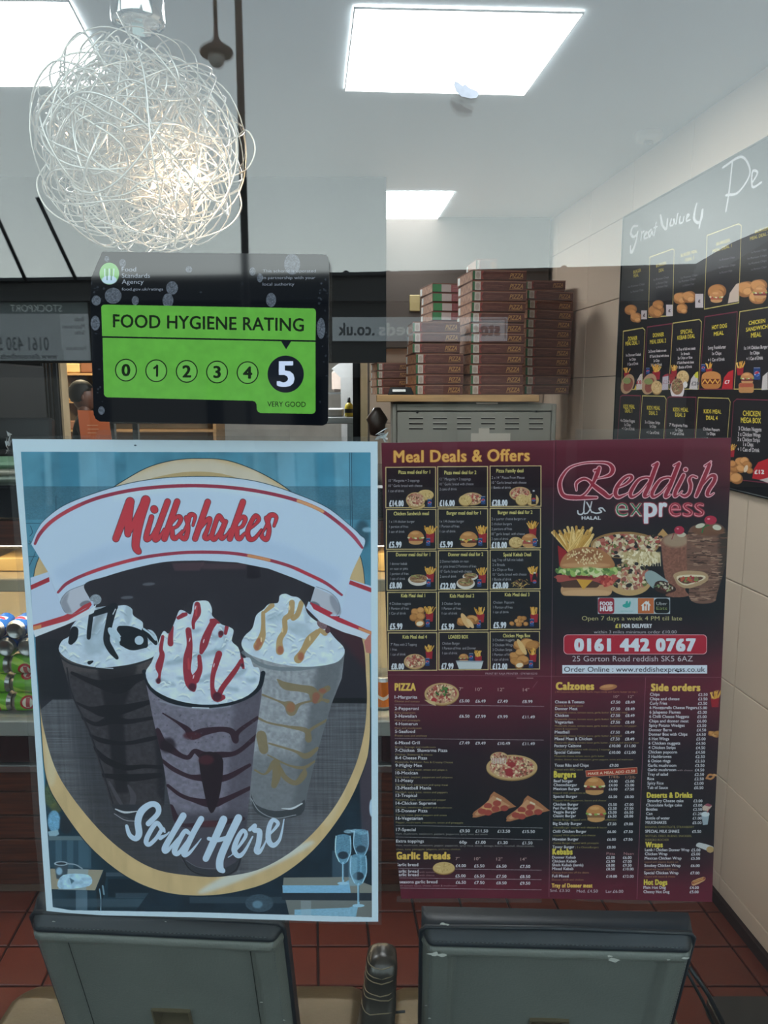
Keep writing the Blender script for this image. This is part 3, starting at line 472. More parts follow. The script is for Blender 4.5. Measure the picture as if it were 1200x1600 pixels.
# ---------------------------------------------------------------- print: the take-away menu sheet
def paint_menu(mp, ext, S):
    c = Canvas(*ext, S, mp, '#15171e'); h, w = c.h, c.w
    # design gradient: plum at head and foot of each page, black between
    yk = [685, 735, 790, 840, 950, 1000, 1040, 1075, 1120, 1180, 1300, 1350, 1385, 1410]
    rk = [1, .8, .3, .08, 0, .3, .8, .95, .7, .2, .02, .4, .9, 1]
    ys = np.linspace(c.v1, c.v1-h/S, h)
    # plane v -> photo row (monotone), sampled through mp
    pr = np.arange(600, 1500, 2.); pv = mp(np.full_like(pr, 870.), pr)[1]
    prow = np.interp(-ys, -pv, pr); R = np.interp(prow, yk, rk)[:, None]
    xw = np.linspace(0, 1, w)[None]
    R = np.clip(R+.16*(noise(h, w, 260, 200, 5, 2)-.5)+.12*np.clip((xw-.93)/.07, 0, 1)+.1*np.clip((.05-xw)/.05, 0, 1), 0, 1)[..., None].astype(np.float32)
    c.a[:] = hexc('#14171e')*(1-R)+hexc('#5c1e30')*R
    c.rect(590, 684, 1150, 700, '#7a4256', alpha=.25, bl=6)
    cream, white, yel = '#d0bd8c', '#c3c7d4', '#d3b35a'
    Y1 = '#c9c179'
    def z1(X, Y): return 590+X/4.211, 680+Y/4.211
    # ------------ page 1: deals
    for ol, of in (('#8c4a26', 1),): c.text(FB, 'Meal Deals & Offers', 615, 722.5, 18, '#d8a85c', w=213, slope=-.012, outline='#7d3524', ow=1.2)
    rows = [(212, 478), (490, 752), (765, 1022), (1036, 1288), (1303, 1550)]
    cols = [(54, 382), (396, 724), (741, 1076)]
    T = [[('Pizza meal deal for 1', ['10 " Margarita + 2 toppings', '10 " Garlic bread with cheese', '1 can of drink'], '£14.00'), ('Pizza meal deal for 2', ['12 " Margarita + 2 toppings', '10 " Garlic bread with cheese', '2 cans of drink'], '£16.00'), ('Pizza Family deal', ['2 x 14 " Pizzas From Meuus', '10 " Garlic bread with cheese', '1 Bottle of drink'], '£28.00')],
         [('Chicken Sandwich meal', ['1 x 1/4 chicken burger', '1 portion of fries', '1 can of drink'], '£5.99'), ('Burger meal deal for 1', ['1x 1/4 cheese burger', '1 Portion of fries', '1 can of drink'], '£5.99'), ('Burger meal deal for 2', ['2 x quarter cheese burgers or', '2 chicken burgers', '2 portions of fries', '10 " garlic bread  with cheese', '2 cans of drink'], '£18.00')],
         [('Donner meal deal for 1', ['1 donner kebab', 'on naan or pitta', '1 portion of fries', '1 can of drink'], '£8.00'), ('Donner meal deal for 2', ['2 Donner kebabs on naan', 'or pitta bread 2 Portions of fries', '10" Garlic bread with cheese', '2 cans of drink'], '£22.00'), ('Speial Kebab Deal', ['Lag Tray off full mix kebab', '2 x Breads', '2 x Chips or Rice', '10 " Garlic bread with cheese', '1 Bottle of drink'], '£20.00')],
         [('Kids Meal deal 1', ['4 Chicken nuggets', '1 Portion of fries', '1 Can of drink'], '£5.99'), ('Kids Meal deal 2', ['3 Chicken Strips', '1 Portion of fries', '1 can of drink'], '£5.99'), ('Kids Meal deal 3', ['Chicken  Popcorn', '1 Portion of fries', '1 can of drink'], '£5.99')],
         [('Kids Meal deal 4', ['7" Pizza with 2 Topping', '1 fries', '1 can of drink'], '£8.00'), ('LOADED BOX', ['Chicken Burger', '1 Portion of fries  and Donner', '1 can of drink'], '£7.99'), ('Chicken Mega Box', ['3 Chicken nuggets', '3 Chicken Wings', '3 Chicken Strips', '1 Portion of fries', '1 can of drink'], '£12.00')]]
    # (title x, title base, title w), (first line x, first base, pitch, widest w)
    L = [[(138, 255, 208, 72, 308, 34, 222), (440, 258, 210, 408, 298, 33, 224), (782, 246, 178, 752, 288, 33, 228)],
         [(106, 528, 232, 76, 578, 33, 168), (455, 524, 224, 410, 576, 33, 160), (792, 520, 228, 750, 560, 33, 228)],
         [(122, 798, 224, 82, 855, 33, 122), (465, 797, 230, 410, 840, 33, 240), (828, 798, 182, 757, 830, 32, 224)],
         [(155, 1068, 158, 78, 1118, 32, 140), (476, 1070, 160, 424, 1118, 32, 124), (838, 1062, 162, 762, 1110, 32, 136)],
         [(165, 1340, 160, 86, 1388, 32, 172), (468, 1340, 128, 426, 1380, 32, 222), (826, 1332, 180, 757, 1358, 32, 144)]]
    PR = [[(76, 468, 96), (408, 466, 100), (752, 464, 104)], [(74, 740, 84), (410, 738, 86), (750, 742, 102)], [(78, 1008, 82), (412, 1012, 102), (757, 1008, 104)], [(80, 1278, 84), (420, 1280, 84), (762, 1270, 86)], [(90, 1542, 84), (420, 1540, 80), (757, 1542, 98)]]
    for r, (ya, yb) in enumerate(rows):
        for k, (xa, xb) in enumerate(cols):
            dx = r*4*(1 if k == 0 else (.5 if k == 1 else 0)); dy = -4*k
            x0, y0 = z1(xa+dx, ya+dy); x1, y1 = z1(xb+dx*.5, yb+dy)
            x1 -= r*.6 if k == 2 else 0
            c.rect(x0, y0, x1, y1, '#14141b', alpha=.72)
            for a, b in (((x0, y0), (x1, y0-.4)), ((x1, y0-.4), (x1, y1-.4)), ((x1, y1-.4), (x0, y1)), ((x0, y1), (x0, y0))): c.stroke([a, b], 1.5, '#bfae80', smooth=0)
            ttl, lines, price = T[r][k]; tx, ty, tw, lx, ly, lp, lw = L[r][k]
            X, Y = z1(tx, ty); c.text(FC, ttl, X, Y, 5.4, Y1, w=tw/4.211, slope=-.008)
            mw = max(FR.tris(q)[:, :, 0].max() for q in lines); sx = lw/4.211/mw
            for i, q in enumerate(lines):
                X, Y = z1(lx, ly+i*lp); c.text(FR, q, X, Y, 4.1, white, w=FR.tris(q)[:, :, 0].max()*sx, slope=-.006)
            px, py, pw = PR[r][k]; X, Y = z1(px, py); c.text(FI, price, X, Y, 8.8, '#c9d2e2', w=pw/4.211)
    # food in the cells
    z = z1
    x, y = z(250, 425); f_garlic(c, *z(316, 392), 13, 8.5, 1); f_garlic(c, *z(258, 462), 13, 6, 2); f_pizza(c, x, y, 15, 12, 1); f_can(c, *z(343, 448), 10)
    f_pizza(c, *z(622, 418), 17, 10, 2, red='#a04040'); f_garlic(c, *z(578, 428), 10.5, 9, 3); f_can(c, *z(695, 430), 10)
    f_pizza(c, *z(938, 385), 16.5, 11, 3, red='#a04040'); f_garlic(c, *z(1020, 425), 10, 10, 5); f_garlic(c, *z(952, 425), 10.5, 9, 4); f_can(c, *z(1028, 425), 12, 'bottle')
    for X, Y, s in ((345, 655, 13), (690, 655, 13), (1020, 620, 12), (345, 920, 12), (688, 925, 12), (1026, 918, 12), (340, 1180, 12), (676, 1185, 12), (1030, 1185, 12), (338, 1430, 11), (662, 1462, 11)): f_fries(c, *z(X, Y), s, X)
    for X, Y in ((333, 704), (676, 704), (1036, 704), (336, 972), (670, 975), (330, 1240), (666, 1245), (1016, 1235), (328, 1495), (616, 1462)): f_can(c, *z(X, Y), 9.5)
    f_can(c, *z(1034, 965), 12, 'bottle')
    f_burger(c, *z(252, 670), 18, 1, '#8f4438'); f_burger(c, *z(600, 680), 20, 0, '#5b3124'); c.poly([z(560, 690), z(585, 712), z(600, 692)], '#c79a48'); f_burger(c, *z(1000, 690), 18, 1, '#99504a'); f_garlic(c, *z(910, 705), 11, 9, 7); f_can(c, *z(1036, 706), 9.5)
    f_doner(c, *z(268, 945), 16, 9, 1); f_doner(c, *z(610, 925), 12, 6, 2); f_doner(c, *z(580, 968), 14.5, 9, 3); f_can(c, *z(336, 975), 9.5); f_can(c, *z(670, 975), 9.5)
    rgd = np.random.RandomState(2)
    for i in range(40): X, Y = z(890+rgd.rand()*100, 950+rgd.rand()*62); c.stroke([(X, Y), (X+(rgd.rand()-.5)*9, Y+(rgd.rand()-.3)*7)], 1.2, ['#b59c62', '#8c7444', '#6a4a34'][i % 3], smooth=0)
    for i, (X, Y, s) in enumerate(((248, 1165, 7), (285, 1155, 6.5), (240, 1200, 7.5), (285, 1195, 7.5))): f_nugget(c, *z(X, Y), s, i)
    f_nugget(c, *z(278, 1238), 8, 5, 0, 1)
    for i, (X, Y, s) in enumerate(((560, 1230, 8), (625, 1215, 9), (600, 1230, 8.5))): f_nugget(c, *z(X, Y), s, i, .3)
    c.ell(*z(578, 1222), 4.5, 13, '#cda878', rot=-28); c.ell(*z(610, 1240), 3.5, 9, '#d2b68c', rot=-35)
    for i in range(13): f_nugget(c, *z(880+rgd.rand()*110, 1240-(i % 3)*20+rgd.rand()*8), 4.2, i)
    f_pizza(c, *z(245, 1490), 17, 12, 9, red='#a0504a'); f_can(c, *z(328, 1495), 9.5)
    f_burger(c, *z(567, 1465), 11, 0); c.poly([z(515, 1485), z(697, 1487), z(682, 1540), z(535, 1540)], '#b9c4ce'); c.poly([z(515, 1485), z(697, 1487), z(690, 1496), z(520, 1494)], '#8e98a6')
    for i, (X, Y, s) in enumerate(((935, 1385, 9), (990, 1375, 11), (1020, 1385, 10), (905, 1455, 8), (945, 1430, 8), (910, 1490, 8), (960, 1480, 9))): f_nugget(c, *z(X, Y), s, i, .25)
    c.ell(*z(950, 1395), 4, 14, '#cfae7a', rot=-30); f_fries(c, *z(1022, 1450), 11, 8); f_nugget(c, *z(935, 1512), 8, 3, 0, 1); f_can(c, *z(1010, 1510), 9.5)
    X, Y = z(710, 1577); c.text(FR, 'PRINT BY RAJA PRINTER : 07476810210', X, Y, 3.1, '#b9b4bc', w=81)
    # ------------ page 2: cover (zoom 4.138)
    z = lambda X, Y: (860+X/4.138, 680+Y/4.138)
    y4 = lambda L: [(865+x/4.444, 700+y/4.444, wd/4.444) for x, y, wd in L]
    Rd = [[(300, 345, 20), (140, 345, 34), (70, 330, 30), (45, 270, 30), (55, 210, 26), (110, 140, 18), (200, 108, 14), (300, 100, 16), (380, 108, 22), (412, 145, 34), (395, 185, 28), (340, 205, 14), (300, 212, 12)],
          [(100, 350, 14), (200, 335, 18), (260, 270, 20), (300, 190, 34), (318, 140, 30)], [(285, 158, 20), (325, 145, 14)], [(160, 295, 10), (160, 245, 22), (205, 215, 22), (245, 225, 20), (285, 265, 32), (345, 310, 36), (385, 340, 28), (415, 320, 10)],
          [(450, 275, 14), (505, 250, 20), (545, 210, 26), (530, 192, 20), (490, 210, 24), (445, 265, 30), (430, 315, 32), (450, 342, 26), (500, 325, 14)], [(500, 325, 12), (540, 300, 10), (560, 280, 8)],
          [(680, 210, 20), (640, 205, 18), (590, 225, 24), (545, 290, 30), (535, 325, 28), (550, 340, 22), (600, 310, 14), (660, 240, 12)], [(722, 110, 30), (705, 150, 34), (665, 260, 34), (635, 325, 32), (645, 338, 18), (670, 325, 10)], [(690, 122, 16), (725, 100, 12)],
          [(825, 210, 20), (790, 205, 18), (740, 225, 24), (695, 290, 30), (685, 325, 28), (700, 340, 22), (750, 310, 14), (810, 240, 12)], [(872, 110, 30), (855, 150, 34), (812, 260, 34), (780, 330, 32), (792, 340, 18), (815, 325, 10)], [(838, 122, 16), (875, 100, 12)],
          [(905, 190, 30), (885, 230, 32), (850, 300, 32), (845, 335, 26), (870, 325, 12), (895, 300, 8)], [(918, 150, 30), (920, 151, 30)],
          [(995, 205, 18), (965, 195, 16), (945, 220, 26), (955, 260, 28), (945, 310, 26), (915, 335, 24), (885, 325, 16)],
          [(1085, 115, 30), (1065, 165, 34), (1020, 270, 34), (992, 335, 26)], [(1052, 125, 14), (1095, 95, 12)], [(1030, 265, 14), (1085, 200, 22), (1120, 195, 30), (1118, 230, 32), (1080, 290, 32), (1070, 325, 28), (1090, 332, 14), (1115, 315, 10)]]
    for col, ex in (('#dcaab8', 7), ('#8e2b3f', -7)):
        for L_ in Rd: c.stroke(y4([(x, y, max(wd+ex, 4)) for x, y, wd in L_]), 1., col)
    x = 962
    for ch, colr, oc, wch, f in (('e', '#2a6a48', '#cfc9cc', 22.5, FR), ('x', '#2a6a48', '#cfc9cc', 22, FR), ('p', '#cdd3e2', '#80304a', 23.5, FB), ('r', '#cdd3e2', '#80304a', 15.5, FB), ('e', '#8a2236', '#dc98a4', 21.5, FR), ('s', '#8a2236', '#dc98a4', 18.5, FR), ('s', '#8a2236', '#dc98a4', 18, FR)):
        c.text(f, ch, x, 807, 31, colr, w=wch-2.5, outline='#a03a4c', ow=2.0); c.text(f, ch, x, 807, 31, oc if f is FR else colr, w=wch-2.5)
        if f is FR:
            T_ = f.tris(ch); c.text(FT, ch, x+1.2, 806.3, 30, colr, w=wch-4.6)
        x += wch
    c.text(FS, 'HALAL', 909, 812, 5.2, '#c5cbd8', w=30)
    for L_ in ([(946, 799, 2), (941, 794, 2.5), (936, 795, 2), (940, 800, 3), (932, 802, 2.5), (925, 800, 2.5)], [(925, 801, 2), (921, 792, 2.5), (917, 785, 2.2)], [(925, 784, 2.2), (922, 796, 2.2), (918, 802, 2.4)], [(918, 802, 2.4), (913, 802, 2.4), (913, 790, 2.4), (914, 783, 2)], [(913, 800, 2.6), (909, 804, 2.6), (904, 803, 2.4), (903, 798, 2)]): c.stroke(L_, .85, '#c5cbd8')
    # the food group
    zf = lambda X, Y: (860+X/4.286, 810+Y/4.286); k = 1/4.286
    rg = np.random.RandomState(12)
    c.poly([zf(50, 180), zf(110, 220), zf(110, 320), zf(60, 320)], '#8a1c26')
    for i in range(46):
        a = (i/46-.5)*1.5+.12*(rg.rand()-.5); X0 = 120+rg.rand()*130; Y0 = 220; L_ = 110+60*rg.rand()
        p0, p1 = zf(X0, Y0), zf(X0+math.sin(a)*L_, Y0-math.cos(a)*L_); c.stroke([p0, p1], 16*k, ['#c49a52', '#d9b878', '#b58a42', '#e0c48c'][i % 4], smooth=0); c.stroke([(p0[0]+.8, p0[1]), (p1[0]+.8, p1[1])], 3*k, '#8f6a30', smooth=0, alpha=.6)
    def scat(cx, cy, rx, ry, n, cols, s0, s1, clip=None):
        for i in range(n):
            a, r = rg.rand()*6.28, math.sqrt(rg.rand()); s = s0+(s1-s0)*rg.rand()
            X, Y = zf(cx+math.cos(a)*r*rx, cy+math.sin(a)*r*ry); c.ell(X, Y, s*k*1.3, s*k*.8, cols[i % len(cols)], rot=rg.rand()*180, clip=clip)
    topp = ['#8c5a52', '#c4b49a', '#d0c6b0', '#9a4a46', '#5f6a3c', '#b39a78', '#2a2326', '#a8645a', '#cabfa4']
    c.ell(*zf(500, 180), 230*k, 90*k, '#8f6f48'); M = c.full(c.ell(*zf(500, 185), 215*k, 80*k, '#a2816a')); scat(500, 185, 215, 78, 330, topp, 6, 17, M)
    c.poly([zf(720, 110), zf(755, 70), zf(790, 110), zf(760, 140)], '#b08a5a'); scat(700, 150, 60, 40, 60, topp, 6, 14)
    c.ell(*zf(530, 420), 150*k, 100*k, '#b39468'); M = c.full(c.ell(*zf(530, 390), 150*k, 92*k, '#a98a6c')); scat(530, 385, 150, 90, 260, topp, 7, 18, M)
    c.rect(*zf(480, 225), *zf(740, 300), '#b3a27c', bl=2); scat(610, 265, 130, 50, 110, ['#cfc2a0', '#b7a57c', '#d6ccb0', '#9c8a62', '#e0d8c0'], 6, 14)
    for i in range(9): c.stroke([zf(600+i*17, 260), zf(604+i*17, 320)], 4*k, '#d8cfb2', smooth=0)
    for X, Y in ((575, 190), (578, 305), (440, 230), (540, 350)): c.ell(*zf(X, Y), 14*k, 11*k, '#201c22')
    # burger
    c.rrect(*zf(70, 445), *zf(415, 520), 8, '#b38c68'); c.ell(*zf(245, 500), 165*k, 22*k, '#c29d78', bl=1)
    c.rrect(*zf(70, 395), *zf(330, 465), 6, '#4a332a'); c.poly([zf(50, 380), zf(430, 385), zf(440, 420), zf(380, 460), (zf(320, 430)), zf(200, 408), zf(60, 430), zf(45, 410)], '#9c4a48', smooth=2); c.poly([zf(120, 385), zf(320, 390), zf(300, 405), zf(130, 402)], '#6b2329')
    c.poly([zf(175, 408), zf(285, 415), zf(222, 480)], '#c3953c'); scat(380, 420, 50, 30, 40, ['#a33c3a', '#c46a5c', '#8a2c30'], 6, 14)
    scat(250, 350, 205, 26, 170, ['#6f9050', '#8fae62', '#4f7440', '#a9c07c', '#c6cfa2'], 9, 20)
    c.poly([zf(70, 330), zf(80, 270), zf(130, 220), zf(200, 196), zf(280, 194), zf(350, 215), zf(410, 265), zf(430, 325), zf(340, 335), zf(250, 322), zf(150, 335)], '#a2714c', smooth=5)
    c.ell(*zf(240, 315), 165*k, 18*k, '#c49a72', bl=2, alpha=.7); c.ell(*zf(240, 240), 110*k, 35*k, '#7a4a30', bl=4, alpha=.6)
    scat(240, 258, 130, 50, 75, ['#d9c8a4', '#c8b288'], 5, 7)
    # wrap, shake, doner towers
    c.poly([zf(745, 150), zf(780, 115), zf(850, 95), zf(920, 110), zf(940, 150), zf(925, 400), zf(905, 480), zf(930, 520), zf(830, 530), zf(770, 515), zf(820, 480), zf(770, 400), zf(750, 250)], '#80564a', smooth=3, tex=.8+.35*noise(h, w, 5, 5, 77, 2)); c.ell(*zf(840, 150), 85*k, 45*k, '#a1907c', bl=4, alpha=.8); c.ell(*zf(880, 110), 30*k, 16*k, '#b8b4a4'); c.ell(*zf(865, 80), 34*k, 28*k, '#a02a44'); c.ell(*zf(855, 70), 8*k, 5*k, '#d58898'); c.stroke([zf(830, 100), zf(815, 140)], 5*k, '#7c3038')
    D = c.full(c.poly([zf(925, 90), zf(1000, 40), zf(1120, 35), zf(1180, 80), zf(1195, 160), zf(1170, 330), zf(1120, 500), zf(1100, 560), zf(1000, 572), zf(935, 540), zf(930, 440), zf(915, 300)], '#6d5148', smooth=4))
    c.rect(*zf(1130, 60), *zf(1200, 560), '#2a2624', bl=6, alpha=.75, clip=D)
    for i in range(190):
        X, Y = 915+rg.rand()*230, 90+rg.rand()*470; L_ = 20+rg.rand()*45; c.stroke([zf(X, Y), zf(X+L_*.5, Y+6*(rg.rand()-.3)), zf(X+L_, Y+10*(rg.rand()-.5))], (3+5*rg.rand())*k, ['#8f7263', '#4c342e', '#a38676', '#3a2824', '#7c5a4c'][i % 5], clip=D, alpha=.85)
    c.ell(*zf(1060, 80), 110*k, 38*k, '#6b4a3a', bl=2, clip=D); c.ell(*zf(1005, 50), 32*k, 15*k, '#bdbcb0', rot=-15); c.ell(*zf(1118, 62), 30*k, 18*k, '#c2c2b6', rot=10); c.stroke([zf(1065, 45), zf(1030, 60), zf(1018, 95)], 8*k, '#2e6a3c'); c.ell(*zf(1075, 12), 42*k, 30*k, '#a82a46'); c.ell(*zf(1062, 4), 10*k, 6*k, '#d890a0')
    c.poly([zf(635, 370), zf(680, 350), zf(760, 400), zf(790, 430), zf(705, 440), zf(690, 470), zf(645, 420)], '#8b9ea4', smooth=3); c.poly([zf(705, 430), zf(760, 420), zf(835, 460), zf(835, 490), zf(760, 505), zf(705, 480)], '#35201f', smooth=3); scat(770, 460, 55, 30, 40, ['#5d2e2c', '#8a9a70', '#b9b4a6', '#2a1818'], 5, 10); c.stroke([zf(690, 460), zf(740, 450)], 5*k, '#4f7a5a')
    c.poly([zf(828, 375), zf(900, 352), zf(1020, 358), zf(1060, 390), zf(1040, 430), zf(930, 470), zf(860, 450), zf(835, 410)], '#a98f72', smooth=3); c.poly([zf(850, 390), zf(930, 378), zf(1030, 384), zf(1030, 410), zf(920, 450), zf(865, 430)], '#d2c7b0', smooth=3); c.poly([zf(865, 398), zf(1010, 392), zf(1015, 410), zf(920, 440), zf(870, 425)], '#5a3a30', smooth=2); scat(935, 412, 65, 18, 50, ['#93303c', '#7a6a50', '#6e8a4c', '#b0503c'], 5, 10)
    # delivery badges
    c.rect(*z(308, 1052), *z(776, 1157), '#a9b6c4')
    c.rrect(*z(310, 1054), *z(414, 1155), 4, '#8c2236'); c.text(FI, 'FOOD', *z(322, 1102), 5.6, '#d2d6e2', w=82/4.138); c.text(FI, 'HUB', *z(322, 1138), 7.2, '#d2d6e2', w=82/4.138)
    c.rect(*z(416, 1055), *z(566, 1154), '#a9c0cc'); c.poly([z(468, 1098), z(488, 1090), z(490, 1076), z(502, 1072), z(505, 1092), z(517, 1070), z(522, 1086), z(515, 1112), z(492, 1118), z(470, 1110)], '#2f9a96'); c.text(FR, 'deliveroo', *z(454, 1142), 1.8, '#6ba3a6', w=80/4.138)
    c.rect(*z(568, 1055), *z(670, 1154), '#b0613a'); c.poly([z(586, 1104), z(620, 1072), z(634, 1080), z(634, 1072), z(640, 1072), z(640, 1086), z(652, 1102), z(644, 1104), z(642, 1136), z(594, 1136), z(594, 1106)], '#cfd2da'); c.stroke([z(612, 1102), z(612, 1136)], 1.2, '#b0613a'); c.stroke([z(628, 1098), z(628, 1136)], 1.6, '#b0613a'); c.ell(*z(612, 1100), 1.5, 2.2, '#b0613a')
    c.rrect(*z(674, 1057), *z(772, 1153), 5, '#101418'); c.text(FR, 'Uber', *z(687, 1100), 4.9, '#c9cfd8', w=70/4.138); c.text(FR, 'Eats', *z(687, 1130), 4.9, '#8fa062', w=70/4.138)
    c.text(FR, 'Open 7 days a week 4 PM till late', *z(205, 1199), 6.6, '#c3bd86', w=648/4.138); c.text(FI, '£1', *z(421, 1247), 6, '#c9bd5c', w=34/4.138); c.text(FI, 'FOR DELIVERY', *z(463, 1247), 6, '#c4cad8', w=196/4.138); c.text(FR, 'within 3 miles minimum order £10.00', *z(282, 1283), 4.6, '#bfc2cf', w=536/4.138)
    c.rrect(*z(86, 1290), *z(1015, 1419), 6.5, '#d6a6b2'); c.rrect(*z(90, 1294), *z(1011, 1415), 6, '#a32238'); c.text(FI, '0161 442 0767', *z(155, 1396), 18.5, '#ccd5e6', w=788/4.138)
    c.text(FR, '25 Gorton Road reddish SK5 6AZ', *z(143, 1464), 8.4, '#c6c7d3', w=780/4.138); c.rect(*z(78, 1488), *z(1016, 1543), '#ccd6ea'); c.text(FR, 'Order Online : www.reddishexpress.co.uk', *z(90, 1532), 7.9, '#2a2433', w=912/4.138)
    for X, Y, r_ in ((812, 1524, 1.6), (828, 1530, 1.8), (846, 1522, 1.4)): c.ell(*z(X, Y), r_, r_*.7, '#161822')
    c.rect(868, 690, 869, 1056, '#22141c', alpha=.5)
    # ------------ page 3: pizza (zoom 4.286)
    z = lambda X, Y: (590+X/4.286, 1050+Y/4.286)
    def t(f, s, X, Y, cap, col, wd=None, **k): c.text(f, s, *z(X, Y), cap/4.286, col, w=None if wd is None else wd/4.286, **k)
    t(FI, 'PIZZA', 114, 125, 46, yel, 142); t(FI, 'Garlic Breads', 122, 1256, 46, yel, 366)
    for s, X in (('7"', 546), ('10"', 656), ('12"', 806), ('14"', 974)): t(FR, s, X, 128+(X-546)*.01, 22, '#c0a9a8', 26 if s == '7"' else 42)
    for s, X in (('7"', 522), ('10"', 648), ('12"', 796), ('14"', 958)): t(FR, s, X, 1263+(X-546)*.01, 20, '#c0a9a8', 26 if s == '7"' else 40)
    items = [('1-Margarita', 180, 152, 'Cheese and tomato', 168), ('2-Pepperoni', 256, 160, 'Extra pepperoni', 138), ('3-Hawaiian', 307, 146, 'Ham and pineapple', 170), ('4-Homerun', 359, 152, 'Ham and mushroom', 178), ('5-Seafood', 410, 134, 'Prawn tuna and anchovy', 214), ('6-Mixed Grill', 486, 166, 'Bacon, Sausage and mushroom', 272), ('7-Chicken  Shawarma Pizza', 537, 350, 'Chicken  Shawarma & cheese', 250), ('8-4 Cheese Pizza', 587, 214, 'Mozzarella, Parmesan, Feta & Creamy Cheese', 386), ('9-Mighty Mex', 638, 180, 'Chicken, Spicy meat, onion and jalapeño', 348), ('10-Mexican', 688, 150, 'Spicy meat, pepper, pepperoni and jalapeno', 382), ('11-Meaty', 739, 120, 'Sausage, ham, pepperoni and spicy meat', 352), ('12-Meatball Mania', 789, 238, 'Meatball, spicy meat, onion and peppers', 348), ('13-Tropical', 839, 142, 'Pepperoni, ham, sweetcorn and pepper', 338), ('14-Chicken Supreme', 891, 270, 'Chicken, sweetcorn, pepper and mushroom', 376), ('15-Donner Pizza', 942, 212, 'Donner meat, green peppers and onion', 340), ('16-Vegetarian', 992, 180, 'Pepper, mushroom, sweetcorn, onion and pineapple', 450), ('17-Special', 1068, 132, 'Ham, mushroom, sweetcorn, peppers, pepperoni, spicy meat and onion', 612), ('Extra toppings', 1145, 186, 'Ham, mushroom, sweetcorn, pepper, pepperoni, spicy meat, onion, sausage, bacon, meatball, sliced tomato,', 926)]
    for i, (a, Y, wd, b, w2) in enumerate(items):
        X = 114+i*.6; t(FM, a, X, Y, 20, white, wd); t(FR, b, X, Y+24, 12.5, '#a9a06a' if i not in (16, 17) else '#9fa0a0', w2, slope=.006)
    t(FR, 'olives, tuna, pineapple, jalapeno, anchovy, chicken', 124, 1196, 12, '#a9a06a', 430)
    P4 = ((548, 205, '£5.00 £6.49 £7.49 £8.99'), (548, 308, '£6.50 £7.99 £9.99 £11.49'), (548, 487, '£7.49 £9.49 £10.49 £11.49'), (550, 1076, '£9.50 £11.50 £13.50 £15.50'), (548, 1152, '60p £1.00 £1.20 £1.50'), (524, 1310, '£4.00 £5.50 £6.50 £7.50'), (522, 1378, '£5.00 £6.50 £7.50 £8.50'), (524, 1422, '£6.50 £7.50 £8.50 £9.50'))
    for X0, Y, s in P4:
        for X, q in zip((X0, 656 if Y < 1200 else 648, 804 if Y < 1200 else 796, 970 if Y < 1200 else 955), s.split()): t(FM, q, X, Y+(X-548)*.012, 19, white, (68 if len(q) == 5 else 84) if q != '60p' else 50)
    for Y in (222, 448, 1030, 1108): 
        a, b = z(112+Y*.01, Y), z(1118-Y*.012, Y+(10 if Y < 900 else 18)); c.stroke([a, b], .7, '#a9a9b4', smooth=0, alpha=.85)
    for Y in (1318, 1382, 1450): a, b = z(118, Y), z(1098, Y+12); c.stroke([a, b], .7, '#a9a9b4', smooth=0, alpha=.85)
    t(FM, 'Garlic bread', 120, 1303, 20, white, 152); t(FM, 'Garlic bread', 120, 1347, 20, white, 154); t(FR, 'with tomato', 280, 1349, 12, '#9c8a90', 104); t(FM, 'Garlic bread', 120, 1370, 20, white, 154); t(FR, 'with cheese', 280, 1370, 12, '#9c8a90', 100); t(FM, '4 seasons garlic bread', 120, 1418, 20, white, 280); t(FR, 'With tomato sauce, cheese, onion & mushroom', 128, 1440, 12, '#a09098', 404)
    f_pizza(c, *z(430, 148), 27, 17.5, 21, red='#9a4444', herb=True, spec=1.3); c.ell(*z(378, 190), 4.5, 3.4, '#a02f38'); c.poly([z(312, 188), z(385, 200), z(390, 230), z(345, 212)], '#c0ab84')
    f_pizza(c, *z(900, 640), 40, 20, 22, red='#9a4444', spec=1.1); f_pizza(c, *z(815, 575), 14, 9, 23); 
    for i in range(9): c.stroke([z(765+i*12, 580), z(768+i*11, 615)], 1., '#cfcfd6', smooth=0)
    for X, Y in ((900, 622), (885, 685), (880, 665)): c.ell(*z(X, Y), 6, 4, '#8e2f36')
    for ox, oy in ((0, 0), (226, 26)):
        q = lambda X, Y: z(X+ox, Y+oy)
        c.poly([q(780, 803), q(915, 895), q(900, 912), q(660, 978), q(640, 965), q(645, 940), q(740, 870)], '#9c6a4c', smooth=2); M = c.full(c.poly([q(775, 830), q(890, 900), q(665, 965), q(650, 955)], '#b58a68'))
        for X, Y in ((800, 882), (740, 900), (700, 935), (790, 920), (740, 945), (850, 915)): c.ell(*q(X, Y), 6.4, 4.6, '#94443c')
        c.stroke([q(800, 850), q(825, 862)], 3, '#c9bca6'); c.stroke([q(705, 915), q(760, 920)], 1.4, '#c8a56c')
    f_garlic(c, *z(444, 1315), 17.5, 10, 9)
    # ------------ page 4: calzones and the rest
    z = lambda X, Y: (850+X/4.286, 1050+Y/4.286)
    def tt(f, s, X, Y, cap, col, wd=None, **k):
        c.text(f, s, *z(X, Y), cap/4.286, col, w=None if wd is None else wd/4.286, **k)
    tt(FI, 'Calzones', 80, 120, 48, yel, 258); tt(FR, '( All Calzones Served With Garlic mayo inside and Garlic butter on top )', 76, 141, 12, '#b58a60', 550); tt(FR, '10"', 468, 176, 18, '#c0a9a8', 36); tt(FR, '12"', 566, 176, 18, '#c0a9a8', 36)
    c.ell(*z(432, 104), 14, 4.6, '#a5704c', rot=-6); c.ell(*z(425, 98), 10, 2.4, '#c08c62', rot=-6, bl=1)
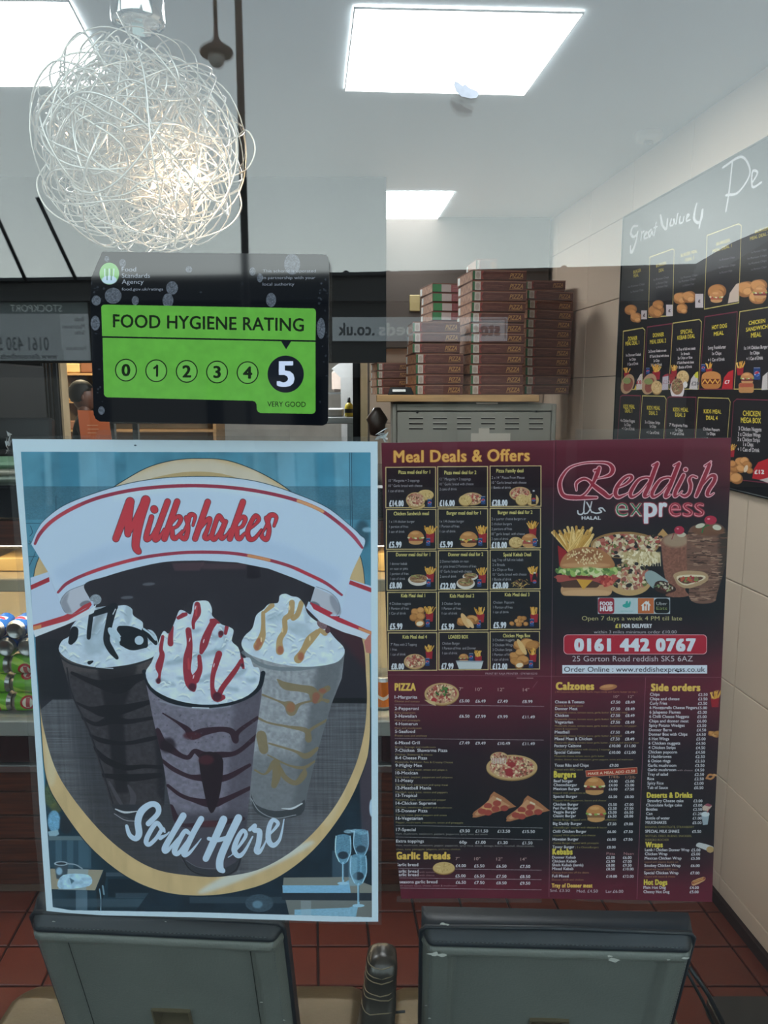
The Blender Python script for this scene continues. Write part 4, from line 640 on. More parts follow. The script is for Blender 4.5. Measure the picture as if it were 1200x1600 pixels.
    for a, Y, wd, b, w2, p1, p2 in (('Cheese & Tomato', 212, 196, 'cheese & tomato sauce', 186, '£7.50', '£8.49'), ('Donner Meat', 257, 150, 'Mozzarella cheese, tomato sauce, garlic butter & donner meat', 486, '£7.50', '£8.49'), ('Chicken', 302, 92, 'Mozzarella cheese, tomato sauce, garlic butter & chicken', 444, '£7.50', '£8.49'), ('Vegetarian', 347, 122, 'Mozzarella cheese, tomato sauce, garlic butter, mushroom, red pepper,', 552, '£7.50', '£8.49'), ('Meatball', 414, 98, 'Mozzarella cheese, tomato sauce, garlic butter & meatball', 450, '£7.50', '£8.49'), ('Mixed Meat & Chicken', 459, 250, 'Mozzarella cheese, tomato sauce garlic butter, chicken and donner meat', 566, '£7.50', '£8.49'), ('Factory Calzone', 505, 178, 'Create your own calzone with choosing 3 toppings', 372, '£10.00', '£11.00'), ('Special Calzone', 549, 172, 'Mozzarella cheese, tomato sauce, garlic butter', 336, '£10.00', '£12.00')):
        X = 78-Y*.012; tt(FM, a, X, Y, 19, white, wd); tt(FR, b, X, Y+22, 12, '#a9a060', w2); X2 = 452-Y*.012; tt(FM, p1, X2-(8 if len(p1) > 5 else 0), Y+1, 18, white, 62 if len(p1) == 5 else 76); tt(FM, p2, X2+98-(4 if len(p1) > 5 else 0), Y+1, 18, white, 62 if len(p1) == 5 else 76)
    tt(FR, 'onion & sweetcorn', 76, 389, 12, '#a9a060', 150); tt(FR, 'chicken, donner meat, sweetcorn, green peppers, onion and mushroom', 72, 594, 12, '#a9a060', 526)
    tt(FM, 'Texas Ribs and Chips', 72, 636, 19, white, 228); tt(FM, '£9.00', 441, 637, 18, white, 60); tt(FR, 'Served with BBQ sauce', 72, 662, 13, '#a9a060', 190)
    c.poly([z(278, 662), z(626, 640), z(628, 683), z(284, 706)], '#c9a08c'); c.poly([z(281, 665), z(623, 643), z(625, 680), z(287, 703)], '#9a3626'); tt(FM, 'MAKE A MEAL ADD £2.50', 296, 693, 17, '#d8c4b4', 315, slope=-.06)
    tt(FI, 'Burgers', 66, 708, 40, '#c8b94e', 150); tt(FR, '1/4lb', 438, 714, 18, '#b58a70', 68); tt(FR, '1/2lb', 548, 716, 18, '#b58a70', 66)
    for a, Y, wd, p1, p2 in (('Beef burger', 741, 130, '£4.00', '£5.00'), ('Cheeseburger', 767, 158, '£4.00', '£5.00'), ('Mexican Burger', 794, 174, '£6.00', '£7.50'), ('Special Burger', 845, 160, '£6.50', '£8.00'), ('Chicken Burger', 897, 168, '£5.50', '£7.00'), ('Peri Peri Burger', 923, 168, '£5.50', '£7.00'), ('Veggie Burger', 949, 154, '£5.00', '£6.50'), ('Classic Burger', 975, 154, '£6.50', '£8.00'), ('Big Daddy Burger', 1027, 194, '£7.50', '£9.00'), ('Chilli Chicken Burger', 1079, 226, '£6.00', '£7.50'), ('Hawaian Burger', 1131, 174, '£6.00', '£7.50'), ('Tower Burger', 1183, 146, '£8.00', '')):
        X = 66-(Y-741)*.018; tt(FM, a, X, Y, 18, white, wd); tt(FM, p1, 436-(Y-741)*.03, Y+2, 17, white, 58)
        if p2: tt(FM, p2, 546-(Y-741)*.03, Y+2, 17, white, 60)
    for b, Y, w2 in (('topped with pepperoni and jalapeno', 818, 306), ('Topped With pepperoni, bacon and cheese', 869, 356), ('cheese Burger topped with onion ring & hashbrown', 998, 426), ('cheeseBurger topped with chicken & bacon', 1050, 360), ('topped With jalapeno and cheese', 1102, 284), ('cheese Burger topped with pineapple', 1154, 306), ('( 3 x CheeseBurger)', 1183, 156)): tt(FR, b, 62 if w2 != 156 else 210, Y, 12, '#a9a060', w2)
    f_burger(c, *z(340, 760), 23, 1, '#5c2a26'); f_burger(c, *z(350, 945), 22, 0, '#7a5a3c')
    tt(FI, 'Kebabs', 57, 1225, 38, '#c8b94e', 136); tt(FR, 'Pitta', 420, 1228, 18, '#b58a90', 58); tt(FR, 'Naan', 536, 1228, 18, '#b58a90', 66)
    for a, Y, wd, p1, p2 in (('Donner Kebab', 1252, 158, '£5.00', '£6.00'), ('Chicken Kebab', 1278, 162, '£5.99', '£7.00'), ('Shish Kebab (lamb)', 1304, 208, '£8.00', '£9.50'), ('Mixed Kebab', 1329, 142, '£8.50', '£10.00'), ('Full Mixed', 1378, 110, '£10.00', '£12.00')): tt(FM, a, 56, Y, 17, white, wd); tt(FM, p1, 418, Y+2, 17, white, 58 if len(p1) == 5 else 72); tt(FM, p2, 530, Y+2, 17, white, 58 if len(p2) == 5 else 72)
    tt(FR, 'Choose from two off the above', 56, 1352, 12, '#a98a60', 246); tt(FR, 'Donner, shish and chicken', 54, 1400, 12, '#a98a60', 212)
    tt(FI, 'Tray of Donner meat', 52, 1446, 26, yel, 274); tt(FR, 'Sml. £3.50', 42, 1476, 19, white, 132); tt(FR, 'Med. £4.50', 220, 1480, 19, white, 142); tt(FR, 'Lar.£6.00', 416, 1482, 19, white, 116)
    c.stroke([z(682, 40), z(624, 1522)], .8, '#8e5a70', smooth=0, alpha=.8)
    tt(FI, 'Side orders', 718, 128, 46, yel, 332); tt(FI, 'Deserts & Drinks', 690, 844, 34, '#c8b94e', 306); tt(FI, 'Wraps', 680, 1176, 34, '#c8b94e', 118); tt(FI, 'Hot Dogs', 670, 1428, 34, '#c8b94e', 158)
    sides = 'Chips|64|£2.50;Chips and cheese|198|£3.50;Curly Fries|116|£3.50;6 Moozzarella Cheese Fingers|318|£5.00;6 Jalapeno Flames|208|£5.00;6 Chilli Cheese Nuggets|266|£5.00;Chips and donner meat|264|£6.00;Spicy Potato Wedges|238|£3.50;Donner Barm|152|£4.50;Donner Box with Chips|258|£4.50;6 Hot Wings|136|£5.00;6 Chicken nuggets|212|£4.50;4 Chicken Strips|182|£4.50;Chicken popcorn|192|£4.50;3 Hashbrowns|156|£2.50;6 Onion rings|150|£2.50;Garlic mushroom|190|£3.50;Garlic mushroom|190|£4.50;Tray of salad|136|£2.50;Rice|44|£2.50;Spicy Rice|108|£3.00;Tub of Sauce|138|£0.50'
    for i, q in enumerate(sides.split(';')):
        a, wd, p = q.split('|'); Y = 161+i*29.75; tt(FM, a, 712-i*.9, Y, 19, white, float(wd)); tt(FM, p, 1036-i*1.35, Y+1, 18, white, 62)
    tt(FR, 'with cheese', 894, 667, 13, '#b0a0a8', 104)
    for a, Y, wd, p, X in (('Strawbry Cheese cake', 874, 242, '£3.00', 694), ('Chocolate fudge cake', 903, 240, '£3.00', 686), ('Bottles', 931, 76, '£2.50', 686), ('Can', 960, 42, '£1.20', 686), ('Bottle of water', 990, 160, '£1.00', 684), ('MILKSHAKES', 1020, 140, '£5.00', 682), ('SPECIAL MILK SHAKE', 1079, 228, '£5.50', 680), ('Lamb / Chicken Donner Wrap', 1203, 298, '£5.00', 678), ('Chicken Wrap', 1230, 150, '£5.00', 678), ('Mexican Chicken Wrap', 1259, 246, '£5.50', 676), ('Smokey Chicken Wrap', 1308, 242, '£6.00', 674), ('Special Chicken Wrap', 1357, 230, '£7.00', 672), ('Plain Hot Dog', 1455, 150, '£4.00', 668), ('Cheesy Hot Dog', 1484, 174, '£5.00', 668)): tt(FM, a, X, Y, 18.5, white, wd); tt(FM, p, 1003-(Y-874)*.042, Y+1, 17.5, white, 60)
    for b, Y, w2 in (('BANANA, CHOCOLATE, STRAWBERRY', 1048, 328), ('SKITTLES, OREO, BUENO, SNICKERS,', 1108, 312), ('FERRERO ROCHER', 1134, 158)): tt(FR, b, 680, Y, 14, '#a9a060', w2)
    for b, Y, w2 in (('topped with jalapeno & pitta salt', 1281, 228), ('topped with bacon & BBQ sauce', 1330, 222), ('topped with bacon & cheese', 1379, 206)): tt(FR, b, 674, Y, 12, '#a98a60', w2)
    f_fries(c, *z(1145, 185), 13, 5)
    for i, (X, Y) in enumerate(((1125, 415), (1150, 425), (1165, 412))): f_nugget(c, *z(X, Y), 5, i, .3)
    c.stroke([z(1090, 715), z(1110, 690), z(1140, 700), z(1120, 718), z(1092, 712)], 3, '#b07c50'); c.stroke([z(1140, 690), z(1170, 700)], 3, '#c09468')
    c.poly([z(1062, 905), z(1090, 885), z(1128, 900), z(1100, 935), z(1064, 930)], '#b9a8a0'); c.poly([z(1075, 895), z(1100, 882), z(1128, 895), z(1110, 905)], '#8a4458'); c.poly([z(1056, 960), z(1110, 955), z(1098, 1025), z(1066, 1028)], '#8f9fae'); c.ell(*z(1083, 955), 6.5, 4, '#bac6d0'); c.stroke([z(1095, 945), z(1108, 920)], 1, '#b0505a')
    c.poly([z(1020, 1165), z(1040, 1145), z(1130, 1170), z(1140, 1195), z(1115, 1215), z(1095, 1200), z(1030, 1175)], '#b4b8c0', smooth=2); c.ell(*z(1115, 1192), 6, 5, '#a58a60')
    c.poly([z(990, 1420), z(1000, 1400), z(1070, 1375), z(1084, 1388), z(1070, 1405), z(1005, 1435)], '#b99068', smooth=2); c.stroke([z(1000, 1415), z(1074, 1386)], 3.5, '#8a4434'); c.stroke([z(1005, 1412), z(1068, 1388)], 1, '#d0b060')
    # folds and creases of the sheet
    for a, b, al in (((595, 1055), (1140, 1059), .5), ((866, 690), (858, 1402), .55)): c.stroke([a, b], .9, '#8d6a78', smooth=0, alpha=al)
    c.stroke([(808, 1060), (833, 1060)], 1.2, '#b59aa2', smooth=0, alpha=.8); c.stroke([(833, 1075), (840, 1065)], .8, '#8d6a78', smooth=0, alpha=.6)
    return c
# ---------------------------------------------------------------- print: food hygiene sticker
def paint_sticker(mp, ext, S):
    c = Canvas(*ext, S, mp, '#0a0d11'); h, w = c.h, c.w
    q = lambda X, Y: (150+X/3.158, 390+Y/3.158)
    fine = noise(h, w, 3, 3, 5, 2)
    c.rect(140, 400, 530, 445, '#15191b', alpha=.6, bl=4)  # sky reflection over the top edge, painted in as a paler band
    for X, Y, rx, ry in ((985, 95, 38, 50), (415, 208, 28, 32), (135, 245, 40, 38), (55, 268, 22, 24), (240, 268, 17, 22), (395, 268, 26, 34), (885, 265, 24, 34), (797, 130, 15, 20), (832, 160, 14, 22), (1122, 400, 20, 50), (50, 375, 22, 35), (180, 90, 16, 20), (105, 70, 12, 14), (495, 120, 16, 16), (78, 790, 16, 20)):
        c.ell(*q(X, Y), rx/3.158, ry/3.158, '#6f777c', bl=.5, alpha=.7, tex=.6+.8*fine)
    rg = np.random.RandomState(3)
    for i in range(70): X, Y = rg.choice([rg.rand()*110, 1110+rg.rand()*50, rg.rand()*1150]), 150+rg.rand()*(600 if i % 3 else 120); c.ell(*q(X, Y), .7+rg.rand()*1.6, .6+rg.rand()*1.4, '#4a5156', alpha=.45)
    # green panels
    G = '#5ea53c'
    M1 = c.poly([q(78, 298), q(84, 290), q(92, 287), q(1085, 305), q(1094, 309), q(1098, 320), q(1096, 457), q(82, 437)], G, tex=.95+.1*noise(h, w, 30, 30, 8, 3))
    c.poly([q(84, 444), q(1096, 464), q(1096, 792), q(1090, 802), q(1080, 806), q(835, 802), q(822, 796), q(816, 784), q(815, 760), q(808, 748), q(796, 744), q(105, 727), q(95, 722), q(90, 712)], G, tex=.95+.1*noise(h, w, 30, 30, 8, 3))
    c.poly([q(932, 460), q(980, 461), q(956, 499)], '#10161a')
    K = '#142410'
    c.text(FM, 'FOOD HYGIENE RATING', *q(134, 394), 60/3.158, K, w=906/3.158, slope=.0215)
    for n, X, Y in (('0', 195, 598), ('1', 339, 601), ('2', 484, 604), ('3', 628, 607), ('4', 773, 610)):
        c.ell(*q(X, Y), 52/3.158, 54/3.158, K); c.ell(*q(X, Y), 47/3.158, 49/3.158, '#68ab48')
        (c.text(FB, n, *q(X, Y+27), 54/3.158, K, align='c', hscale=1.05) if n != '1' else (c.stroke([q(X+4, Y-24), q(X+4, Y+24)], 3.2, K, smooth=0), c.stroke([q(X+4, Y-22), q(X-10, Y-12)], 2.8, K, smooth=0)))
    c.ell(*q(954, 617), 86/3.158, 88/3.158, '#141a20'); c.text(FB, '5', *q(954, 674), 116/3.158, '#ccd8e6', align='c', hscale=1.1)
    c.text(FR, 'VERY GOOD', *q(867, 771), 24/3.158, K, w=182/3.158, slope=.01)
    # agency mark and small print
    c.ell(*q(117, 140), 47/3.158, 52/3.158, '#7db56b'); c.ell(*q(117, 170), 36/3.158, 20/3.158, '#b9d0d6', bl=1)
    for i in range(5): c.stroke([q(95+i*11, 118), q(96+i*10, 170)], 1.2, '#c4d4dc' if i % 2 == 0 else '#3c6a3c', smooth=0)
    for s_, Y, wd in (('Food', 130, 68), ('Standards', 160, 134), ('Agency', 189, 104)): c.text(FR, s_, *q(176, Y), 21/3.158, '#aab2b6', w=wd/3.158)
    c.text(FR, 'food.gov.uk/ratings', *q(176, 220), 13/3.158, '#a4acb0', w=196/3.158)
    for s_, Y, wd in (('This scheme is operated', 134, 252), ('in partnership with your', 166, 250), ('local authority', 197, 150)): c.text(FR, s_, *q(845, Y), 14/3.158, '#99a0a4', w=wd/3.158)
    return c
# ---------------------------------------------------------------- print: meal board on the side wall
def paint_board(mp, ext, S):
    c = Canvas(*ext, S, mp, '#0f1115'); h, w = c.h, c.w
    z2 = lambda X, Y: (960+X/5, 330+Y/5)
    z3 = lambda X, Y: (960+X/5, 500+Y/5)
    gold, wine_, Yt, Wt = '#b5ab62', '#6e2b3c', '#c3b43a', '#b9b7b4'
    def frame(pts, col):
        c.poly(pts, '#16161b', smooth=0); c.stroke(pts, 1.1, col, smooth=0, closed=True)
    # header script
    for L in ([(205, 115, 10), (170, 120, 12), (150, 170, 16), (170, 200, 14), (200, 180, 12), (205, 160, 10), (190, 240, 16), (165, 310, 18), (150, 320, 14), (148, 270, 10)], [(235, 160, 12), (230, 225, 12)], [(235, 175, 8), (255, 155, 10)], [(258, 195, 8), (280, 165, 12), (262, 175, 12), (258, 212, 12), (285, 205, 8)], [(310, 145, 14), (290, 170, 12), (300, 200, 12), (318, 160, 12), (325, 190, 8)], [(350, 90, 14), (335, 190, 12)], [(330, 130, 8), (360, 120, 8)],
              [(385, 30, 12), (395, 90, 18), (400, 110, 14), (430, 140, 16), (440, 60, 12)], [(470, 60, 12), (460, 110, 12), (485, 105, 10), (490, 60, 10), (500, 100, 8)], [(520, 20, 14), (508, 100, 12)], [(540, 40, 10), (535, 90, 12), (560, 85, 10), (570, 40, 10)], [(590, 60, 8), (610, 30, 12), (595, 30, 12), (590, 75, 12), (620, 65, 8)],
              [(670, -60, 12), (655, 0, 16), (650, 60, 18), (680, 90, 16), (710, 60, 12), (715, -10, 16), (690, 130, 14)]): c.stroke([(960+x/5, 330+y/5, wd/5) for x, y, wd in L], 1., '#a4a8a6', smooth=14)
    for L in ([(1150, 255), (1145, 300), (1140, 330)], [(1135, 262), (1165, 245), (1178, 270), (1160, 300), (1140, 305)], [(1182, 285), (1190, 270), (1182, 268), (1182, 292), (1196, 285)]): c.stroke(L, 3, '#a4a8a6')
    # top row
    tops = [([z2(95, 475), z2(290, 380), z2(285, 850), z2(85, 940)], None), ([z2(300, 360), z2(480, 295), z2(492, 305), z2(480, 815), z2(290, 830)], gold), ([z2(505, 300), z2(735, 210), z2(725, 760), z2(495, 810)], None), ([z2(752, 190), z2(1000, 98), z2(1022, 115), z2(1002, 715), z2(730, 765)], gold), ([z2(1040, 90), z2(1240, 10), z2(1240, 680), z2(1012, 712)], None)]
    for P_, col in tops:
        if col: frame(P_, col)
    for s_, X, Y, wd in (('BURGER', 170, 490, 60), ('MEAL', 172, 520, 40), ('BURGER', 350, 440, 80), ('DEAL', 372, 478, 40), ('BURGER MEAL', 545, 360, 130), ('DEAL 3', 580, 395, 70), ('BURGER', 825, 270, 110), ('MEAL DEAL 1', 795, 325, 150), ('BURGER', 1130, 175, 110), ('MEAL DEAL 2', 1090, 228, 150)): c.text(FC, s_, *z2(X, Y), 5, Yt, w=wd/5, slope=-.3, alpha=.8)
    for X, Y, wd in ((130, 600, 130), (150, 640, 100), (330, 545, 120), (350, 575, 90), (350, 605, 90), (545, 530, 130), (530, 560, 130), (560, 590, 90), (850, 390, 120), (845, 450, 130), (850, 490, 100), (1100, 330, 120), (1070, 380, 150), (1080, 420, 140), (1100, 465, 120)): c.text(FR, '1x Portion Chips', *z2(X, Y), 3.2, '#8e8f92', w=wd/5, slope=-.2, alpha=.8)
    for X, Y, s, nn in ((150, 770, 10, 2), (190, 830, 9, 3), (350, 780, 13, 2), (365, 730, 9, 2), (540, 680, 11, 3), (610, 670, 11, 3), (555, 760, 9, 3), (830, 630, 15, 2), (1060, 610, 15, 3), (1160, 590, 14, 3), (1150, 670, 14, 4)):
        f_nugget(c, *z2(X, Y), s, nn, .05); f_nugget(c, z2(X, Y)[0]+3, z2(X, Y)[1]+4, s*.6, nn+1)
    f_burger(c, *z2(825, 665), 15, 1, '#a0543c'); f_burger(c, *z2(1170, 630), 16, 0)
    for X, Y, a, b in ((255, 810, 22, 35), (455, 775, 26, 45), (690, 700, 32, 55)): c.rect(*z2(X-a, Y-b), *z2(X+a, Y+b), '#b3aeae'); c.text(FI, '£', *z2(X-8, Y+12), 4, '#4a3c3c')
    c.poly([z2(915, 720), z2(930, 640), z2(980, 570), z2(1004, 560), z2(1000, 705)], '#b5a797', smooth=0)
    # middle row
    mids = [([z3(92, 88), z3(245, 62), z3(262, 80), z3(240, 540), z3(78, 545)], gold, ['DONNER', 'MEAL DEAL 1'], (130, 162, 72), (108, 200, 108), -.1), ([z3(280, 55), z3(475, 28), z3(455, 540), z3(250, 545)], wine_, ['DONNER', 'MEAL DEAL 2'], (325, 135, 86), (302, 187, 126), -.1), ([z3(482, 25), z3(690, -5), z3(708, 15), z3(684, 540), z3(450, 540)], gold, ['SPECIAL', 'KEBAB DEAL'], (542, 110, 96), (518, 155, 138), -.12), ([z3(735, -25), z3(990, -65), z3(965, 540), z3(688, 540)], wine_, ['HOT DOG', 'MEAL'], (790, 75, 118), (805, 125, 78), -.15), ([z3(1010, -65), z3(1300, -110), z3(1290, 540), z3(965, 540)], gold, ['CHICKEN', 'SANDWICH', 'MEAL'], (1080, 40, 130), (1058, 92, 170), -.16)]
    for P_, col, tt_, a, b, sl in mids:
        frame(P_, col); c.text(FC, tt_[0], *z3(a[0], a[1]), 6, Yt, w=a[2]/5, slope=sl); c.text(FC, tt_[1], *z3(b[0], b[1]), 6, Yt, w=b[2]/5, slope=sl)
    c.text(FC, 'MEAL', *z3(1098, 138), 7, Yt, w=82/5, slope=-.12)
    for s_, X, Y, wd in (('1x Donner Kebab', 112, 285, 118), ('1x Chips', 140, 318, 50), ('1 Can of Drink', 125, 355, 84), ('2x Donner Kebabs on naan', 290, 255, 140), ('10" Garlic Bread with cheese', 300, 295, 150), ('2x Chips', 330, 328, 46), ('2 Can of Drink', 308, 362, 88), ('1x Tray of full mix kebab', 512, 240, 148), ('2x Breads', 545, 275, 70), ('2x Chips or Rice', 520, 308, 115), ('10" Garlic Bread with cheese', 515, 345, 132), ('1 Bottle of Drink', 520, 380, 112), ('Long Frankfurter', 760, 230, 140), ('1x Chips', 792, 275, 72), ('+ 1 Can of Drink', 760, 325, 130), ('1x 1/4 Chicken Burger', 1044, 232, 185), ('1x Chips', 1092, 270, 72), ('+ 1 Can of Drink', 1062, 315, 130)): c.text(FM, s_, *z3(X, Y), 4 if X < 700 else 5, Wt, w=wd/5, slope=-.06)
    f_fries(c, *z3(115, 415), 8, 1); c.ell(*z3(125, 500), 10, 16, '#a78a6a', rot=20); c.ell(*z3(130, 505), 7, 11, '#84493c', rot=20); c.ell(*z3(120, 475), 6, 5, '#7d8a52')
    f_can(c, *z3(285, 400), 8); f_fries(c, *z3(350, 410), 12, 2); c.ell(*z3(295, 500), 11, 17, '#a78a6a', rot=20); c.ell(*z3(300, 510), 7, 12, '#84493c', rot=20); c.ell(*z3(290, 480), 7, 5, '#7d8a52'); f_garlic(c, *z3(355, 525), 9, 11, 2)
    f_fries(c, *z3(490, 400), 9, 3); c.rect(*z3(455, 420), *z3(500, 500), '#8f2a2c', bl=1); f_garlic(c, *z3(560, 445), 10, 11, 3); f_doner(c, *z3(517, 520), 11, 17, 5); c.ell(*z3(580, 505), 3.5, 5, '#c9c9c6')
    f_can(c, *z3(722, 375), 9); f_fries(c, *z3(765, 385), 10, 4); c.rrect(*z3(706, 420), *z3(862, 538), 8, '#a87038'); c.ell(*z3(785, 440), 15, 8, '#b98048'); c.rrect(*z3(712, 460), *z3(855, 500), 3, '#6b3020'); c.stroke([z3(715, 495), z3(735, 465), z3(755, 495), z3(775, 465), z3(795, 495), z3(815, 465), z3(835, 495), z3(850, 470)], 1.6, '#cfa048', smooth=0)
    f_fries(c, *z3(1010, 380), 11, 5); f_can(c, *z3(1145, 420), 15); f_burger(c, *z3(1068, 450), 15, 0); c.rrect(*z3(1000, 490), *z3(1120, 570), 4, '#a87c4c'); c.rrect(*z3(1005, 495), *z3(1115, 525), 2, '#a0503a')
    def tag_(P_, col, txt=None, X=0, Y=0, tc='#efe6d8'):
        c.poly([z3(*p) for p in P_], col, smooth=0)
        if txt: c.text(FM, txt, *z3(X, Y), 5.5, tc, slope=0)
    tag_([(190, 548), (200, 470), (225, 425), (242, 418), (238, 540)], '#b9b3ad', '£8', 195, 500, '#a02a34'); tag_([(178, 538), (190, 500), (195, 545)], '#c9b43a'); tag_([(395, 548), (402, 440), (448, 432), (444, 545)], '#aaa6ae', '£22', 402, 500, '#a08a90'); tag_([(398, 445), (420, 425), (448, 418), (448, 436)], '#8f2a38')
    tag_([(610, 540), (625, 460), (650, 425), (682, 408), (676, 545)], '#b4b2b0', '£20', 628, 510, '#6b6a6c'); tag_([(650, 430), (665, 408), (682, 402), (682, 455), (660, 450)], '#b8b83a')
    tag_([(868, 536), (885, 450), (920, 405), (960, 390), (952, 538)], '#a8202a', '£7', 890, 498); tag_([(1180, 548), (1190, 440), (1230, 405), (1230, 545)], '#b9b6b0')
    # lower row
    lows = [([z3(68, 600), z3(85, 588), z3(228, 592), z3(210, 1000), z3(40, 1000)], wine_, ['KIDS MEAL', 'DEAL 1'], (92, 690, 90), (105, 722, 56)), ([z3(242, 592), z3(415, 596), z3(430, 620), z3(405, 1000), z3(215, 1000)], gold, ['KIDS MEAL', 'DEAL 2'], (278, 700, 104), (294, 740, 66)), ([z3(440, 610), z3(455, 600), z3(665, 604), z3(650, 1000), z3(415, 1000)], wine_, ['KIDS MEAL', 'DEAL 3'], (484, 714, 120), (500, 754, 78)), ([z3(682, 606), z3(920, 612), z3(935, 640), z3(905, 1010), z3(655, 1000)], gold, ['KIDS MEAL', 'DEAL 4'], (726, 728, 138), (744, 778, 90)), ([z3(960, 640), z3(985, 618), z3(1300, 628), z3(1290, 1280), z3(920, 1240)], wine_, ['CHICKEN', 'MEGA BOX'], (1034, 748, 138), (1018, 802, 158))]
    for P_, col, tt_, a, b in lows:
        frame(P_, col); c.text(FC, tt_[0], *z3(a[0], a[1]), 6 if a[0] < 900 else 8, Yt, w=a[2]/5, slope=.03); c.text(FC, tt_[1], *z3(b[0], b[1]), 6 if a[0] < 900 else 8, Yt, w=b[2]/5, slope=.03)
    for s_, X, Y, wd in (('4 x Chicken Nuggets', 70, 795, 112), ('1x Chips', 100, 828, 50), ('+ 1 Can of Drink', 80, 858, 100), ('3 x Chicken Strips', 262, 808, 118), ('1x Chips', 300, 840, 50), ('+ 1 Can of Drink', 275, 888, 100), ('7" Margherita Pizza', 455, 830, 142), ('1x Chips', 500, 868, 60), ('+ 1 Can of Drink', 460, 896, 110), ('Chicken Popcorn', 720, 862, 130), ('1x Chips', 750, 898, 66), ('+ 1 Can of Drink', 715, 940, 130), ('3 Chicken Nuggets', 1000, 862, 180), ('3 x Chicken Wings', 995, 905, 178), ('3 x Chicken Strips', 992, 945, 175), ('1 x Chips', 1036, 984, 80), ('+ 1 Can of Drink', 992, 1024, 172)): c.text(FM, s_, *z3(X, Y), 4.5 if X < 900 else 6, Wt, w=wd/5, slope=.05)
    z8 = lambda X, Y: (1110+X/13.33, 680+Y/13.33)
    f_fries(c, *z8(510, 330), 10, 6)
    for i, (X, Y, s) in enumerate(((490, 860, 10), (620, 900, 11), (600, 680, 10), (700, 560, 9), (790, 540, 8), (850, 620, 8), (540, 600, 7), (720, 700, 8), (900, 740, 6))): f_nugget(c, *z8(X, Y), s, i)
    c.ell(*z8(820, 700), 3, 6, '#c9bba0', rot=20); c.poly([z8(950, 900), z8(990, 700), z8(1080, 560), z8(1300, 480), z8(1300, 960), z8(1100, 930)], '#a8202a', smooth=0); c.text(FI, '£12', *z8(1000, 805), 6, '#ecd8cc'); 
    c.poly([z8(1100, 930), z8(1300, 880), z8(1300, 1000)], '#b9b3ad')
    return c
# ---------------------------------------------------------------- print: pizza box front (u 0..1, v 0..1 of the long edge)
def paint_boxface(seed):
    mp = lambda px, py: (np.asarray(px, float), -np.asarray(py, float))
    c = Canvas(0, 100, -16, 0, 4, mp, '#54332d'); h, w = c.h, c.w
    c.a *= (.9+.2*noise(h, w, 30, 6, seed, 2))[..., None]
    if seed == 3:
        c.rect(0, 0, 22, 16, '#4f9a68'); c.rect(22, 0, 46, 16, '#cfcaca'); c.rect(46, 0, 100, 16, '#a86a6e')
        for i in range(4): c.rect(50, 3+i*3, 96, 3.9+i*3, '#c9a3a3', alpha=.7)
    else:
        c.rect(0, 0, 4, 16, '#2f5b3c'); c.rect(4, 0, 15, 16, '#a89f98'); c.ell(9.5, 8.5, 3.6, 5.5, '#8d7f78', alpha=.7)
        c.poly([(15, 0), (21, 0), (17, 8), (21, 16), (15, 16)], '#7c3a34'); c.rect(24, 6.5, 56, 7.4, '#7a544a', alpha=.6); c.rect(24, 9.5, 50, 10.2, '#7a544a', alpha=.5)
        c.text(FM, 'PIZZA', 69, 11.4, 7.6, '#9a7648', w=25, italic=.25); c.stroke([(68, 13.2), (93, 12.8)], .8, '#8a6a42', smooth=0)
    c.rect(0, 0, 100, .8, '#8a6f62'); c.rect(0, 15.2, 100, 16, '#2f201e')
    return c
# ---------------------------------------------------------------- print: drinks can wraps
def paint_can(kind):
    mp = lambda px, py: (np.asarray(px, float), -np.asarray(py, float))
    c = Canvas(0, 100, -60, 0, 3, mp, {'g': '#6fae30', 'b': '#1f4f96', 'r': '#a02028', 'o': '#c66a1c'}[kind])
    for o in (0, 50):
        if kind == 'g':
            c.poly([(o, 60), (o+20, 0), (o+30, 0), (o+12, 60)], '#a9cf50', bl=1); c.ell(o+26, 30, 13, 17, '#b02a30'); c.ell(o+26, 30, 9, 12, '#d8d0c0'); c.rect(o+18, 25, o+34, 34, '#b02a30')
        elif kind == 'b':
            c.ell(o+26, 30, 13, 17, '#c9d0da'); c.ell(o+26, 22, 12, 8, '#a83040', rot=-15); c.ell(o+26, 39, 12, 7, '#23509c', rot=-15)
        else: c.poly([(o, 40), (o+14, 24), (o+34, 36), (o+50, 22), (o+50, 30), (o+34, 44), (o+14, 32), (o, 48)], '#e0d8d0', smooth=3)
    return c
# ---------------------------------------------------------------- print: shop signs across the road
def paint_sign(kind):
    mp = lambda px, py: (np.asarray(px, float), -np.asarray(py, float))
    if kind == 'strip':
        c = Canvas(0, 340, -44, 0, 3, mp, '#8e9296'); c.text(FI, 'stock', 14, 33, 23, '#3a4044', w=70); c.stroke([(4, 4), (4, 38)], 3, '#4a5054', smooth=0); c.stroke([(4, 4), (60, 4)], 2, '#4a5054', smooth=0)
        c.text(FB, 'beds', 180, 33, 22, '#d0d4d6', w=70); c.text(FB, '.co.uk', 258, 33, 22, '#262b30', w=70)
    else:
        c = Canvas(0, 260, -112, 0, 3, mp, '#7d8184'); c.rect(0, 0, 260, 22, '#4a5254'); c.text(FR, 'STOCKPORT', 60, 18, 13, '#aab0b2', w=120); c.rect(0, 22, 62, 112, '#8f9396')
        for i, (s_, y_) in enumerate((('Beds', 36), ('Mattresses', 50), ('Sofas', 62), ('Furniture', 92))): c.text(FC, s_, 10, y_, 8, '#5a5e62')
        c.stroke([(64, 24), (64, 90)], 1.2, '#b9bdc0', smooth=0); c.text(FM, '0161 430 5550', 96, 92, 25, '#34393d', w=160); c.text(FC, 'www.discountbeds.co.uk', 78, 108, 9, '#2f3438', w=176)
    return c
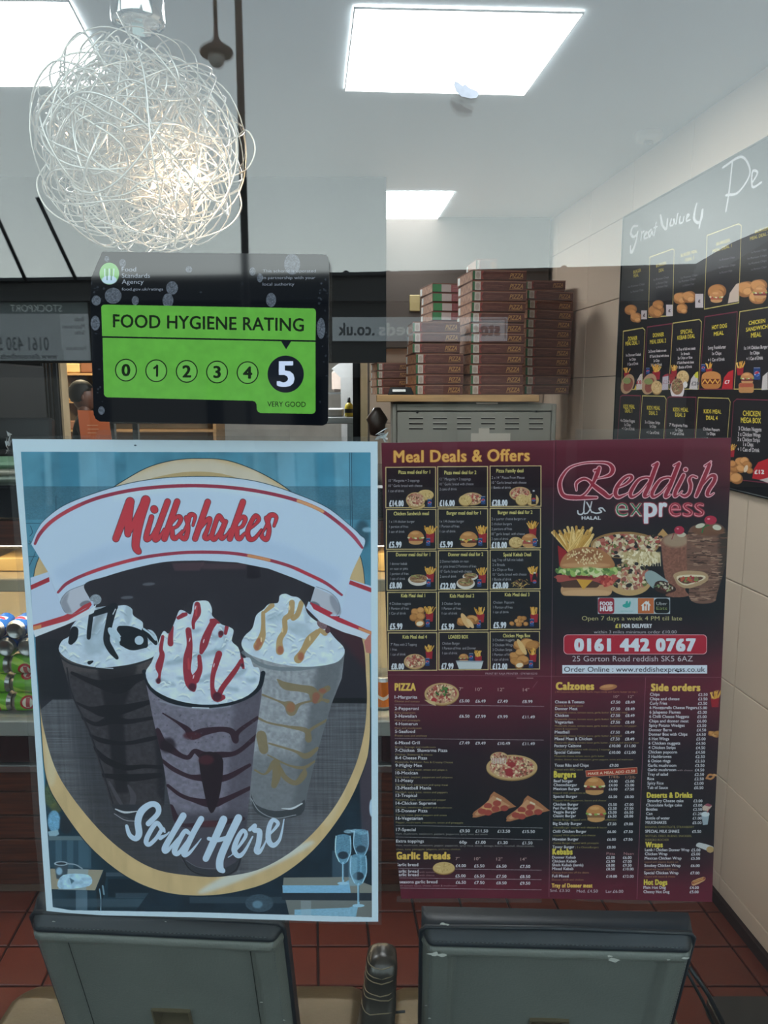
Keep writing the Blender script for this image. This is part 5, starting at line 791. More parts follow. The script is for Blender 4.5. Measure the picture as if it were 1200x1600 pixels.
# ---------------------------------------------------------------- modelling helpers
def srgb(h):
    h = h.lstrip('#'); c = [int(h[i:i+2], 16)/255 for i in (0, 2, 4)]
    return tuple((x/12.92 if x <= .04045 else ((x+.055)/1.055)**2.4) for x in c)
MATS = {}
def mat(name, col='#888888', rough=.5, metal=0., var=.12, vs=6., bump=0., bs=60., spec=.5, coat=0., coords='Object', stretch=None, lin=None, emit=None, es=1.):
    """principled material with noise-driven colour variation and fine relief"""
    if name in MATS: return MATS[name]
    m = bpy.data.materials.new(name); m.use_nodes = True; n = m.node_tree; p = n.nodes['Principled BSDF']
    c = lin if lin else srgb(col)
    p.inputs['Roughness'].default_value = rough; p.inputs['Metallic'].default_value = metal; p.inputs['Specular IOR Level'].default_value = spec; p.inputs['Coat Weight'].default_value = coat
    tc = n.nodes.new('ShaderNodeTexCoord'); mp = n.nodes.new('ShaderNodeMapping'); n.links.new(tc.outputs[coords], mp.inputs[0])
    if stretch: mp.inputs['Scale'].default_value = stretch
    if var:
        nz = n.nodes.new('ShaderNodeTexNoise'); nz.inputs['Scale'].default_value = vs; nz.inputs['Detail'].default_value = 6; r = n.nodes.new('ShaderNodeValToRGB')
        r.color_ramp.elements[0].position = .3; r.color_ramp.elements[1].position = .7
        r.color_ramp.elements[0].color = tuple(max(0, x*(1-var)) for x in c)+(1,); r.color_ramp.elements[1].color = tuple(min(1, x*(1+var)) for x in c)+(1,)
        n.links.new(mp.outputs[0], nz.inputs[0]); n.links.new(nz.outputs[0], r.inputs[0]); n.links.new(r.outputs[0], p.inputs['Base Color'])
    else: p.inputs['Base Color'].default_value = c+(1,)
    if bump:
        nb = n.nodes.new('ShaderNodeTexNoise'); nb.inputs['Scale'].default_value = bs; nb.inputs['Detail'].default_value = 4; b = n.nodes.new('ShaderNodeBump'); b.inputs['Strength'].default_value = bump; b.inputs['Distance'].default_value = .002
        n.links.new(mp.outputs[0], nb.inputs[0]); n.links.new(nb.outputs[0], b.inputs['Height']); n.links.new(b.outputs[0], p.inputs['Normal'])
    if emit: p.inputs['Emission Color'].default_value = srgb(emit)+(1,); p.inputs['Emission Strength'].default_value = es
    MATS[name] = m; return m
def print_mat(name, image, rough=.35, coat=0., spec=.4):
    m = bpy.data.materials.new(name); m.use_nodes = True; n = m.node_tree; p = n.nodes['Principled BSDF']
    t = n.nodes.new('ShaderNodeTexImage'); t.image = image; t.interpolation = 'Linear'; t.extension = 'EXTEND'; u = n.nodes.new('ShaderNodeUVMap'); u.uv_map = 'UVMap'
    n.links.new(u.outputs[0], t.inputs[0]); n.links.new(t.outputs[0], p.inputs['Base Color']); p.inputs['Roughness'].default_value = rough; p.inputs['Coat Weight'].default_value = coat; p.inputs['Specular IOR Level'].default_value = spec
    MATS[name] = m; return m
def clear_mat(name, ior=1.5, tint=(1, 1, 1), rough=0., body=0., bcol='#ffffff'):
    """thin clear sheet: fresnel mirror over straight-through transmission"""
    m = bpy.data.materials.new(name); m.use_nodes = True; n = m.node_tree; n.nodes.clear()
    o = n.nodes.new('ShaderNodeOutputMaterial'); t = n.nodes.new('ShaderNodeBsdfTransparent'); g = n.nodes.new('ShaderNodeBsdfGlossy'); f = n.nodes.new('ShaderNodeFresnel'); x = n.nodes.new('ShaderNodeMixShader')
    t.inputs[0].default_value = tuple(tint)+(1,); g.inputs['Roughness'].default_value = rough
    gm = n.nodes.new('ShaderNodeNewGeometry'); mx = n.nodes.new('ShaderNodeMix'); mx.inputs[2].default_value = ior; mx.inputs[3].default_value = 1/ior   # same reflectance from either side of a face
    n.links.new(gm.outputs['Backfacing'], mx.inputs[0]); n.links.new(mx.outputs[0], f.inputs[0])
    n.links.new(f.outputs[0], x.inputs[0]); n.links.new(t.outputs[0], x.inputs[1]); n.links.new(g.outputs[0], x.inputs[2]); last = x
    if body:
        d = n.nodes.new('ShaderNodeBsdfDiffuse'); d.inputs[0].default_value = srgb(bcol)+(1,); y = n.nodes.new('ShaderNodeMixShader'); nz = n.nodes.new('ShaderNodeTexNoise'); nz.inputs['Scale'].default_value = 90; mt = n.nodes.new('ShaderNodeMath'); mt.operation = 'MULTIPLY'; mt.inputs[1].default_value = body*2
        n.links.new(nz.outputs[0], mt.inputs[0]); n.links.new(mt.outputs[0], y.inputs[0]); n.links.new(x.outputs[0], y.inputs[1]); n.links.new(d.outputs[0], y.inputs[2]); last = y
    n.links.new(last.outputs[0], o.inputs[0]); MATS[name] = m; return m
class MB:
    """collects shapes, then links them as one mesh object"""
    def __init__(s): s.v = []; s.f = []; s.uv = []; s.mi = []; s.smooth = []
    def add(s, V, Fs, mi=0, smooth=False, uv=None):
        o = len(s.v); s.v += [tuple(map(float, p)) for p in V]
        for k, f in enumerate(Fs): s.f.append([i+o for i in f]); s.mi.append(mi); s.smooth.append(smooth); s.uv.append(uv[k] if uv else None)
        return s
    def box(s, x0, x1, y0, y1, z0, z1, mi=0, M=None, bev=0.):
        if bev:
            b = min(bev, (x1-x0)/2.01, (y1-y0)/2.01, (z1-z0)/2.01); V = []
            for X, sx in ((x0, 1), (x1, -1)):
                for Y, sy in ((y0, 1), (y1, -1)):
                    for Z, sz in ((z0, 1), (z1, -1)): V += [(X, Y+sy*b, Z+sz*b), (X+sx*b, Y, Z+sz*b), (X+sx*b, Y+sy*b, Z)]
            i = lambda a, b_, c, k: (a*4+b_*2+c)*3+k
            Fs = []
            for a in (0, 1):
                q = [i(a, 0, 0, 0), i(a, 1, 0, 0), i(a, 1, 1, 0), i(a, 0, 1, 0)]; Fs.append(q if a else q[::-1])
                q = [i(0, a, 0, 1), i(1, a, 0, 1), i(1, a, 1, 1), i(0, a, 1, 1)]; Fs.append(q[::-1] if a else q)
                q = [i(0, 0, a, 2), i(1, 0, a, 2), i(1, 1, a, 2), i(0, 1, a, 2)]; Fs.append(q if a else q[::-1])
            for a in (0, 1):
                for b_ in (0, 1):
                    q = [i(a, b_, 0, 0), i(a, b_, 1, 0), i(a, b_, 1, 1), i(a, b_, 0, 1)]; Fs.append(q if a != b_ else q[::-1])
                    q = [i(a, 0, b_, 0), i(a, 1, b_, 0), i(a, 1, b_, 2), i(a, 0, b_, 2)]; Fs.append(q[::-1] if a != b_ else q)
                    q = [i(0, a, b_, 1), i(1, a, b_, 1), i(1, a, b_, 2), i(0, a, b_, 2)]; Fs.append(q if a != b_ else q[::-1])
                    for c in (0, 1):
                        q = [i(a, b_, c, 0), i(a, b_, c, 1), i(a, b_, c, 2)]; Fs.append(q)
        else:
            V = [(x, y, z) for x in (x0, x1) for y in (y0, y1) for z in (z0, z1)]
            Fs = [(0, 1, 3, 2), (4, 6, 7, 5), (0, 4, 5, 1), (2, 3, 7, 6), (0, 2, 6, 4), (1, 5, 7, 3)]
        if M: V = [M@Vector(p) for p in V]
        return s.add(V, Fs, mi)
    def prism(s, pts, ext, mi=0):
        """polygon pts (3D) extruded by vector ext"""
        n = len(pts); e = Vector(ext); V = [Vector(p) for p in pts]+[Vector(p)+e for p in pts]
        return s.add(V, [list(range(n))[::-1], list(range(n, 2*n))]+[(i, (i+1) % n, (i+1) % n+n, i+n) for i in range(n)], mi)
    def tube(s, pts, r, n=8, mi=0, closed=False, cap=True):
        P_ = [Vector(p) for p in pts]; R = r if hasattr(r, '__len__') else [r]*len(P_); V = []; Fs = []; m = len(P_)
        up = None
        for i, p in enumerate(P_):
            t = (P_[(i+1) % m]-P_[i-1]) if closed else (P_[min(i+1, m-1)]-P_[max(i-1, 0)])
            t = t.normalized() if t.length > 1e-9 else Vector((0, 0, 1))
            if up is None: up = t.orthogonal().normalized()
            a = (up-t*up.dot(t)); a = a.normalized() if a.length > 1e-6 else t.orthogonal().normalized(); up = a; b = t.cross(a)
            for k in range(n): q = 2*math.pi*k/n; V.append(p+(a*math.cos(q)+b*math.sin(q))*R[i])
        for i in range(m if closed else m-1):
            j = (i+1) % m
            for k in range(n): Fs.append((i*n+k, i*n+(k+1) % n, j*n+(k+1) % n, j*n+k))
        if not closed and cap: Fs += [list(range(n))[::-1], [(m-1)*n+k for k in range(n)]]
        return s.add(V, Fs, mi, True)
    def lathe(s, prof, c=(0, 0, 0), n=20, mi=0, M=None):
        V = []; Fs = []; c = Vector(c)
        for r, z in prof:
            for k in range(n): a = 2*math.pi*k/n; p = Vector((r*math.cos(a), r*math.sin(a), z)); V.append((M@p if M else p)+c)
        for i in range(len(prof)-1):
            for k in range(n): Fs.append((i*n+k, i*n+(k+1) % n, (i+1)*n+(k+1) % n, (i+1)*n+k))
        return s.add(V, Fs, mi, True)
    def sphere(s, c, r, n=12, mi=0, sc=(1, 1, 1)):
        V = []; Fs = []; m = n//2+1; c = Vector(c)
        for i in range(m+1):
            a = math.pi*i/m
            for k in range(n): b = 2*math.pi*k/n; V.append(c+Vector((r*sc[0]*math.sin(a)*math.cos(b), r*sc[1]*math.sin(a)*math.sin(b), r*sc[2]*math.cos(a))))
        for i in range(m):
            for k in range(n): Fs.append((i*n+k, (i+1)*n+k, (i+1)*n+(k+1) % n, i*n+(k+1) % n))
        return s.add(V, Fs, mi, True)
    def build(s, name, mats, parent=None, loc=None, fixn=True, **props):
        me = bpy.data.meshes.new(name); me.from_pydata(s.v, [], s.f)
        if fixn:
            bm = bmesh.new(); bm.from_mesh(me); bmesh.ops.recalc_face_normals(bm, faces=bm.faces); bm.to_mesh(me); bm.free()
        for m in (mats if isinstance(mats, (list, tuple)) else [mats]): me.materials.append(m)
        me.polygons.foreach_set('material_index', s.mi); me.polygons.foreach_set('use_smooth', s.smooth)
        if any(u is not None for u in s.uv):
            L = me.uv_layers.new(name='UVMap').data
            for p, u in zip(me.polygons, s.uv):
                if u is None: continue
                # recalc may reverse a face: match by vertex order
                src = s.f[p.index]; d = {v: q for v, q in zip(src, u)}
                for li in p.loop_indices: L[li].uv = d[me.loops[li].vertex_index]
        me.validate(); o = bpy.data.objects.new(name, me); COL.objects.link(o)
        if parent: o.parent = parent
        if loc: o.location = loc
        for k, v in props.items(): o[k] = v
        return o
def thing(name, label, cat, loc=(0, 0, 0), rz=0., group=None):
    o = bpy.data.objects.new(name, None); COL.objects.link(o); o.location = loc; o.rotation_euler = (0, 0, rz); o.empty_display_size = .05
    o['label'] = label; o['category'] = cat
    if group: o['group'] = group
    return o
def tag(o, label, cat, group=None):
    o['label'] = label; o['category'] = cat
    if group: o['group'] = group
    return o
def local(parent, v): return Vector(v)-parent.location
def dup(o, parent=None, label=None, loc=None, rz=None):
    c = o.copy(); COL.objects.link(c); c.parent = parent
    if label: c['label'] = label
    if loc: c.location = loc
    if rz is not None: c.rotation_euler = (0, 0, rz)
    for ch in o.children: dup(ch, c)
    return c
# ---------------------------------------------------------------- printed images
# gain: one white-balance factor per print (bluish daylight through two panes), the same for every colour of the print
WG = (1.03, .97, 1.04)
def gain(k): return tuple(k*x for x in WG)
EXT_M = (-.445, 0., 1.03, 1.675); cvm = paint_milkshake(mp_win, EXT_M, 2800); IM_M = cvm.image('milkshake_print', gain(1.3))
EXT_T = (-.008, .428, 1.05, 1.675); cvt = paint_menu(mp_win, EXT_T, 3000); IM_T = cvt.image('menu_print', (1.34, 1.2, 1.12))
EXT_S = (-.325, -.055, 1.675, 1.882); IM_S = paint_sticker(mp_win, EXT_S, 3200).image('sticker_print', gain(1.0))
EXT_B = (-2.53, -1.12, 1.40, 2.46); IM_B = paint_board(mp_wall, EXT_B, 900).image('meal_board_print', gain(1.6))
IM_X = [paint_boxface(i).image('pizza_box_print', (1.3, 1.25, 1.2)) for i in (1, 2, 3)]
IM_C = {k: paint_can(k).image('can_print', (1.3, 1.3, 1.3)) for k in 'gbro'}
IM_N = {k: paint_sign(k).image('sign_print', (2.1, 2.1, 2.1)) for k in ('strip', 'plate')}
# ---------------------------------------------------------------- materials
M_grout = mat('grout', '#2a1512', .9); M_tile = mat('quarry_tile', '#63291a', .38, var=.22, vs=3.5, bump=.25, bs=90, coat=.15)
M_wt = mat('wall_tile_cream', '#e3cdb8', .28, var=.03, vs=2, bump=.05, bs=8); M_wg = mat('wall_grout', '#77706a', .9); M_ceil = mat('ceiling_white', '#c9cfd2', .8, var=.02, vs=1.5)
M_black = mat('black_paint', '#0c0e10', .7, var=.2, vs=4, spec=.25); M_dark = mat('dark_metal', '#1d2024', .35, .4); M_white = mat('white_paint', '#d8d8d4', .5, var=.04)
M_steel = mat('stainless', '#a9acad', .28, .9, var=.06, stretch=(1, 1, 14)); M_grey = mat('grey_enamel', '#85837b', .42, var=.06, vs=3, bump=.05); M_chrome = mat('chrome', '#d8dadc', .08, 1., var=.03)
M_wood = mat('dark_walnut', '#52291a', .32, var=.45, vs=5, stretch=(1.2, 1.2, 18), coat=.3); M_ply = mat('plank_wood', '#b58f62', .6, var=.2, vs=6, stretch=(1, 8, 8))
M_road = mat('asphalt', '#1b1b1d', .9, var=.2, vs=20, bump=.6, bs=80); M_pave = mat('paving', '#201f1e', .9, var=.15, vs=3); M_fac = mat('facade_dark', '#14171a', .6, var=.15, vs=1); M_brick = mat('facade_brown', '#34302e', .85, var=.2, vs=2)
M_shopglass = mat('dark_shop_glass', '#0b0d0f', .08, var=.1)
M_glass = clear_mat('window_glass', 1.52, (.985, .995, .99)); M_film = clear_mat('clear_tape', 1.45, (.97, .97, .97), .08, .015)
M_fridgeglass = clear_mat('display_glass', 1.5, (.99, .99, .99))
# ---------------------------------------------------------------- floor of quarry tiles
ZC = 2.66
def fx(x, y): return x-KW*(y+DC)     # the tile courses run with the side wall
fl = MB(); fl.add([(-3.3, -.06, -.012), (1.5, -.06, -.012), (1.5, 7.4, -.012), (-3.3, 7.4, -.012), (-3.3, -.06, -.1), (1.5, -.06, -.1), (1.5, 7.4, -.1), (-3.3, 7.4, -.1)], [(0, 1, 2, 3), (7, 6, 5, 4), (0, 4, 5, 1), (1, 5, 6, 2), (2, 6, 7, 3), (3, 7, 4, 0)])
floor = fl.build('floor', M_grout, kind='structure')
TP = .162; tm = {}
def tile_mesh(var):
    b = MB(); g = .0035; w = TP-2*g; sk = -KW*TP
    P_ = [(g, g), (TP-g, g), (TP-g+sk, TP-g), (g+sk, TP-g)]; q = .0025
    lo = [(x, y, -.012) for x, y in P_]; mid = [(x, y, -.0025) for x, y in P_]; top = [(P_[0][0]+q, P_[0][1]+q, 0), (P_[1][0]-q, P_[1][1]+q, 0), (P_[2][0]-q, P_[2][1]-q, 0), (P_[3][0]+q, P_[3][1]-q, 0)]
    top = [(x, y, z+random.uniform(-.0006, .0006)) for x, y, z in top]
    b.add(lo+mid+top, [(0, 1, 5, 4), (1, 2, 6, 5), (2, 3, 7, 6), (3, 0, 4, 7), (4, 5, 9, 8), (5, 6, 10, 9), (6, 7, 11, 10), (7, 4, 8, 11), (8, 9, 10, 11)]); return b
tm = [tile_mesh(i).build('floor_tile', M_tile, floor) for i in range(6)]
tile_cells = [(i, j) for j in range(0, 17) for i in range(-8, 9)]
rest = MB(); used = 0
for j in range(0, 26):
    for i in range(-20, 9):
        x = 1.1755-.66*TP+i*TP; y = .13+j*TP; X = x-KW*(y-1.48)-.0
        if X > wall_x(y)-.02: continue
        if 2 < j < 14 and i > -17 and used < 290:
            o = tm[used] if used < 6 else tm[used % 6].copy()
            if used >= 6: COL.objects.link(o); o.parent = floor
            o.location = (X, y, 0); used += 1
        else: rest.add([(X+a, y+b, 0) for a, b in ((.004, .004), (TP-.004, .004), (TP-.004-KW*TP, TP-.004), (.004-KW*TP, TP-.004))], [(0, 1, 2, 3)])
rest.build('far_tiles', M_tile, floor, kind='stuff')
# ---------------------------------------------------------------- ceiling and walls
MB().box(-3.3, 1.6, -.06, 7.4, ZC, ZC+.08).build('ceiling', M_ceil, kind='structure')
def askew(x0, x1, y0, y1, z0, z1, mi=0, b=None):
    """box whose depth edges follow the side wall (x given relative to it at depth y: 0 = wall face, positive = into room)"""
    b = b or MB(); b.add([(wall_x(y)-x, y, z) for x in (x0, x1) for y in (y0, y1) for z in (z0, z1)], [(0, 1, 3, 2), (4, 6, 7, 5), (0, 4, 5, 1), (2, 3, 7, 6), (0, 2, 6, 4), (1, 5, 7, 3)], mi); return b
wr = askew(-.12, -.008, -.06, 7.4, 0, ZC).build('wall_right', M_wg, kind='structure')
TH, TW = .3355, .5; zs = [.09]+[.105+TH*k for k in range(0, 8)]
def wtile(w, h):
    b = MB(); g = .0016; q = .0022; d = KW
    def P3(u, v, n): return (n*-1-KW*u, u, v)      # local: u along depth, v up, n into the room
    V = [P3(u, v, n) for n, e in ((-.008, g), (-.0015, g), (0, g+q)) for u, v in ((e, e), (w-e, e), (w-e, h-e), (e, h-e))]
    b.add(V, [(0, 1, 5, 4), (1, 2, 6, 5), (2, 3, 7, 6), (3, 0, 4, 7), (4, 5, 9, 8), (5, 6, 10, 9), (6, 7, 11, 10), (7, 4, 8, 11), (8, 9, 10, 11)]); return b
wproto = {}
for k, z in enumerate([.043]+[.105+TH*k for k in range(8)]):
    h = min(TH, ZC-z) if k else .062
    for i in range(-3, 9):
        y = 1.46+TW*i
        y0 = max(y, -.05); w = TW-(y0-y)
        key = (round(h, 3), round(w, 3))
        if key not in wproto: o = wproto[key] = wtile(w, h).build('wall_tile', M_wt, wr)
        else: o = wproto[key].copy(); COL.objects.link(o); o.parent = wr
        o.location = (wall_x(y0), y0, z)
b = MB(); askew(-.009, .010, -.05, 7.4, .0, .040, b=b)
b.build('baseboard_right', mat('cove_base', '#2c1714', .5), kind='structure')
MB().box(-3.4, -3.3, -.06, 7.4, 0, ZC).build('wall_left', M_white, kind='structure')
# kitchen wall with cream tiles, its free edge beside the doorway
YB = 3.62; xb0 = atX(566, YB)
wb = MB().box(xb0, wall_x(YB)+.02, YB+.008, YB+.11, 0, ZC).build('wall_back', M_wg, kind='structure')
bproto = {}
x = xb0+.04
k = 0
while x < wall_x(YB)-.02:
    w = min(.30, wall_x(YB)-x-.002)
    z = .09
    while z < ZC-.02:
        h = min(.24, ZC-z); key = (round(w, 3), round(h, 3))
        if key not in bproto:
            g = .0018; q = .002; b = MB(); V = [(u, -n, v) for n, e in ((-.008, g), (-.002, g), (0, g+q)) for u, v in ((e, e), (w-e, e), (w-e, h-e), (e, h-e))]
            b.add(V, [(0, 1, 5, 4), (1, 2, 6, 5), (2, 3, 7, 6), (3, 0, 4, 7), (4, 5, 9, 8), (5, 6, 10, 9), (6, 7, 11, 10), (7, 4, 8, 11), (8, 9, 10, 11)]); o = bproto[key] = b.build('wall_tile', M_wt, wb)
        else: o = bproto[key].copy(); COL.objects.link(o); o.parent = wb
        o.location = (x, YB, z); z += .24
    x += .30
ZD = onY(640, 544, YB-.06).z; MB().box(atX(601, YB-.06), wall_x(YB)-.012, YB-.10, YB-.012, ZD, ZC-.001, bev=.003).build('trim_8', mat('brown_boxing', '#40362f', .7, var=.05, vs=2), kind='structure')
so = onY(648, 474, YB-.10); tag(MB().box(so.x-.03, so.x+.03, YB-.112, YB-.10, so.z-.045, so.z+.045, bev=.004).build('socket_plate', mat('old_plastic', '#9a8a5e', .5)), 'small yellowed switch plate on the brown boxing behind the rear left boxes', 'switch')
MB().box(xb0-.012, xb0+.03, YB-.012, YB+.13, 0, ZC-.001, bev=.004).build('trim_1', mat('trim_cream', '#cbb994', .5), kind='structure')
MB().box(-3.3, wall_x(7.3)+.2, 7.3, 7.4, 0, ZC).build('wall_kitchen', mat('kitchen_wall', '#c9c7c0', .5), kind='structure')
# black bulkhead over the serving side, and the dark partition with the kitchen doorway
xh = atX(603.5, 2.72)
MB().box(-3.3, xh, 2.72, 2.84, onY(300, 566, 2.72).z, ZC).build('wall_bulkhead', M_black, kind='structure')
YP = 5.0
pt = MB().box(-3.3, atX(66, YP), YP, YP+.08, 0, ZC).build('wall_partition', M_black, kind='structure')
for i, (a, bb) in enumerate(((67, 71), (74, 76), (79, 82), (85, 92))):
    MB().box(atX(a, YP), atX(bb, YP), YP-.03, YP+.06, 0, ZC, bev=.004).build('trim_%d' % (i+2), M_dark, kind='structure')
MB().box(atX(94, YP), atX(97, YP), YP-.02, YP+.1, 0, ZC).build('trim_6', mat('door_lining', '#b9a482', .5), kind='structure')
MB().box(atX(551, 3.64), atX(564, 3.64), 3.64, 3.72, 0, ZC).build('trim_7', M_black, kind='structure')
# ---------------------------------------------------------------- shopfront: wall round the window, frame, double-glazed unit
wf = MB(); wf.box(-3.4, 1.6, -.1, .0, 0, .42); wf.box(-3.4, 1.6, -.1, .0, 2.56, 3.2); wf.box(-3.4, -2.3, -.1, 0, .42, 2.56); wf.box(1.22, 1.6, -.1, 0, .42, 2.56)
wf.build('wall_front', M_black, kind='structure')
win = MB(); [win.box(*q, bev=.005) for q in ((-2.3, 1.22, -.07, -.004, .42, .47), (-2.3, 1.22, -.07, -.004, 2.51, 2.56), (-2.3, -2.25, -.07, -.004, .47, 2.51), (1.17, 1.22, -.07, -.004, .47, 2.51), (-.95, -.9, -.07, -.004, .47, 2.51))]
window = win.build('window_1', M_dark, kind='structure')
for y0 in (-.032, -.012):
    MB().box(-.9, 1.17, y0, y0+.006, .47, 2.51).build('pane', M_glass, window)
for y0 in (-.032, -.012): MB().box(-2.25, -.95, y0, y0+.006, .47, 2.51).build('pane', M_glass, window)
# ---------------------------------------------------------------- the street outside, seen in the glass
MB().box(-60, 60, -2.6, -.1, -.14, -.02).build('pavement', M_pave, kind='structure')
MB().box(-60, 60, -16, -2.6, -.2, -.14).build('road', M_road, kind='structure')
# ---------------------------------------------------------------- parade of shops across the road (its mirror image lies over the interior)
YS = 14.0
def V(px, py, y=YS):
    p = onY(px, py, y+.03); return Vector((p.x, -y, p.z))
bld = thing('shop_parade', 'dark single-storey parade of shops across the road, mirrored in the window glass', 'building', (0, -YS, 0))
L = lambda v: Vector(v)-bld.location
top = [(-1400, 452), (0, 441), (300, 437), (600, 431), (900, 424), (1082, 419)]
P_ = [L(V(a, b_)) for a, b_ in top]; xe = P_[-1].x; P_ += [Vector((xe, 0, -.14)), Vector((P_[0].x, 0, -.14))]
MB().prism(P_, (0, -5, 0)).build('wall', M_fac, bld)
P_ = [L(V(1082, 434)), L(V(1136, 415)), L(V(1200, 376)), L(V(1330, 300)), L(V(1480, 385)), L(V(1480, 700))]; P_ = P_+[Vector((P_[-1].x, 0, -.14)), Vector((P_[0].x, 0, -.14))]
MB().prism(P_, (0, -5, 0)).build('gable_wall', M_brick, bld)
MB().tube([L(V(a, b_-1))+Vector((0, .08, 0)) for a, b_ in top], .05, 6).build('gutter', M_dark, bld)
a, b_ = L(V(520, 497)), L(V(790, 534)); a0 = L(V(-30, 474)); b0 = L(V(148, 564))
def signboard(p, q, img, name):
    x0, x1 = sorted((p.x, q.x)); z0, z1 = sorted((p.z, q.z)); s = MB(); s.box(x0, x1, 0, .12, z0, z1)
    s.add([(x0, .125, z0), (x1, .125, z0), (x1, .125, z1), (x0, .125, z1)], [(0, 1, 2, 3)], 1, uv=[[(1, 0), (0, 0), (0, 1), (1, 1)]]); return s.build(name, [M_fac, print_mat('sign_print_'+img, IM_N[img], .5)], bld)
signboard(a, b_, 'strip', 'sign_board'); signboard(a0, b0, 'plate', 'sign_board')
for x0, x1 in ((-380, -40), (-10, 150), (175, 330), (350, 505), (530, 690), (715, 880), (905, 1060)):
    p, q = L(V(x0, 590)), L(V(x1, 762)); MB().box(p.x, q.x, 0, .05, q.z, p.z).build('shop_window', M_shopglass, bld)
    MB().box(p.x, q.x, .0, .07, p.z, p.z+.09).build('window_head', M_dark, bld)
    MB().box(p.x, q.x, .0, .09, q.z-.12, q.z).build('window_sill', M_pave, bld)
p, q = L(V(-600, 466)), L(V(1075, 470)); MB().box(p.x, q.x, 0, .3, q.z-.04, p.z+.0).build('fascia_ledge', M_dark, bld)
for (a_, c_) in (((-24, 290), (44, 441)), ((61, 310), (122, 440))):
    MB().tube([L(V(*a_, 13.2)), L(V(*c_, 13.9))], .035, 6).build('stay_rod', M_dark, bld)
for px_ in (541, 606, 627, 684, 880): MB().sphere(L(V(px_, 428 if px_ < 700 else 420)), .07, 8, sc=(1, .5, .8)).build('roof_cowl', M_dark, bld)
# lamp post
YL = 6.2; base = V(386, 430, YL); lp = thing('lamp_post', 'dark street lamp post with a hanging lantern, mirrored in the window glass', 'lamp post', (base.x, -YL, -.02))
L2 = lambda v: Vector(v)-lp.location
tp = L2(V(374, 120, YL)); pxs = 0.0
MB().tube([(0, 0, 0), (0, 0, 1.2), (0, 0, 1.22), (0, 0, 6.2)], [.07, .065, .036, .03], 12).build('post', mat('lamp_iron', '#1f1a18', .5), lp)
lant = L2(V(341, 84, YL)); Lx = lant.x; zt = lant.z
b = MB(); b.tube([(Lx, 0, zt+.13), (Lx, 0, zt+.95), (Lx*.85, 0, zt+1.15), (Lx*.4, 0, zt+1.25), (0, 0, zt+1.1)], .018, 8); b.build('arm', MATS['lamp_iron'], lp)
MB().tube([(Lx*.95, 0, zt+.9), (Lx*.6, 0, zt+.8), (0, 0, zt+.35)], .012, 6).build('brace', MATS['lamp_iron'], lp)
MB().lathe([(.0, .2), (.018, .19), (.022, .1), (.05, .06), (.13, .01), (.145, -.02), (.13, -.045), (.0, -.03)], (Lx, 0, zt), 20).build('hood', mat('lamp_hood', '#3a2620', .5), lp)
MB().lathe([(.07, -.04), (.072, -.07), (.06, -.11), (.03, -.135), (0, -.14)], (Lx, 0, zt), 16).build('globe', mat('lamp_globe', '#8d9090', .2), lp)
# ---------------------------------------------------------------- papers on the window
def paper(name, outline, ext, img, label, cat, y, front=-1, thick=.0006, rough=.4, coat=0., spec=.4, warp=None):
    """sheet cut to its outline (photo pixels), printed on the street side"""
    pts = [onY(px, py, 0.) for px, py in outline]; n = len(pts); b = MB()
    F = [(p.x, y, p.z) for p in pts]; B_ = [(p.x, y+thick, p.z) for p in pts]
    uvs = [((p.x-ext[0])/(ext[1]-ext[0]), (p.z-ext[2])/(ext[3]-ext[2])) for p in pts]
    b.add(F, [list(range(n))], 0, uv=[uvs]); b.add(B_, [list(range(n))[::-1]], 1); b.add(F+B_, [(i, (i+1) % n, (i+1) % n+n, i+n) for i in range(n)], 1)
    o = b.build(name, [print_mat(name+'_print', img, rough, coat, spec), mat('paper_back', '#d9dcdf', .7, var=.02)]); return tag(o, label, cat)
paper('milkshake_poster', [(18, 686), (300, 688), (590, 690), (590.5, 1000), (591, 1441), (520, 1441), (300, 1434), (160, 1431), (100, 1427), (72, 1424), (66, 1340), (48, 1060), (34, 860)], EXT_M, IM_M, 'large white-bordered paper poster of three milkshakes under a ribbon reading Milkshakes', 'poster', .001)
paper('menu_sheet', [(596, 692), (866, 688), (1143, 684), (1141, 760), (1134, 920), (1126, 1100), (1118, 1260), (1113, 1410), (990, 1407), (858, 1405), (740, 1404), (627, 1405), (616, 1300), (606, 1060), (600, 860)], EXT_T, IM_T, 'glossy maroon and black takeaway menu sheet with four printed pages taped to glass', 'menu', .001, coat=.5, spec=.5, rough=.3)
st = [(176, 402), (180, 401.5), (512, 405.5), (516, 409), (517.5, 420), (516, 655), (514, 660), (508, 663), (172, 657), (166, 653), (163, 646), (158, 480), (160, 440)]
paper('hygiene_sticker', st, EXT_S, IM_S, 'black and green food hygiene rating window sticker with a big number 5', 'sticker', -.0333, rough=.05, spec=.5, coat=.9)
# clear laminate pocket edges and strips of tape
def film(name, outline, y, label, cat='tape', group=None, m=None):
    pts = [onY(px, py, 0.) for px, py in outline]; o = MB().prism([(p.x, y, p.z) for p in pts], (0, .0003, 0)).build(name, m or M_film); return tag(o, label, cat, group)
film('laminate_pocket', [(8, 683), (150, 680), (594, 683), (596, 1000), (596, 1447), (560, 1446), (300, 1440), (130, 1441), (66, 1432), (52, 1300), (30, 960)], .0024, 'clear plastic pocket showing round the edges of the milkshake poster', 'plastic sleeve')
film('clear_tape', [(150, 672), (452, 671), (453, 690), (149, 691)], .0018, 'strip of clear tape over the middle of the milkshake poster top edge')
film('clear_tape', [(900, 671), (1108, 670), (1109, 690), (899, 692)], .0018, 'strip of clear tape along the top right edge of the menu sheet')
film('clear_tape', [(878, 1402), (1004, 1403), (1100, 1404), (1102, 1411), (1000, 1414), (905, 1409)], .0018, 'crumpled clear tape under the right half of the menu sheet')
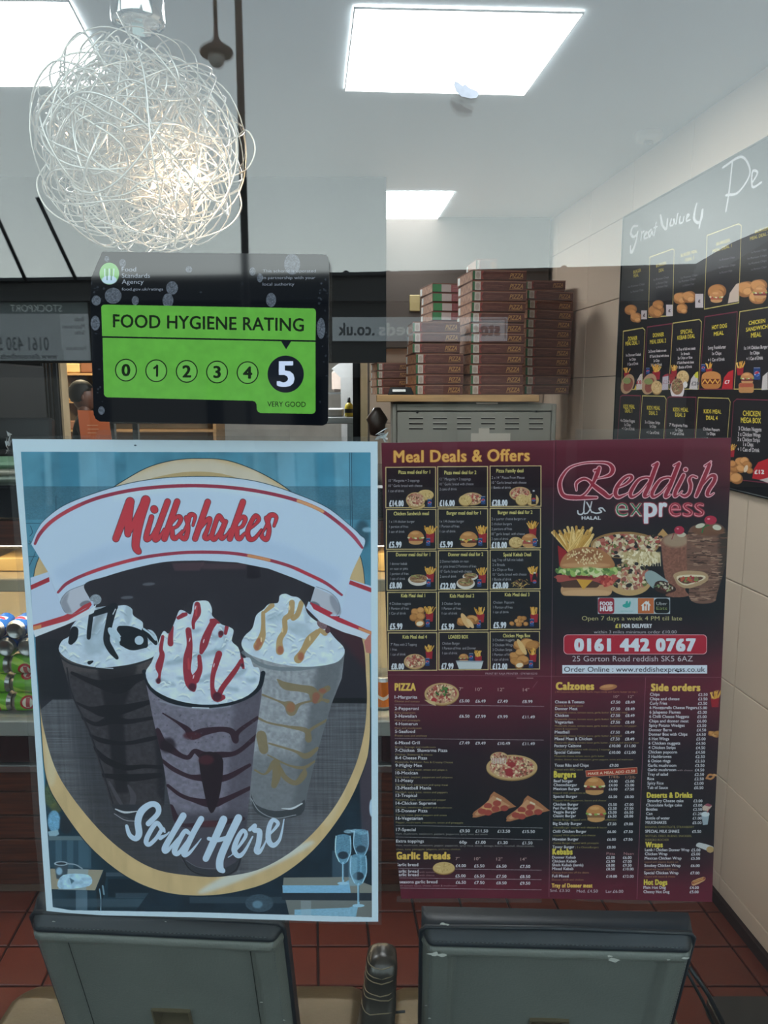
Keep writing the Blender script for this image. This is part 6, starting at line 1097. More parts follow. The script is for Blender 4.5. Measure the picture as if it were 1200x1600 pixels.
film('clear_tape', [(620, 1402), (846, 1402), (846, 1412), (620, 1411)], .0018, 'strip of clear tape under the left half of the menu sheet')
def crumple(cx, cy, rx, ry, seed, label):
    rg = random.Random(seed); b = MB(); c = onY(cx, cy, 0); s = .00074
    for i in range(9):
        a = rg.uniform(0, 6.28); r = rg.uniform(.1, .8); p = Vector((c.x+math.cos(a)*rx*s*r, .003+rg.uniform(0, .004), c.z+math.sin(a)*ry*s*r)); q = [Vector((rg.uniform(-1, 1)*rx*s*.5, rg.uniform(0, .006), rg.uniform(-1, 1)*ry*s*.5)) for _ in range(3)]
        b.add([p, p+q[0], p+q[1], p+q[2]], [(0, 1, 2), (0, 2, 3)])
    o = b.build('crumpled_tape', mat('crinkled_film', '#c9ccd0', .15, spec=.8, var=.3, vs=200)); return tag(o, label, 'tape')
crumple(600, 683, 24, 13, 3, 'scrunched clear tape between the milkshake poster and the menu sheet'); crumple(8, 690, 7, 20, 5, 'scrunched clear tape at the top left corner of the milkshake poster')
sc = [onY(px, py, 0) for px, py in ((706, 146), (712, 148), (718, 153), (722, 150), (728, 156), (738, 160), (743, 164), (739, 171), (730, 172), (716, 169), (708, 161), (705, 152))]
tag(MB().prism([(p.x, -.034, p.z) for p in sc], (0, .0006, 0)).build('paper_scrap', mat('scrap_paper', '#dfe0ea', .8, var=.15, vs=60)), 'torn white scrap of old sticker left on the glass near the ceiling light', 'paper')
# ---------------------------------------------------------------- ceiling lights
def panel(corners, label):
    P4 = [onZ(px, py, ZC-.004) for px, py in corners]; c = sum(P4, Vector())/4; t = thing('ceiling_light', label, 'light', c, group=None)
    P_ = [p-c for p in P4]; b = MB()
    inn = [p*.988 for p in P_]
    for i in range(4):
        j = (i+1) % 4; b.prism([P_[i], P_[j], inn[j], inn[i]], (0, 0, -.005))
    b.build('frame', M_white, t)
    m = mat('led_diffuser', '#ffffff', .5, var=0, emit='#fbfdff', es=PANEL_GLOW)
    MB().prism([p+Vector((0, 0, -.002)) for p in inn], (0, 0, -.003)).build('diffuser', m, t); return t
panel([(553, 10), (913, 18), (820, 147), (538, 140)], 'large white LED ceiling panel at top centre, nearest the window')
panel([(550+38, 300), (710, 300), (683, 342), (550+33, 342)], 'small far LED ceiling panel above the pizza box stacks')
panel([(-290, -5), (108, -1), (178, 133), (-160, 133)], 'bright LED ceiling panel behind the wire ball lamp')
sd = thing('smoke_detector', 'small round smoke detector on the ceiling near the side wall', 'detector', onZ(1014, 207, ZC))
MB().lathe([(.05, 0), (.05, -.015), (.04, -.03), (.0, -.033)], (0, 0, 0), 18).build('body', M_white, sd); MB().lathe([(.02, -.028), (.016, -.04), (0, -.041)], (0, 0, 0), 12).build('sensor', M_grey, sd)
# ---------------------------------------------------------------- pendant: ball of tangled aluminium wire with capsule bulbs
cb = onY(222, 232, .36); R0 = .158
pd = thing('pendant_lamp', 'round tangled aluminium wire ball pendant lamp with small lit bulbs', 'lamp', cb)
cc = onY(215, 10, .36)-cb
zc = onY(215, 44, .36).z-cb.z
MB().lathe([(.0, zc+.075), (.038, zc+.075), (.039, zc+.07), (.040, zc+.01), (.038, zc+.004), (.03, zc), (.018, zc-.001), (.018, zc-.01), (.0, zc-.011)], (cc.x, 0, 0), 28).build('canopy', M_chrome, pd)
MB().tube([(cc.x, 0, zc+.07), (cc.x, 0, ZC-cb.z)], .005, 8).build('stem', M_chrome, pd)
b = MB()
for i in range(3):
    z = zc-.014-.011*i; b.tube([(cc.x+.0035*math.cos(a)*(i % 2), .0035*math.cos(a)*((i+1) % 2), z+.006*math.sin(a)) for a in np.linspace(0, 6.28, 12, endpoint=False)], .0009, 5, closed=True)
b.build('chain', M_chrome, pd)
M_wire = mat('aluminium_wire', '#eee6de', .3, .65, var=.08, vs=30)
rg = random.Random(11)
def wire(seed, n=72):
    """one wandering closed loop of wire, kept inside the ball"""
    r = random.Random(seed); ax = Vector((r.gauss(0, 1), r.gauss(0, 1), r.gauss(0, 1))).normalized(); u = ax.orthogonal().normalized(); w = ax.cross(u)
    d = Vector((r.gauss(0, 1), r.gauss(0, 1), r.gauss(0, 1))).normalized(); q = R0*r.choice((.25, .32, .4, .5, .62, .85)); c0 = d*(R0*.99-q)*r.uniform(.75, 1.); k = r.uniform(.55, 1.); ph = [r.uniform(0, 6.28) for _ in range(6)]; P_ = []
    for i in range(n):
        a = 2*math.pi*i/n; e = 1+.22*math.sin(2*a+ph[0])+.12*math.sin(3*a+ph[1])
        p = c0+(u*math.cos(a)+w*math.sin(a)*k)*q*e+ax*q*(.35*math.sin(2*a+ph[2])+.2*math.sin(3*a+ph[3]))
        if p.length > R0: p = p.normalized()*(R0+(p.length-R0)*.25)
        P_.append(p)
    return P_
for i in range(190):
    MB().tube(wire(100+i), rg.choice((.0010, .0013, .0016)), 5, closed=True).build('wire', M_wire, pd)
for P_ in ([(-.148, -.0, -.02), (-.166, 0, -.05), (-.155, 0, -.085), (-.12, 0, -.11), (-.06, 0, -.128), (0, 0, -.14), (.07, 0, -.135), (.125, 0, -.118), (.15, 0, -.09), (.148, 0, -.06)], [(.14, -.02, -.0), (.165, -.02, .02), (.178, -.02, -.005), (.165, -.02, -.035), (.13, -.02, -.05)], [(0, -.15, .10), (-.06, -.15, .04), (-.09, -.155, -.0), (-.11, -.13, -.04)], [(.01, -.12, .14), (.05, -.15, .06), (.06, -.16, -.04), (.065, -.14, -.12)]): MB().tube([Vector(q) for q in spline(P_, 8)], .0013, 6).build('wire', M_wire, pd)
b = MB(); b.add([(.0, -.02, .155), (.018, -.02, .15), (.012, -.015, .19), (.016, -.02, .2), (.006, -.018, .212), (-.002, -.02, .18)], [(0, 1, 2, 3, 4, 5), (5, 4, 3, 2, 1, 0)]); b.build('plastic_clip', mat('clip_plastic', '#b9c6c2', .3), pd)
M_bulb = mat('halogen_bulb', '#ffffff', .3, var=0, emit='#ffd9a0', es=120.)
M_bulb2 = mat('halogen_bulb_dim', '#ffffff', .3, var=0, emit='#ffcf98', es=14.)
for px, py, dy, hot in ((303, 266, -.05, 1), (196, 258, -.02, 0), (240, 290, -.05, 0), (104, 212, .0, 0), (232, 278, .05, 0)):
    p = onY(px, py, .36+dy)-cb; o = MB().sphere(p, .0052 if hot else .0034, 8, sc=(1, 1, 1.5)).build('bulb', M_bulb if hot else M_bulb2, pd)
    MB().tube([p+Vector((0, 0, .006)), p+Vector((0, 0, .022))], .003, 6).build('lamp_holder', M_chrome, pd)
li = bpy.data.lights.new('pendant_glow', 'POINT'); li.energy = 1.5; li.color = (1, .70, .42); li.shadow_soft_size = .01; lo = bpy.data.objects.new('pendant_glow', li); COL.objects.link(lo); lo.location = onY(303, 266, .36-.05)+Vector((0, 0, -.012)); lo['kind'] = 'helper'
# ---------------------------------------------------------------- meal board on the side wall
t = thing('meal_board', 'large black wall board of meal deals with yellow headings on the side wall', 'menu board', (wall_x(1.8), 1.8, 1.9)); 
def WB(u, z, n): y = -u; return Vector((wall_x(y)-n, y, z))-t.location
u0, u1, z0, z1 = EXT_B; co = [mp_wall(px, py) for px, py in ((979, 341), (970, 692))]
tl = (float(co[0][0]), 2.445); bl = (float(co[1][0]), 1.44); z_b = 1.405
q = [(tl[0], 1.415), (u1, 1.405), (u1, 2.448), (tl[0], 2.445)]
b = MB(); F = [WB(u, z, .012) for u, z in q]; K_ = [WB(u, z, .001) for u, z in q]; b.add(F, [(0, 1, 2, 3)], 0, uv=[[((u-u0)/(u1-u0), (z-z0)/(z1-z0)) for u, z in q]]); b.add(F+K_, [(0, 1, 5, 4), (1, 2, 6, 5), (2, 3, 7, 6), (3, 0, 4, 7), (7, 6, 5, 4)], 1); b.build('panel', [print_mat('meal_board_print', IM_B, .42, 0), M_black], t)
b = MB()
for a_, c_ in ((0, 1), (1, 2), (2, 3), (3, 0)):
    A_, B_ = WB(*q[a_], .012), WB(*q[c_], .012); b.tube([A_, B_], .004, 4)
b.build('edge_trim', M_dark, t)
# ---------------------------------------------------------------- grey ventilated cabinet, plank and pizza boxes
YC = 2.40; xc0, xc1 = atX(613, YC), atX(871, YC); ztop = onY(740, 631, YC).z; cw = xc1-xc0
t = thing('steel_cabinet', 'grey enamelled steel cabinet with rows of louvre slots behind the menu sheet', 'cabinet', (xc0, YC, 0)); D_ = .94
b = MB(); b.box(0, cw, .02, D_, 0, ztop, bev=.006); b.build('body', M_grey, t)
zt = ztop
dr = MB(); dr.box(.02, cw-.02, 0, .02, .12, zt-.035, bev=.003)
for x0, x1, z0_, z1_ in ((0, .018, .05, zt), (cw-.018, cw, .05, zt), (.018, cw-.018, zt-.03, zt)): dr.box(x0, x1, -.004, .02, z0_, z1_, bev=.003)
door = dr.build('door', M_grey, t)
slot = None
for ci, px in enumerate((650, 687.5, 725, 762.5, 800, 837.5)):
    for ri, py in enumerate((653.5, 661.5, 669.5)):
        p = onY(px, py, YC)-t.location; w = 22/1200*(YC+DC)*.98
        if slot is None:
            s = MB(); s.box(-w/2, w/2, -.002, .004, -.0035, .0025, mi=1); s.add([(-w/2, 0, .003), (w/2, 0, .003), (w/2, -.004, .0012), (-w/2, -.004, .0012), (-w/2, 0, .006), (w/2, 0, .006)], [(0, 1, 2, 3), (3, 2, 5, 4), (0, 3, 4), (1, 5, 2)]); slot = s.build('vent_slot', [M_grey, mat('slot_dark', '#0c0c0c', .9)], door, loc=p)
        else: o = slot.copy(); COL.objects.link(o); o.parent = door; o.location = p
for px, py in ((652, 644), (838, 642)): MB().sphere(onY(px, py, YC)-t.location, .006, 8, sc=(1, .4, 1)).build('screw', M_dark, t)
p, q_ = onY(736, 677, YC-.003)-t.location, onY(797, 700, YC-.003)-t.location; MB().box(p.x, q_.x, -.002, .001, q_.z, p.z).build('paper_note', mat('note_paper', '#b3aca2', .8), t)
p, q_ = onY(748, 669, YC-.003)-t.location, onY(764, 700, YC-.003)-t.location; MB().box(p.x, q_.x, -.0035, -.0015, q_.z, p.z).build('paper_note', MATS['note_paper'], t)
tag(MB().box(atX(744, YC), atX(778, YC), YC-.02, YC+.1, ztop, ztop+.006).build('paper_sheet', MATS['note_paper']), 'thin pale paper sheet poking out between the cabinet top and the plank', 'paper')
zp0, zp1 = ztop+.008, onY(700, 617, YC-.03).z; 
pk = tag(MB().box(atX(588, YC), atX(842, YC), YC-.03, YC+.92, zp0, zp1, bev=.003).build('plank', M_ply), 'pale wooden plank lying on the grey cabinet under the pizza boxes', 'plank')
M_card = mat('box_cardboard', '#7b4a38', .75, var=.15, vs=12); M_side = mat('box_side', '#b07a58', .7, var=.35, vs=60); M_green = mat('box_green', '#24402d', .7)
PB = {}
def pbox(w, d, h, v):
    if (w, d, h, v) in PB: return PB[w, d, h, v]
    b = MB(); e = .002
    b.box(0, w, .003, d, .0, h*.93, mi=1); b.box(-.001, w+.001, .0, .003, .0, h*.9, mi=1)
    b.box(-.002, w+.002, -.001, d+.002, h*.9, h-.0008, mi=1, bev=.001)
    b.add([(0, -.0012, .001), (w, -.0012, .001), (w, -.0012, h*.9), (0, -.0012, h*.9)], [(0, 1, 2, 3)], 0, uv=[[(0, 0), (1, 0), (1, 1), (0, 1)]])
    b.add([(-.0012, d, .001), (-.0012, 0, .001), (-.0012, 0, h*.88), (-.0012, d, h*.88)], [(0, 1, 2, 3)], 2)
    b.add([(-.0022, d*.95, .004), (-.0022, d*.8, .004), (-.0022, d*.8, h*.8), (-.0022, d*.95, h*.8)], [(0, 1, 2, 3)], 3)
    me = b.build('pizza_box', [MATS['pizza_print_%d' % v], M_card, M_side, M_white]); m = me.data; bpy.data.objects.remove(me); PB[w, d, h, v] = m; return m
for i in (0, 1, 2): print_mat('pizza_print_%d' % i, IM_X[i], .5)
ORD = ['topmost', 'second from the top', 'third from the top', 'fourth from the top', 'fifth from the top', 'sixth from the top', 'seventh from the top', 'eighth from the top', 'ninth from the top', 'tenth from the top', 'eleventh from the top', 'twelfth from the top', 'lowest']
rgx = random.Random(5)
def stack(px, y, n, w, d, th, label, z0=None, h=.0435, v=None):
    z = z0 or zp1+.0005; x0 = atX(px, y)
    for i in range(n):
        o = bpy.data.objects.new('pizza_box', pbox(w, d, h, v if v is not None else i % 2)); COL.objects.link(o)
        o.location = (x0+rgx.uniform(-.003, .003), y+rgx.uniform(-.003, .003), z+i*h); o.rotation_euler = (0, 0, math.radians(th)+rgx.uniform(-.02, .02))
        k = n-1-i; tag(o, label % (ORD[k] if i else 'lowest'), 'pizza box', label.split('box ')[1] % '' if 0 else 'flat printed pizza boxes stacked on the cabinet')
    return z+n*h
zA = stack(735, 2.45, 12, .235, .25, 9, 'pizza box %s in the tall stack left of centre on the plank')
stack(821, 2.745, 11, .265, .22, 27, 'pizza box %s in the front right stack beside the side wall')
stack(817, 3.10, 13, .20, .20, 2, 'pizza box %s in the rear stack behind the right stack')
stack(675, 2.86, 12, .20, .22, 12, 'pizza box %s in the rear left stack with green and white ends', v=2)
stack(650, 2.40, 4, .205, .22, 9, 'pizza box %s of the four wide boxes in the low front stack')
stack(645, 2.41, 3, .20, .21, 4, 'pizza box %s of the three upper boxes on the low front stack', z0=zp1+.0005+4*.0435)
stack(589, 2.66, 4, .15, .2, 8, 'pizza box %s in the small leftmost stack by the doorway', h=.036)
o = bpy.data.objects.new('pizza_box', pbox(.09, .2, .045, 0)); COL.objects.link(o); o.location = (atX(741, 2.47), 2.47, zA+.001); o.rotation_euler = (0, 0, .1); tag(o, 'small odd carton lying on top of the tall stack left of centre', 'carton')
rp = thing('order_pad', 'open black order pad with white paper on the plank left end', 'pad', (atX(606, YC-.02), YC-.02, zp1))
b = MB(); b.add([(0, 0, .0), (.11, 0, 0), (.1, .05, .03), (.01, .05, .03), (0, 0, .002), (.11, 0, .002), (.1, .05, .032), (.01, .05, .032)], [(0, 1, 2, 3), (7, 6, 5, 4), (0, 4, 5, 1), (1, 5, 6, 2), (2, 6, 7, 3), (3, 7, 4, 0)]); b.build('cover', M_black, rp)
MB().box(.02, .075, .004, .03, .0125, .0135, M=Matrix.Rotation(.35, 4, 'X')).build('paper', M_white, rp)
def blob_mesh(c, r, seed, amp=.35, n=14, sc=(1, 1, 1)):
    b = MB(); b.sphere((0, 0, 0), r, n, sc=sc); rr = random.Random(seed); ph = [rr.uniform(0, 6) for _ in range(6)]
    b.v = [tuple(Vector(c)+Vector(p)*(1+amp*.5*(math.sin(p[0]/r*4+ph[0])*math.sin(p[2]/r*5+ph[1])+math.sin(p[1]/r*6+ph[2])*.6))) for p in b.v]; return b
p = onY(589, 660, 2.5); tag(blob_mesh(p, .05, 3, .32, 16, (.8, .8, 1.2)).build('rubbish_bag', mat('brown_bag', '#33241d', .4, bump=.5, bs=40)), 'crumpled dark brown bag hanging by the tiled edge left of the cabinet', 'bag')
# ---------------------------------------------------------------- serving counter with drinks display
YF = 1.52; xl, xr = -2.5, .42
zt = onY(0, 757, YF).z; zz = lambda py: onY(20, py, YF).z
ct = thing('serving_counter', 'long shop counter with dark wood front and lit drinks display', 'counter', (0, YF, 0))
b = MB(); 
b.box(xl, xr, .03, .7, 0, zz(1192)); b.box(xl, xr, .5, .7, zz(1192), zt-.04); b.box(xr-.03, xr, .0, .7, zz(1192), zt-.04); b.box(xl, xl+.03, .0, .7, zz(1192), zt-.04)
b.build('carcass', M_black, ct)
zb = .03; nb = 4
zt_ = zz(1200)
for k in range(5):
    h_ = (zt_-zb)/5
    for (xa, xb_) in ((xl, -1.55), (-1.55, -.62), (-.62, xr)): MB().box(xa+.002, xb_-.002, 0, .03, zb+k*h_+.002, zb+(k+1)*h_-.002, bev=.003).build('front_board', M_wood, ct)
MB().box(xl, xr, .012, .03, 0, .03).build('plinth', mat('plinth_pale', '#6b5548', .5), ct)
MB().box(xl, xr, -.02, .05, zz(1203), zz(1192), bev=.003).build('rail', M_steel, ct)
MB().box(xl, xr, -.005, .03, zz(1190), zz(1150)).build('lower_panel', mat('maroon_laminate', '#2a1416', .3), ct)
MB().box(xl, xr, -.015, .5, zz(1148), zz(1124), bev=.004).build('display_base', mat('display_enamel', '#8f928f', .35), ct)
MB().box(xl, xr-.03, .0, .5, zz(925), zz(905), bev=.003).build('display_shelf', mat('display_shelf', '#b5a88e', .4), ct)
MB().box(xl, xr-.03, .48, .5, zz(1124), zz(850)).build('display_back', mat('display_back', '#b3a58a', .4), ct)
MB().box(xl, xr, -.01, .5, zz(852), zz(812), bev=.003).build('wood_fascia', M_wood, ct)
MB().box(xl, xr, -.03, .7, zz(810), zt, bev=.008).build('worktop', mat('worktop_black', '#14161a', .12, var=.5, vs=120), ct)
MB().box(xl, xr, .012, .018, zz(1122), zz(853)).build('display_glass', M_fridgeglass, ct)
MB().box(xl+.05, xr-.06, .05, .07, zz(925)-.012, zz(925)-.002).build('light_strip', mat('warm_strip', '#ffffff', .5, var=0, emit='#ffeccb', es=60.), ct)
strip = MB().box(xl+.05, xr-.06, .05, .07, zz(853)-.012, zz(853)-.002).build('light_strip', mat('warm_strip2', '#ffffff', .5, var=0, emit='#ffe6bc', es=16.), ct)
# cans and cartons in the display
def can_mesh(k):
    b = MB(); n = 16; r = .033; L_ = .115
    prof = [(0, 0), (.024, .002), (.027, 0), (.030, .004), (r, .012), (r, L_-.014), (.027, L_-.003), (.0265, L_), (.024, L_-.004), (0, L_-.004)]
    b.lathe(prof[:5], n=n, mi=1); b.lathe(prof[5:], n=n, mi=1)
    V = []; Fs = []; uv = []
    for i in range(n+1): a = 2*math.pi*i/n; V += [(r*math.cos(a), r*math.sin(a), .012), (r*math.cos(a), r*math.sin(a), L_-.014)]
    for i in range(n): Fs.append((2*i, 2*i+2, 2*i+3, 2*i+1)); uv.append([(i/n, 0), ((i+1)/n, 0), ((i+1)/n, 1), (i/n, 1)])
    b.add(V, Fs, 0, True, uv); o = b.build('drinks_can', [print_mat('can_print_'+k, IM_C[k], .25), M_steel]); m = o.data; bpy.data.objects.remove(o); return m
CM = {k: can_mesh(k) for k in 'gbro'}
def can(k, px, py, y, lying, label, yaw=0.):
    o = bpy.data.objects.new('drinks_can', CM[k]); COL.objects.link(o); p = onY(px, py, y); o.location = p
    o.rotation_euler = (math.radians(90), 0, yaw) if lying == 'end' else ((0, math.radians(90), yaw) if lying else (0, 0, yaw)); tag(o, label, 'drinks can', 'cans in the counter display'); return o
zs0 = zz(1124)
nm = {'g': 'green', 'b': 'blue', 'r': 'red', 'o': 'orange'}
rowz = [zs0+.034+.0668*i for i in range(5)]
zrow = ['bottom', 'second', 'third', 'fourth', 'top']
for r_, z in enumerate(rowz):
    for j in range(3):
        x = -1.03-.1185*(j-.0)-(.0 if r_ % 2 == 0 else 0)
        if r_ < 3:
            o = bpy.data.objects.new('drinks_can', CM['g']); COL.objects.link(o); o.location = (x-.113, YF+.075, z); o.rotation_euler = (0, math.radians(90), 0); o.rotation_euler = (Matrix.Rotation(math.radians(90), 3, 'Y')@Matrix.Rotation(.7*j+r_*1.9+2.2, 3, 'Z')).to_euler()
            tag(o, 'green drinks can lying %s layer, %s column left of the poster' % (zrow[r_], ('nearest', 'middle', 'farthest')[j]), 'drinks can', 'cans in the counter display')
for i in range(9):
    x = -1.06-.069*(i % 5)-.035*(i//5); z = rowz[3]+(i//5)*.06
    o = bpy.data.objects.new('drinks_can', CM['b']); COL.objects.link(o); o.location = (x, YF+.15, z); o.rotation_euler = (math.radians(90), 0, .05)
    tag(o, 'blue drinks can end-on, %s row, %s from the poster edge' % ('lower' if i < 5 else 'upper', ['first', 'second', 'third', 'fourth', 'fifth'][i % 5]), 'drinks can', 'cans in the counter display')
for i, k in enumerate('rgorgbgr'):
    o = bpy.data.objects.new('drinks_can', CM[k]); COL.objects.link(o); o.location = (-.14+.0685*i, YF+.10, zs0+.001); o.rotation_euler = (0, 0, 1.3*i)
    tag(o, '%s drinks can standing in the display, %s along behind the gap beside the menu' % (nm[k], ['first', 'second', 'third', 'fourth', 'fifth', 'sixth', 'seventh', 'eighth'][i]), 'drinks can', 'cans in the counter display')
for i, (x, w, h_) in enumerate(((-1.16, .10, .06), (-1.30, .12, .045), (-.02, .10, .06), (-.16, .11, .05))):
    tag(MB().box(x, x+w, YF+.1, YF+.3, zz(905)+.003, zz(905)+.003+h_, bev=.003).build('food_carton', mat('carton_buff', '#d8b878', .6, var=.1)), 'buff food carton on the upper display shelf, %s' % ('beside the poster edge', 'at the far left of the frame', 'behind the gap by the menu', 'left of the gap by the menu')[i], 'carton')
# things standing on the counter at far left
bg = thing('bag_stack', 'folded pale and green carrier bags on the counter at far left', 'bags', (-1.3, YF+.05, zt))
for i, c_ in enumerate(('#8f9a90', '#b9b6a8', '#5f8068')): MB().box(-.25, .28-.02*i, .0, .25, .0+i*.022, .021+i*.022, bev=.008).build('bag', mat('bag_%d' % i, c_, .5, bump=.6, bs=25), bg)
tl_ = thing('till', 'black till standing on the counter at far left behind the poster corner', 'till', (-1.42, YF+.32, zt))
MB().box(-.2, .22, 0, .3, 0, .08, bev=.01).build('drawer', M_black, tl_); MB().box(-.16, .18, .1, .14, .09, .22, bev=.008, M=Matrix.Rotation(-.2, 4, 'X')).build('screen', M_dark, tl_); MB().box(-.02, .03, .1, .14, .07, .12).build('stand', M_dark, tl_)
# ---------------------------------------------------------------- kitchen beyond
YK = 3.9
wk = thing('work_table', 'stainless work table in the bright kitchen beyond the doorway', 'table', (0, YK, 0)); zt2 = onY(540, 652, YK).z; xa, xb2 = atX(160, YK), atX(554, YK)
MB().box(xa, xb2, 0, .55, zt2-.04, zt2, bev=.004).build('top', M_steel, wk); MB().box(xa, xb2, .05, .5, zt2-.6, zt2-.57, bev=.003).build('shelf', M_steel, wk)
for x in (xa+.03, xb2-.03):
    for y in (.04, .5): MB().box(x-.018, x+.018, y-.018, y+.018, 0, zt2-.04).build('leg', M_steel, wk)
bt = thing('squeeze_bottle', 'yellow bottle with dark cap on the kitchen work table', 'bottle', (atX(545, YK+.1), YK+.1, zt2)); MB().lathe([(0, 0), (.026, 0), (.028, .01), (.028, .06), (.02, .08), (.008, .09)], n=14).build('body', mat('mustard_yellow', '#b5a028', .4), bt); MB().lathe([(.012, .088), (.008, .12), (0, .122)], n=10).build('cap', M_dark, bt); MB().lathe([(.0285, .025), (.0285, .05)], n=14).build('label', M_dark, bt)
for i, (px, w, h_, c_, lb) in enumerate(((524, .10, .05, '#b7b4b6', 'white carton of gloves on the kitchen work table'), (500, .07, .03, '#5d2b40', 'purple packet at the left of the kitchen work table'), (470, .22, .09, '#8f9194', 'grey metal tray stack on the kitchen work table'), (285, .34, .10, '#7b7e80', 'round steel bowl stack behind the poster top edge'))):
    x = atX(px, YK+.2)-(.04 if i == 2 else 0)
    if i == 3: o = MB().lathe([(0, 0), (.08, 0), (.15, .05), (.17, .12), (.165, .12), (.14, .05), (0, .01)], (x, YK+.25, zt2), 20).build('steel_bowl', M_steel)
    else: o = MB().box(x-w/2, x+w/2, YK+.12, YK+.3, zt2, zt2+h_, bev=.006).build(('glove_carton', 'packet', 'metal_tray')[i], mat('kit_%d' % i, c_, .5))
    tag(o, lb, ('carton', 'packet', 'tray', 'bowl')[i])
tag(MB().box(atX(518, 5.2), atX(545, 5.2), 5.2, 5.5, onY(530, 612, 5.2).z, onY(530, 578, 5.2).z, bev=.02).build('white_container', mat('container', '#c6b4aa', .5)), 'pale round-cornered container on the far kitchen wall shelf', 'container')
ks = tag(MB().box(atX(500, 5.15), atX(551, 5.15), 5.15, 5.6, onY(530, 616, 5.15).z, onY(530, 613, 5.15).z).build('wall_shelf', M_steel), 'steel shelf holding a pale container beyond the doorway', 'shelf')
ch = tag(MB().prism([onY(518, 576, 4.6), onY(552, 552, 4.6), Vector((onY(556, 640, 4.6).x, 4.6, .0)), Vector((onY(536, 640, 4.6).x, 4.6, .0)), onY(532, 590, 4.6)], (0, .03, 0)).build('door_curtain', mat('strip_curtain', '#c9cacb', .4)), 'white plastic strip curtain edge beside the kitchen doorway', 'curtain')
kl = bpy.data.lights.new('kitchen_lamp', 'AREA'); kl.energy = 70; kl.size = .6; kl.color = (.95, .98, 1); ko = bpy.data.objects.new('kitchen_lamp', kl); COL.objects.link(ko); ko.location = (-.8, 4.4, 2.6); ko['kind'] = 'helper'
# store shelves behind the server
YR = 6.4; sh = thing('store_shelves', 'warm-lit shelving of packets behind the person at the left', 'shelving', (atX(130, YR), YR, 0)); xs0, xs1 = atX(92, YR)-sh.location.x, atX(330, YR)-sh.location.x
for x in (xs0, xs1): MB().box(x, x+.03, 0, .4, 0, 2.3).build('upright', M_ply, sh)
for z in (.5, 1.0, 1.33, 1.60, 1.86, 2.12): MB().box(xs0, xs1, 0, .4, z, z+.02).build('shelf_board', M_ply, sh)
MB().box(xs0, xs1, .4, .41, 0, 2.3).build('back_board', mat('shelf_back', '#8f7a5a', .6), sh)
rgk = random.Random(4); i_ = 0
for z in (1.623, 1.883, 1.353):
    x = xs0+.05; ix = 0
    while x < xs1-.12 and i_ < 26:
        w, h_ = rgk.uniform(.06, .14), rgk.uniform(.08, .17 if z != 1.623 else .19); o = MB().box(x, x+w, .04, .3, z-.0, z+h_, bev=.01).build('packet', mat('packet_%d' % (i_ % 6), ['#c9ae7c', '#7d5238', '#d8cbb0', '#4a3a30', '#b38a4a', '#9c6f58'][i_ % 6], .6)); o.location = sh.location
        tag(o, ['buff', 'brown', 'cream', 'dark', 'ochre', 'reddish'][i_ % 6]+' packet on the %s store shelf, %s from its left end' % ({1.623: 'middle', 1.883: 'upper', 1.353: 'lower'}[z], ['first', 'second', 'third', 'fourth', 'fifth', 'sixth', 'seventh', 'eighth', 'ninth', 'tenth', 'eleventh', 'twelfth', 'thirteenth', 'fourteenth'][ix]), 'packet', 'packets on the store shelves'); ix += 1; x += w+.01; i_ += 1
wl = bpy.data.lights.new('store_lamp', 'AREA'); wl.energy = 25; wl.size = .4; wl.color = (1, .8, .52); wo = bpy.data.objects.new('store_lamp', wl); COL.objects.link(wo); wo.location = (sh.location.x+.1, YR-.35, 2.45); wo.rotation_euler = (math.radians(-15), 0, 0); wo['kind'] = 'helper'
# person behind the counter
YPn = 5.55; pp = thing('person', 'person with short dark hair in dark clothes seen from behind, facing away right', 'person', (atX(128, YPn), YPn, 0), math.radians(-72))
top_z = onY(128, 597, YPn).z
def skin_body(name, nodes, edges, m, parent, sub=2):
    me = bpy.data.meshes.new(name); me.from_pydata([n[0] for n in nodes], edges, []); o = bpy.data.objects.new(name, me); COL.objects.link(o)
    o.modifiers.new('skin', 'SKIN'); s = o.modifiers.new('sub', 'SUBSURF'); s.levels = s.render_levels = sub
    for v, n in zip(me.skin_vertices[0].data, nodes): v.radius = n[1]
    me.skin_vertices[0].data[0].use_root = True; o.modifiers['skin'].use_smooth_shade = True
    dg = bpy.context.evaluated_depsgraph_get(); m2 = bpy.data.meshes.new_from_object(o.evaluated_get(dg)); bpy.data.objects.remove(o); o = bpy.data.objects.new(name, m2); COL.objects.link(o); m2.materials.clear(); m2.materials.append(m); o.parent = parent; return o
s_ = top_z/1.76
N = [((0, 0, .98), (.15, .11)), ((0, .0, 1.12), (.145, .10)), ((0, -.005, 1.28), (.17, .115)), ((0, .0, 1.42), (.15, .10)), ((0, .01, 1.50), (.06, .06)),
     ((.17, 0, 1.43), (.07, .07)), ((.21, .03, 1.27), (.052, .052)), ((.22, .06, 1.14), (.045, .045)), ((.17, .22, 1.10), (.036, .036)), ((.14, .30, 1.11), (.028, .022)),
     ((-.17, 0, 1.43), (.07, .07)), ((-.21, .03, 1.27), (.052, .052)), ((-.22, .06, 1.14), (.045, .045)), ((-.17, .22, 1.10), (.036, .036)), ((-.14, .30, 1.11), (.028, .022)),
     ((.095, 0, .88), (.10, .10)), ((.10, .02, .50), (.065, .065)), ((.10, -.01, .10), (.045, .045)), ((.11, .10, .04), (.04, .035)),
     ((-.095, 0, .88), (.10, .10)), ((-.10, .02, .50), (.065, .065)), ((-.10, -.01, .10), (.045, .045)), ((-.11, .10, .04), (.04, .035))]
E_ = [(0, 1), (1, 2), (2, 3), (3, 4), (3, 5), (5, 6), (6, 7), (7, 8), (8, 9), (3, 10), (10, 11), (11, 12), (12, 13), (13, 14), (0, 15), (15, 16), (16, 17), (17, 18), (0, 19), (19, 20), (20, 21), (21, 22)]
